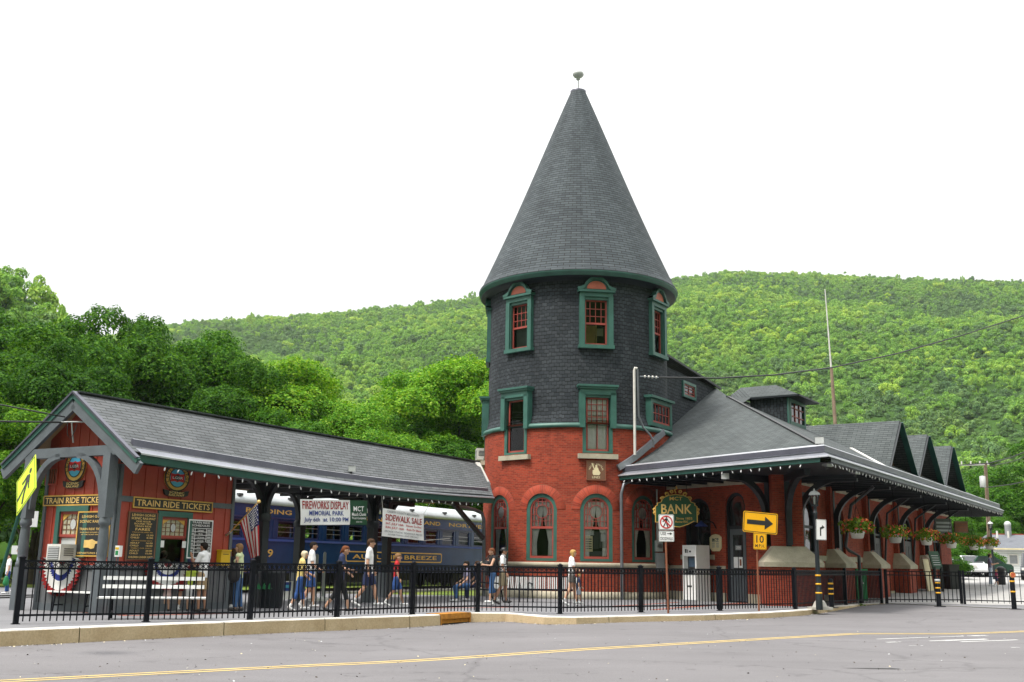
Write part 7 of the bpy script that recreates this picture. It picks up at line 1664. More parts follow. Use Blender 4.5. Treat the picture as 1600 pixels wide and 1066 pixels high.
def person(px, py, yt, face, label, pose='stand', top='white', bottom='jeans', legs='long', hair='brown', hairstyle='short', sleeves='short', shoe='shoe_white', fem=False, Y=None, z=None, arms=None, lean=0., extras=(), skin='skin', child=False, turn=0., nod=0., z_extra=0.):
    base = PZ(px, py, PAV) if Y is None else Vector((P(px, py, Y).x, Y, z)); Hh = max(.7, P(px, yt, base.y).z-base.z)
    if pose == 'sit': Hh = 1.68
    t = thing('person', label, 'person', base, 'people around the station'); hs = 1.18 if child else 1.
    sw = (.108 if not fem else .095)*Hh; hw_ = .052*Hh; zh = .515*Hh; seat = .46
    if pose == 'sit': zh = seat+.1
    hipc = Vector((0, 0, zh)); shz = zh+.30*Hh; lv = Vector((0, sin(lean), cos(lean)))
    chest = hipc+lv*(.22*Hh); shc = hipc+lv*(.295*Hh); nk = hipc+lv*(.335*Hh); hd = hipc+lv*(.345*Hh)+Vector((0, .018*Hh+.05*nod, .07*Hh*(1-.15*nod)))
    hr = .058*Hh*hs; hips = [Vector((sx*hw_, 0, zh-.005*Hh)) for sx in (-1, 1)]
    pz = {'stand': ((.04, .05), (-.06, .06)), 'walk': ((.24, .1), (-.16, .3)), 'stride': ((.32, .08), (-.2, .42)), 'step': ((.15, .08), (-.10, .35)), 'sit': ((1.48, 1.55), (1.42, 1.45))}[pose]
    if pose == 'sit': L = [leg_pose(hips[0], 1.48, 1.5, Hh), leg_pose(hips[1], 1.4, 1.55, Hh)]
    else: L = [leg_pose(hips[0], *pz[0], Hh), leg_pose(hips[1], *pz[1], Hh)]
    zmin = min(a.z for _, a in L)-.04*Hh; dz = -zmin if pose != 'sit' else 0
    for v in [hipc, chest, shc, nk, hd]+hips: v.z += dz
    L = [(k+Vector((0, 0, dz)), a+Vector((0, 0, dz))) for k, a in L]
    arms = arms or {'stand': ((.05, .15), (-.05, .15)), 'walk': ((-.35, .3), (.35, .45)), 'stride': ((-.4, .3), (.45, .4)), 'step': ((-.2, .9), (.25, .8)), 'sit': ((.15, .75), (.2, .8))}[pose]
    A = []
    for sx, (f, e) in zip((-1, 1), arms):
        s_ = shc+Vector((sx*sw, 0, 0)); el = s_+Vector((sx*.035*Hh, .175*Hh*sin(f), -.175*Hh*cos(f))); f2 = f+e; wr = el+Vector((sx*-.005*Hh, .145*Hh*sin(f2), -.145*Hh*cos(f2))); A.append((s_, el, wr, f2))
    R3 = Matrix.Rotation(turn, 3, 'Z'); fw_ = R3@Vector((0, 1, 0)); rt = R3@Vector((1, 0, 0))
    b = MB(skin)
    def torso(mb, k, lo=True):
        seg(mb, hipc+Vector((0, 0, .01)), hipc+lv*.1*Hh, (.083 if fem else .078)*Hh*k, .070*Hh*k, 14, flat=.68, side=(1, 0, 0)); seg(mb, hipc+lv*.09*Hh, chest, .068*Hh*k, (.078 if fem else .086)*Hh*k, 14, flat=.68, side=(1, 0, 0)); seg(mb, chest, shc-lv*.01*Hh, (.076 if fem else .086)*Hh*k, .074*Hh*k, 14, flat=.64, side=(1, 0, 0))
        for sx in (-1, 1): seg(mb, shc+Vector((0, 0, -.012*Hh)), shc+Vector((sx*sw*.92, 0, -.005*Hh)), .045*Hh*k, .036*Hh*k)
        if fem and not child:
            for sx in (-1, 1): mb.ball(chest+Vector((sx*.035*Hh, .045*Hh, -.01*Hh)), .033*Hh*k, None, 6, True)
    torso(b, 1.); seg(b, shc, hd, .032*Hh, .030*Hh)
    b.ball(hd+fw_*.002, (hr*.84, hr*.98, hr*1.18), None, 10, True); seg(b, hd+fw_*hr*.35-Vector((0, 0, hr*.35)), hd+fw_*hr*.45-Vector((0, 0, hr*.78)), hr*.6, hr*.42)
    seg(b, hd+fw_*hr*.86+Vector((0, 0, hr*.12)), hd+fw_*hr*1.08-Vector((0, 0, hr*.2)), hr*.11, hr*.17, 8)
    for sx in (-1, 1): b.ball(hd+rt*(sx*hr*.84)+Vector((0, 0, -hr*.08)), (hr*.13, hr*.22, hr*.3), None, 5, True)
    for s_, el, wr, f2 in A:
        seg(b, s_, el, .029*Hh, .023*Hh); seg(b, el, wr, .024*Hh, .016*Hh); d = (wr-el).normalized(); sx = 1 if s_.x > 0 else -1; n_ = Vector((1, 0, 0)); palm = wr+d*.036*Hh
        seg(b, wr, palm, .017*Hh, .021*Hh, flat=.55, side=(0, 1, 0)); sd_ = n_.cross(d).normalized()
        for i, (off, ln) in enumerate(((-.014, .028), (-.0048, .033), (.0048, .031), (.014, .024))):
            r0 = palm+sd_*(off*Hh)+d*.008*Hh; k1 = r0+d*(ln*.55*Hh); k2 = k1+(d*.8-n_*sx*.6).normalized()*(ln*.6*Hh); q = max(.0062, .0048*Hh); seg(b, r0, k1, q, q*.95, 7); seg(b, k1, k2, q*.95, q*.8, 7)
        th = wr+d*.018*Hh-sd_*(-.015*Hh) if False else wr+d*.018*Hh+sd_*.016*Hh; seg(b, th, th+(d*.6+sd_*.6-n_*sx*.3).normalized()*.035*Hh, max(.007, .0058*Hh), .006, 7)
    for (k, a), h in zip(L, hips):
        seg(b, h, k, .051*Hh, .034*Hh); seg(b, k, a.lerp(k, .55), .034*Hh, .032*Hh); seg(b, a.lerp(k, .6), a, .033*Hh, .020*Hh); 
    feet = []
    for i, (k, a) in enumerate(L):
        pitch = 0. if (i == 0 or pose in ('stand', 'sit')) else -.55
        f0 = a+Vector((0, -.02*Hh, -.028*Hh)); f1 = f0+Vector((0, .105*Hh*cos(pitch), .105*Hh*sin(pitch))); feet.append((f0, f1)); seg(b, f0, f1, .020*Hh, .016*Hh)
    eyes = [hd+fw_*hr*.82+rt*(sx*hr*.36)+Vector((0, 0, hr*.1)) for sx in (-1, 1)]; mth = hd+fw_*hr*.85-Vector((0, 0, hr*.5))
    def rule(c):
        m = np.zeros(len(c), int)
        for e in eyes: m[np.linalg.norm(c-np.array(e), axis=1) < hr*.19] = 1
        dd = c-np.array(mth); m[(np.abs(dd[:, 2]) < hr*.1) & (np.linalg.norm(dd, axis=1) < hr*.3)] = 2; return m
    yaw = radians(face)-pi/2; objs = [fuse(b, 'body', max(.0085, .0062*Hh), [skin, 'eye', 'lips'], t, rule, 2)]
    # clothes as shells over the body
    def mtl(n): return n if n in MATS else 'cloth_'+n
    b = MB(skin); torso(b, 1.12); seg(b, hipc-lv*.03*Hh, chest, .086*Hh*1.06, .09*Hh, 14, False, True, .72, (1, 0, 0)); seg(b, hipc-lv*.05*Hh, hipc+lv*.05*Hh, .090*Hh, .086*Hh, 14, False, True, .74, (1, 0, 0))
    if sleeves != 'none':
        for s_, el, wr, f2 in A:
            e_ = s_.lerp(el, .72 if sleeves == 'short' else 1); seg(b, s_, e_, .041*Hh, .036*Hh, 12, True, sleeves != 'short')
            if sleeves == 'long': seg(b, el, wr, .03*Hh, .024*Hh)
    if legs == 'dress': seg(b, hipc+lv*.04*Hh, Vector((0, 0, hipc.z-.2*Hh)), .085*Hh, .125*Hh, 16, True, False, .85, (1, 0, 0))
    objs.append(fuse(b, 'shirt' if legs != 'dress' else 'dress', max(.011, .008*Hh), [mtl(top)], t))
    b = MB(skin)
    if legs == 'skirt': seg(b, hipc+lv*.05*Hh, Vector((0, .01, hipc.z-.19*Hh)), .082*Hh, .115*Hh, 16, True, False, .8, (1, 0, 0))
    elif legs != 'dress':
        seg(b, hipc+lv*.045*Hh, hipc-Vector((0, 0, .02*Hh)), .080*Hh, .086*Hh, 14, flat=.74, side=(1, 0, 0))
        for (k, a), h in zip(L, hips):
            if legs == 'shorts': seg(b, h, h.lerp(k, .93), .060*Hh, .054*Hh, 12, True, False)
            elif legs == 'mini': seg(b, h, h.lerp(k, .55), .060*Hh, .056*Hh, 12, True, False)
            else:
                seg(b, h, k, .058*Hh, .042*Hh); e_ = k.lerp(a, .5 if legs == 'capri' else .96); seg(b, k, e_, .042*Hh, .036*Hh if legs != 'capri' else .038*Hh, 12, True, False)
    if legs != 'dress': objs.append(fuse(b, 'skirt' if legs == 'skirt' else 'trousers', max(.011, .008*Hh), [mtl(bottom)], t))
    for (f0, f1), (k, a) in zip(feet, L):
        b = MB(shoe); seg(b, f0-Vector((0, .012*Hh, 0)), f1+(f1-f0).normalized()*.012*Hh, .025*Hh, .021*Hh, 10); seg(b, f0, f1, .027*Hh, .024*Hh, 10, flat=.6)
        if shoe == 'shoe_white': seg(b, f0, a.lerp(k, .16), .022*Hh, .023*Hh, 10, True, False)
        o = b.build('shoe', None); o.parent = t; objs.append(o)
    b = MB('hair_'+hair); up = Vector((0, 0, 1))
    b.ball(hd-fw_*hr*.20+up*hr*.20, (hr*.95, hr*.95, hr*1.08), None, 10, True); b.ball(hd+fw_*hr*.12+up*hr*.56, (hr*.86, hr*.90, hr*.66), None, 10, True); seg(b, hd-fw_*hr*.4-up*hr*.1, hd-fw_*hr*.42-up*hr*.55, hr*.72, hr*.5)
    if hairstyle == 'fringe': seg(b, hd+fw_*hr*.3+up*hr*.75, hd+fw_*hr*.75+up*hr*.55, hr*.5, hr*.3)
    if hairstyle == 'bob': 
        for sx in (-1, 0, 1): seg(b, hd+rt*(sx*hr*.62)-fw_*hr*.15+up*hr*.3, hd+rt*(sx*hr*.7)-fw_*hr*.25-up*hr*1.15, hr*.45, hr*.33)
    if hairstyle == 'long':
        for sx in (-1, 0, 1): seg(b, hd+rt*(sx*hr*.6)-fw_*hr*.3+up*hr*.2, hd+rt*(sx*hr*.65)-fw_*hr*.5-up*hr*2.2, hr*.5, hr*.3)
    if hairstyle == 'ponytail': seg(b, hd-fw_*hr*.95+up*hr*.1, hd-fw_*hr*1.4-up*hr*.75, hr*.34, hr*.2)
    objs.append(fuse(b, 'hair', .013, ['hair_'+hair], t))
    def local(mb, name, mat): 
        o = mb.build(name, None); o.parent = t; objs.append(o)
    for ex_ in extras:
        if ex_ == 'cap': b = MB('black_paint'); b.ball(hd-fw_*hr*.1+up*hr*.38, (hr*1.0, hr*1.08, hr*.85), None, 8, True); seg(b, hd-fw_*hr*.9+up*hr*.35, hd-fw_*hr*1.35+up*hr*.25, hr*.4, hr*.35, 8, flat=.3); local(b, 'cap', 0)
        if ex_ == 'hat': b = MB('brown_board'); b.ball(hd+up*hr*.55, (hr*.95, hr*1.05, hr*.75), None, 8, True); b.tube([hd+up*hr*.5, hd+up*hr*.58], hr*1.75, 16); local(b, 'hat', 0)
        if ex_ == 'glasses': b = MB('black_paint'); b.tube([hd+rt*hr*.9-fw_*hr*.1+up*hr*.12, hd+rt*hr*.75+fw_*hr*.8+up*hr*.1, hd+fw_*hr*1.02+up*hr*.1, hd-rt*hr*.75+fw_*hr*.8+up*hr*.1, hd-rt*hr*.9-fw_*hr*.1+up*hr*.12], .006, 5); local(b, 'glasses', 0)
        if ex_ == 'sunglasses': b = MB('black_paint'); b.tube([hd+rt*hr*.92-fw_*hr*.1+up*hr*.14, hd+rt*hr*.72+fw_*hr*.78+up*hr*.1, hd+fw_*hr*1.0+up*hr*.1, hd-rt*hr*.72+fw_*hr*.78+up*hr*.1, hd-rt*hr*.92-fw_*hr*.1+up*hr*.14], [.006, .022, .014, .022, .006], 6); local(b, 'sunglasses', 0)
        if ex_ == 'backpack': b = MB('cloth_black'); seg(b, hipc+Vector((0, -.14*Hh, .07*Hh)), chest+Vector((0, -.13*Hh, .05*Hh)), .085*Hh, .075*Hh, 12, flat=.55, side=(1, 0, 0)); [b.tube([shc+Vector((sx*.05*Hh, -.09*Hh, .02*Hh)), shc+Vector((sx*.055*Hh, .01*Hh, .055*Hh)), shc+Vector((sx*.06*Hh, .075*Hh, -.02*Hh)), chest+Vector((sx*.07*Hh, .07*Hh, -.05*Hh)), chest+Vector((sx*.09*Hh, -.05*Hh, -.1*Hh))], .016, 6) for sx in (-1, 1)]; local(b, 'backpack', 0)
        if ex_ == 'bag': b = MB('cloth_black'); seg(b, hipc+Vector((-.16*Hh, .02, .1*Hh)), hipc+Vector((-.17*Hh, .02, -.02*Hh)), .09*Hh, .1*Hh, 12, flat=.6, side=(0, 1, 0)); b.tube([hipc+Vector((-.16*Hh, 0, .18*Hh)), shc+Vector((-.05*Hh, 0, .05*Hh)), shc+Vector((.04*Hh, .0, .04*Hh)), hipc+Vector((-.12*Hh, -.06*Hh, .1*Hh))], .014, 6); local(b, 'bag', 0)
        if ex_ == 'frontbag': b = MB('cloth_black'); seg(b, hipc+Vector((0, .12*Hh, .03*Hh)), chest+Vector((0, .12*Hh, -.03*Hh)), .075*Hh, .065*Hh, 12, flat=.5, side=(1, 0, 0)); [b.tube([chest+Vector((sx*.06*Hh, .12*Hh, .04*Hh)), shc+Vector((sx*.06*Hh, .03*Hh, .055*Hh)), shc+Vector((sx*.06*Hh, -.08*Hh, .0))], .015, 6) for sx in (-1, 1)]; local(b, 'bag', 0)
        if ex_ == 'greenbag': b = MB('bin_green'); w_ = A[0][2]; seg(b, w_+Vector((0, .02, -.12*Hh)), w_+Vector((0, .02, -.25*Hh)), .05*Hh, .08*Hh, 10, flat=.5, side=(0, 1, 0)); local(b, 'bag', 0)
        if ex_ == 'ball': b = MB('paleblue' if 'paleblue' in MATS else 'cloth_paleblue'); w_ = A[1][2]; b.tube([w_+Vector((0, .06*Hh, -.02)), w_+Vector((0, .06*Hh, .07))], .035, 8); local(b, 'cup', 0)
    # sink nothing: feet rest on the ground
    lo = min(min(v.co.z for v in o.data.vertices) for o in objs if o.name.startswith('shoe')) if pose != 'sit' else 0
    for o in objs: o.location = (0, 0, -lo if pose != 'sit' else 0)
    t.rotation_euler = (0, 0, yaw); return t
RIGHT, LEFT_, AWAY, TOW = 0, 180, 90, 270
PP_ = person
# queue at the ticket window
PP_(258, 955, 888, 150, 'small girl in a pale pink dress at the ticket window, long brown hair', top='pink', legs='dress', hair='brown', hairstyle='long', child=True, fem=True, shoe='shoe_dark')
PP_(243, 953, 862, 75, 'person in a white shirt bending at the wall left of the pink girl', top='white', bottom='khaki', lean=.35, hair='brown', arms=((.7, .5), (.7, .5)))
PP_(275, 954, 860, 85, 'person in a dark navy shirt leaning into the ticket window', top='navy', bottom='darkred', legs='shorts', lean=.3, hair='dark', arms=((.9, .6), (.9, .6)))
PP_(296, 955, 884, 100, 'child in a lime yellow top and white shorts beside the tall man in khaki shorts', top='lime', bottom='white', legs='shorts', hair='dark', child=True, shoe='shoe_dark')
PP_(313, 956, 851, 165, 'man in a white shirt and khaki shorts raising a hand to his chin', top='white', bottom='khaki', legs='shorts', hair='dark', arms=((.4, 2.3), (.15, .3)), skin='skin_dark', extras=(), shoe='shoe_dark')
PP_(369, 955, 853, 175, 'woman in a pale green top and blue jeans, long wavy brown hair', top='mint', bottom='jeans', legs='long', hair='light_brown', hairstyle='long', sleeves='none', fem=True, extras=('bag',), shoe='shoe_dark')
PP_(399, 946, 858, 200, 'person in dark navy clothes mostly hidden behind the flag and its post', top='navy', bottom='navy', hair='dark', arms=((.2, 1.0), (.2, 1.0)))
PP_(360, 950, 860, 185, 'person in black with a dark bag just behind the woman in jeans', top='black', bottom='black', hair='brown', hairstyle='bob', fem=True, extras=('bag',))
# walkers
PP_(466, 956, 866, 20, 'woman in a yellow shirt and blue capri trousers with pale hair', 'walk', 'yellow', 'capri', 'capri', 'pale', 'bob', fem=True, arms=((.1, .7), (.2, .9)), nod=.4, lean=.08)
PP_(483, 953, 853, 10, 'boy in a white shirt and blue shorts beside the woman in yellow', 'step', 'white', 'capri', 'shorts', 'dark', arms=((-.1, .2), (.1, .9)))
PP_(529, 958, 856, 0, 'woman in a navy shirt looking down as she walks, auburn ponytail', 'stride', 'navy', 'black', 'capri', 'auburn', 'ponytail', fem=True, arms=((-.05, 1.0), (.25, 1.1)), nod=.9, lean=.06, shoe='shoe_dark')
PP_(574, 949, 846, 0, 'tall man in a white shirt and dark shorts striding past the post', 'stride', 'white', 'navy', 'shorts', 'brown', extras=('glasses',), arms=((.1, .25), (-.05, .2)))
PP_(618, 948, 869, 0, 'boy in a red shirt and navy shorts walking ahead of the tall man', 'stride', 'red', 'capri', 'shorts', 'light_brown', arms=((-.1, .5), (.1, .3)), child=True)
PP_(768, 945, 862, 205, 'woman carrying a large black bag in front of her, denim capri trousers', 'step', 'black', 'jeans', 'capri', 'auburn', 'ponytail', sleeves='none', fem=True, extras=('frontbag', 'glasses'), arms=((.5, 1.2), (.5, 1.1)))
PP_(785, 945, 861, 350, 'man in a white shirt with a black backpack, dark cap and sunglasses', 'step', 'white', 'camo', 'shorts', 'dark', sleeves='short', extras=('cap', 'sunglasses', 'backpack'), arms=((.05, .3), (.1, .4)), skin='skin_dark', shoe='shoe_dark')
PP_(893, 947, 864, 5, 'blonde woman in a white shirt and grey shorts walking by the tower', 'walk', 'white', 'grey', 'mini', 'blond', 'bob', fem=True, arms=((.2, 1.2), (.15, 1.1)), extras=('ball',), nod=.35)
PP_(904, 946, 899, 5, 'small child in a navy shirt walking beside the blonde woman', 'walk', 'navy', 'paleblue', 'shorts', 'blond', child=True, arms=((.3, .4), (-.1, .3)))
# two on the bench by the canopy end
sb = PZ(729, 941, PAV); PP_(729, 941, 880, 195, 'seated person in a grey blue shirt and jeans with white shoes', 'sit', 'plaid', 'jeans', 'long', 'dark', Y=sb.y+.25, z=PAV)
sb2 = PZ(745, 940, PAV); PP_(746, 940, 880, 200, 'seated person in dark clothes nearest the canopy downspout', 'sit', 'navy', 'navy', 'long', 'brown', Y=sb2.y+.5, z=PAV)
# left edge and parking lot
PP_(9, 928, 867, 215, 'person in a white shirt with a red stripe and blue trousers at the left edge', 'stand', 'white', 'capri', 'long', 'dark', extras=('greenbag',))
PP_(25, 925, 858, 200, 'person in a pale plaid shirt, khaki trousers and dark cap near the left edge', 'stand', 'paleblue', 'khaki', 'long', 'dark', extras=('cap',))
pm = P(1549, 914, 61); PP_(1549, 914, 867, 340, 'man in a wide brown hat and plaid shirt standing in the parking lot', 'stand', 'plaid', 'paleblue', 'long', 'dark', Y=61, z=lotz(pm.x, 61)+.002, extras=('hat',), arms=((.3, 1.5), (.3, 1.5)))
pm = P(1558, 916, 60); PP_(1558, 916, 892, 320, 'small child in a hot pink shirt beside the man in the hat', 'step', 'hotpink', 'navy', 'shorts', 'blond', Y=60, z=lotz(pm.x, 60)+.002, child=True)
# ------------------------------------------------------------------ far right: house, cars, poles, wires
def lotp(px, py):
    z = .6
    for _ in range(12): p = PZ(px, py, z); z = lotz(p.x, p.y)
    return Vector((p.x, p.y, z))
hp0 = P(1559, 893, 94); hz = lotz(hp0.x, hp0.y); house = thing('white_house', 'low white clapboard house with a grey roof at the right edge', 'house', Vector((hp0.x, hp0.y, hz)))
hf = Fr((hp0.x, hp0.y, hz), (1, .0, 0), (0, 0, 1)); S = 94/1640.; eh = (893-856)*S; rh = (893-834)*S; LW = 9.
b = MB('house_white', hf); b.box(0, LW, -.3, eh, -7, 0)
for k in range(int(eh/.18)): b.box(-.01, LW+.01, k*.18, k*.18+.025, 0, .015, 'light_grey')
b.build('wall', house); b = MB('house_roof', hf); b.face([(-.4, eh-.05, .45), (LW+.4, eh-.05, .45), (LW+.4, rh, -3.2), (.9, rh, -3.2)]); b.face([(-.4, eh-.05, -7.4), (-.4, eh-.05, .45), (.9, rh, -3.2), (.9, rh, -3.4)]); b.face([(LW+.4, eh-.05, -7.4), (-.4, eh-.05, -7.4), (.9, rh, -3.4), (LW+.4, rh, -3.4)]); b.bar((.9, rh+.03, -3.3), (LW+.4, rh+.03, -3.3), .3, .1, 'brick', raw=False); rf_ = b.build('roof', house)
b = MB('cream', hf); b.box(-.4, LW+.4, eh-.16, eh-.04, .42, .5); b.build('fascia', house)
b = MB('offwhite', hf); b.ring([(1.0, eh*.3), (1.9, eh*.3), (1.9, eh*.75), (1.0, eh*.75)], [(1.1, eh*.36), (1.8, eh*.36), (1.8, eh*.7), (1.1, eh*.7)], .016, .06); w_ = b.build('window', house); b = MB('mid_grey', hf); b.box(1.1, 1.8, eh*.36, eh*.7, .016, .03); b.build('pane', w_)
for a, h in ((.75, 2.2), (1.75, 2.6)): b = MB('offwhite', hf); b.lathe([(.09, 0), (.09, .7), (.14, .7), (.14, .85), (.01, .86)], 10) if False else b.tube([(a, eh+.9, -1.2), (a, eh+1.5, -1.2)], .09, 8, raw=False); b.build('vent_pipe', rf_)
b = MB('mid_grey', hf); b.tube([(2.55, rh-.3, -2.9), (2.55, rh+.9, -2.9)], .28, 12, raw=False); b.ball((2.55, rh+.9, -2.9), .3, 'light_grey', 8); b.build('turbine_vent', rf_)
def car(loc, rz, mat, label, L=4.4, W=1.75, Hc=1.45, van=False):
    t = thing('parked_car', label, 'car', loc, 'cars parked in the lot'); f = zframe(loc, rz); hs = [(-1, .42), (-.99, .62), (-.93, .80), (-.62, .88), (-.45, .90), (.5, .92), (.92, .88), (1., .70), (1., .40), (.93, .28), (-.93, .28)]
    if van: cab = [(-.62, .88), (-.38, Hc), (.92, Hc), (.99, .9)]
    else: cab = [(-.5, .89), (-.22, Hc), (.38, Hc), (.72, .91)]
    b = MB(mat, Fr(loc, f.ex, (0, 0, 1)))
    for sg in (1, -1): b.face([(x*L/2, z, sg*W/2) for x, z in (hs if sg > 0 else hs[::-1])])
    n_ = len(hs)
    for i in range(n_): j = (i+1) % n_; b.face([(hs[i][0]*L/2, hs[i][1], W/2), (hs[i][0]*L/2, hs[i][1], -W/2), (hs[j][0]*L/2, hs[j][1], -W/2), (hs[j][0]*L/2, hs[j][1], W/2)])
    wi = W*.40; pts = [(x*L/2, z) for x, z in cab]
    b.face([(pts[1][0], pts[1][1], wi), (pts[1][0], pts[1][1], -wi), (pts[2][0], pts[2][1], -wi), (pts[2][0], pts[2][1], wi)][::-1])
    for sg in (1, -1):
        q = [(pts[0][0], pts[0][1], sg*W*.48), (pts[3][0], pts[3][1], sg*W*.48), (pts[2][0], pts[2][1], sg*wi), (pts[1][0], pts[1][1], sg*wi)]; b.face(q if sg > 0 else q[::-1])
    b.face([(pts[0][0], pts[0][1], W*.48), (pts[1][0], pts[1][1], wi), (pts[1][0], pts[1][1], -wi), (pts[0][0], pts[0][1], -W*.48)]); b.face([(pts[3][0], pts[3][1], -W*.48), (pts[2][0], pts[2][1], -wi), (pts[2][0], pts[2][1], wi), (pts[3][0], pts[3][1], W*.48)]); b.build('body', t)
    b = MB('car_window', Fr(loc, f.ex, (0, 0, 1))); e = .012
    def lerp2(p, q, u): return tuple(p[i]+(q[i]-p[i])*u for i in range(3))
    def inset(q, m=.12):
        c = [sum(p[i] for p in q)/4 for i in range(3)]; return [lerp2(p, c, m) for p in q]
    for sg in (1, -1):
        q = inset([(pts[0][0], pts[0][1], sg*(W*.48+e)), (pts[3][0], pts[3][1], sg*(W*.48+e)), (pts[2][0], pts[2][1], sg*(wi+e)), (pts[1][0], pts[1][1], sg*(wi+e))], .13); b.face(q if sg > 0 else q[::-1])
    for a, c, dx in ((0, 1, -e), (3, 2, e)):
        q = inset([(pts[a][0]+dx, pts[a][1]+e, W*.48), (pts[c][0]+dx, pts[c][1]+e, wi), (pts[c][0]+dx, pts[c][1]+e, -wi), (pts[a][0]+dx, pts[a][1]+e, -W*.48)], .12); b.face(q if a == 0 else q[::-1])
    b.build('window', t)
    for x in (-.62, .62):
        for sg in (1, -1):
            b = MB('tyre', Fr(loc, f.ex, (0, 0, 1)).shift(x*L/2, .31, sg*(W/2-.09))); b.prism([(.31*cos(2*pi*i/16), .31*sin(2*pi*i/16)) for i in range(16)], -.1, .1); b.prism([(.17*cos(2*pi*i/12), .17*sin(2*pi*i/12)) for i in range(12)], -.105, .105, 'steel'); b.build('wheel', t)
    for x, m_n, nm in ((-1, 'offwhite', 'headlight'), (1, 'tail_red', 'tail_light')):
        for sg in (1, -1): b = MB(m_n, Fr(loc, f.ex, (0, 0, 1))); xx = x*(L/2); b.box(min(xx, xx+x*.02), max(xx, xx+x*.02), .62, .78, sg*W*.36-.16, sg*W*.36+.16); b.build(nm, t)
    return t
for px, py, rz, mt, lab, van in ((1494, 890.5, 1.75, 'car_silver', 'silver car with red lamps parked nearest the black planter', False), (1510, 889.5, 1.7, 'car_white', 'white car parked beside the silver one', False), (1530, 890, .2, 'car_green', 'dark green car parked side on before the shrubs', False), (1618, 900, 1.12, 'car_dark', 'dark van parked in front of the white house at the right edge', True)):
    p = P(px, py, 78 if px < 1590 else 72); p.z = lotz(p.x, p.y)+.006; car(p, rz, mt, lab, van=van, Hc=1.75 if van else 1.45)
p = P(1565.5, 913, 63); p.z = lotz(p.x, p.y); t = thing('litter_bin', 'tall black litter bin standing alone in the parking lot', 'bin', p); b = MB('black_paint', zframe(p)); b.lathe([(.2, 0), (.22, .05), (.22, .85), (.26, .87), (.26, .95), (.1, 1.05), (.01, 1.06)], 14); b.build('body', t)
p = P(1553, 893, 72); street_lamp(Vector((p.x, p.y, lotz(p.x, p.y))), P(1552, 816, 72).z-lotz(p.x, p.y), 'distant dark lamp post standing in front of the white house', False)
# utility pole, flagpole
a, c = P(1548, 890, 88), P(1539.5, 724, 86); a.z = .8; t = thing('utility_pole', 'leaning wooden utility pole with a crossarm and pale transformer', 'utility pole', a); b = MB('wood_pole'); b.tube([a, c], [.19, .13], 10); b.build('pole', t)
b = MB('wood_pole'); ca = P(1498, 727, 84); cb = P(1545, 726, 86.3); b.bar(ca, cb, .08, .1, 'offwhite'); b.build('crossarm', t); q = P(1535.5, 753, 85.7); b = MB('light_grey', zframe(q)); b.lathe([(.2, -.45), (.23, -.4), (.23, .45), (.01, .5)], 12); b.build('transformer', t)
b = MB('offwhite'); 
for u in (.1, .4, .7, .95): pp = ca.lerp(cb, u); b.tube([pp, pp+Vector((0, 0, .3))], .05, 6)
b.build('insulator', t)
a, mm, c = P(1303, 680, 75), P(1299, 575, 75), P(1289, 452, 75); t = thing('flag_pole', 'tall thin bare pole, wooden below and white above, rising behind the station roof', 'pole', Vector((a.x, a.y, .0))); b = MB('wood_pole'); b.tube([Vector((a.x+.35, a.y, 0)), mm], [.18, .11], 10); b.build('lower_mast', t); b = MB('pole_white'); b.tube([mm-Vector((0, 0, .6)), c], [.07, .035], 8); b.build('upper_mast', t)
def wire(pts, r, label, name='overhead_wire', n=14):
    """catenary through picture-measured points, sagging between them"""
    fine = []
    for A, B in zip(pts[:-1], pts[1:]): fine += [A.lerp(B, i/n) for i in range(n)]
    fine.append(pts[-1]); t = MB('black_paint'); t.tube(fine, r, 5); o = t.build(name, None, label, pts[0], category='wire', group='overhead wires'); return o
wire([P(1030, 590, 40.6), P(1120, 591, 43), P(1210, 586, 46), P(1300, 574.5, 50), P(1400, 553, 54), P(1500, 525, 58), P(1620, 487, 63)], .035, 'thick cable sagging from the tower mast out over the wooded hill')
wire([P(1498, 727, 84), P(1545, 724, 80), P(1580, 715, 76), P(1640, 690, 70)], .04, 'upper cable from the crossarm of the leaning utility pole')
wire([P(1541, 762, 86), P(1580, 757, 80), P(1640, 745, 72)], .035, 'lower cable leaving the leaning utility pole')
wire([P(1545, 729, 86), P(1580, 722, 80), P(1640, 700, 72)], .03, 'middle cable from the crossarm of the leaning utility pole')
gp_ = cw(.3, -.05, 0); wire([P(-60, 659, 22), P(0, 658.5, 24), P(60, 659.5, 25.3), P(108, 660, cw(.3, 0, 0).y)], .022, 'lower service cable entering the peak of the booth gable')
wire([P(-60, 624, 22), P(0, 632.5, 24), P(50, 642, 25), P(108, 653, cw(.3, 0, 0).y)], .018, 'upper service cable entering the peak of the booth gable')
q = P(112, 660, cw(.1, 0, 0).y-.15); t = thing('cable_bracket', 'small pale cable bracket with looped wires under the booth gable peak', 'bracket', q); b = MB('steel'); b.tube([q+Vector((-.35, 0, 0)), q+Vector((.3, .1, .03))], .02, 6, 'light_grey'); b.tube([q, q+Vector((.05, .1, -.5))], .02, 6); b.build('arm', t); b = MB('black_paint'); b.tube([q+Vector((-.1, 0, 0)), q+Vector((-.08, 0, -.3)), q+Vector((.0, .05, -.42)), q+Vector((.08, .05, -.2)), q+Vector((.1, .1, -.02))], .012, 5); b.build('loop', t)
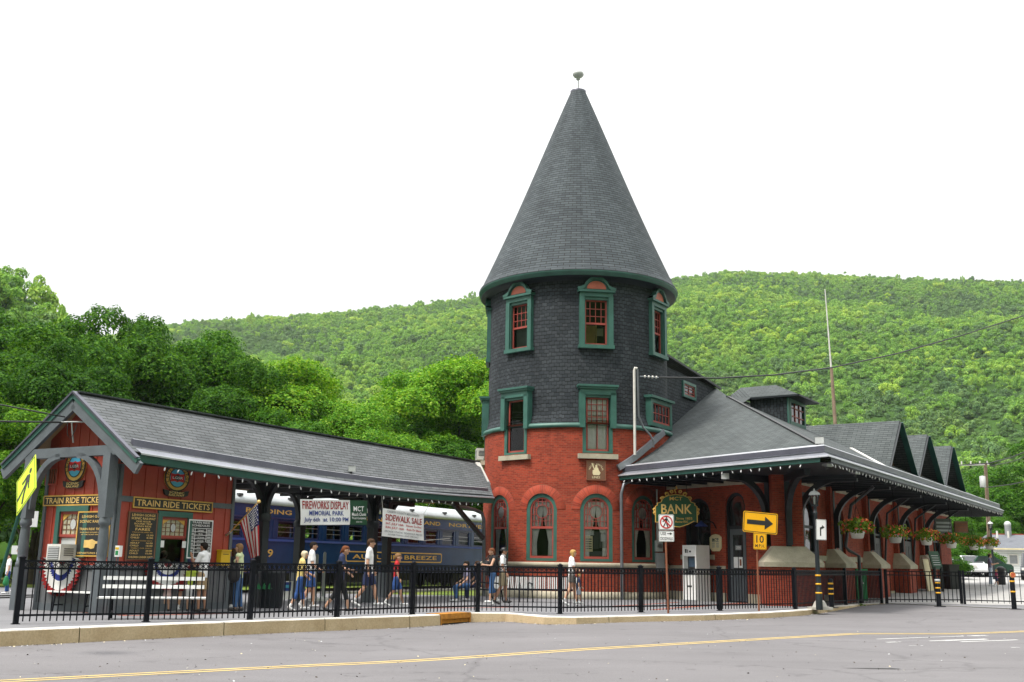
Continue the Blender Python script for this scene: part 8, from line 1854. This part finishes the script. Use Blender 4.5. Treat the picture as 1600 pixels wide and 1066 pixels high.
# white notice panels at the left behind the booth
for px0, px1, y0, y1, Y, lab in ((35, 58, 799, 823, 34, 'white notice panel on a post, half hidden by the left porch post'), (19, 37, 853, 866, 42, 'small white sign on a post behind the two people at the left edge')):
    A = P((px0+px1)/2, (y0+y1)/2, Y); W = (px1-px0)/1640*Y/2; Hh = (y1-y0)/1640*Y/2; t = thing('notice_panel', lab, 'sign', Vector((A.x, A.y, PAV))); b = MB('sign_white', Fr(A, (.95, .3, 0), (0, 0, 1))); b.box(-W, W, -Hh, Hh, -.02, .02); b.build('panel', t); b = MB('pipe_grey'); b.tube([Vector((A.x, A.y+.06, PAV)), A+Vector((0, .06, Hh*.5))], .035, 8); b.build('post', t)
HAZE = .00009
# ------------------------------------------------------------------ thin summer air
hm, hnt, hout = newmat('haze'); pv_ = hnt.nodes.new('ShaderNodeVolumePrincipled'); pv_.inputs['Color'].default_value = (.9, .95, 1, 1); pv_.inputs['Density'].default_value = HAZE; pv_.inputs['Anisotropy'].default_value = .2; hnt.links.new(pv_.outputs[0], hout.inputs['Volume'])
hb = MB('haze'); hb.box(-1400, 1400, -215, 1600, -1.5, 330); hb.build('haze', None, None, (0, 0, 0), kind='stuff')
# ------------------------------------------------------------------ camera, light, render settings
cam = bpy.data.cameras.new('camera'); co_ = bpy.data.objects.new('camera', cam); COL.objects.link(co_)
cam.sensor_width = 36; cam.sensor_fit = 'HORIZONTAL'; cam.lens = 36*F/1600; cam.clip_end = 8000; cam.clip_start = .1
bk_ = -FW; mw = Matrix(((IV.x, UV_.x, bk_.x, 0), (IV.y, UV_.y, bk_.y, 0), (IV.z, UV_.z, bk_.z, EYE), (0, 0, 0, 1))); co_.matrix_world = mw
SC.camera = co_
SUN_EL, SUN_AZ = radians(60), radians(-125)                       # azimuth measured from +Y (view direction) to +X
wd = bpy.data.worlds.new('World'); SC.world = wd; wd.use_nodes = True; nt = wd.node_tree; nt.nodes.clear()
ow = nt.nodes.new('ShaderNodeOutputWorld'); bg = nt.nodes.new('ShaderNodeBackground'); sk = nt.nodes.new('ShaderNodeTexSky')
sk.sky_type = 'NISHITA'; sk.sun_disc = False; sk.sun_elevation = SUN_EL; sk.sun_rotation = SUN_AZ; sk.air_density = 1.; sk.dust_density = 4.; sk.ozone_density = 1.
hs = nt.nodes.new('ShaderNodeHueSaturation'); hs.inputs['Saturation'].default_value = .06
nt.links.new(sk.outputs[0], hs.inputs['Color'])
tc = nt.nodes.new('ShaderNodeTexCoord'); sxyz = nt.nodes.new('ShaderNodeSeparateXYZ'); nt.links.new(tc.outputs['Generated'], sxyz.inputs[0])
grad = ramp(nt, sxyz.outputs[2], [(0, (9.2, 9.25, 9.3)), (.25, (9.8, 9.85, 9.9)), (1, (24, 24.2, 24.6))])   # overcast: zenith brighter than horizon
mxw = mix(nt, .85, hs.outputs[0], grad); nt.links.new(mxw, bg.inputs[0])
bg.inputs[1].default_value = .085; nt.links.new(bg.outputs[0], ow.inputs[0])
sl_ = bpy.data.lights.new('sun', 'SUN'); sl_.energy = 3.0; sl_.angle = radians(11); sl_.color = (1, .95, .87)
so_ = bpy.data.objects.new('sun', sl_); COL.objects.link(so_)
sd_ = Vector((sin(SUN_AZ)*cos(SUN_EL), cos(SUN_AZ)*cos(SUN_EL), sin(SUN_EL))); so_.rotation_euler = sd_.to_track_quat('Z', 'Y').to_euler()
SC.view_settings.view_transform = 'Standard'; SC.view_settings.look = 'None'; SC.view_settings.exposure = .6; SC.view_settings.gamma = 1
SC.render.engine = 'CYCLES'; SC.cycles.max_bounces = 6; SC.cycles.diffuse_bounces = 3; SC.cycles.glossy_bounces = 3; SC.cycles.transmission_bounces = 4; SC.cycles.transparent_max_bounces = 12; SC.cycles.caustics_reflective = False; SC.cycles.caustics_refractive = False
SC.cycles.use_denoising = True
try: SC.cycles.denoiser = 'OPENIMAGEDENOISE'; SC.cycles.denoising_prefilter = 'ACCURATE'
except Exception: pass
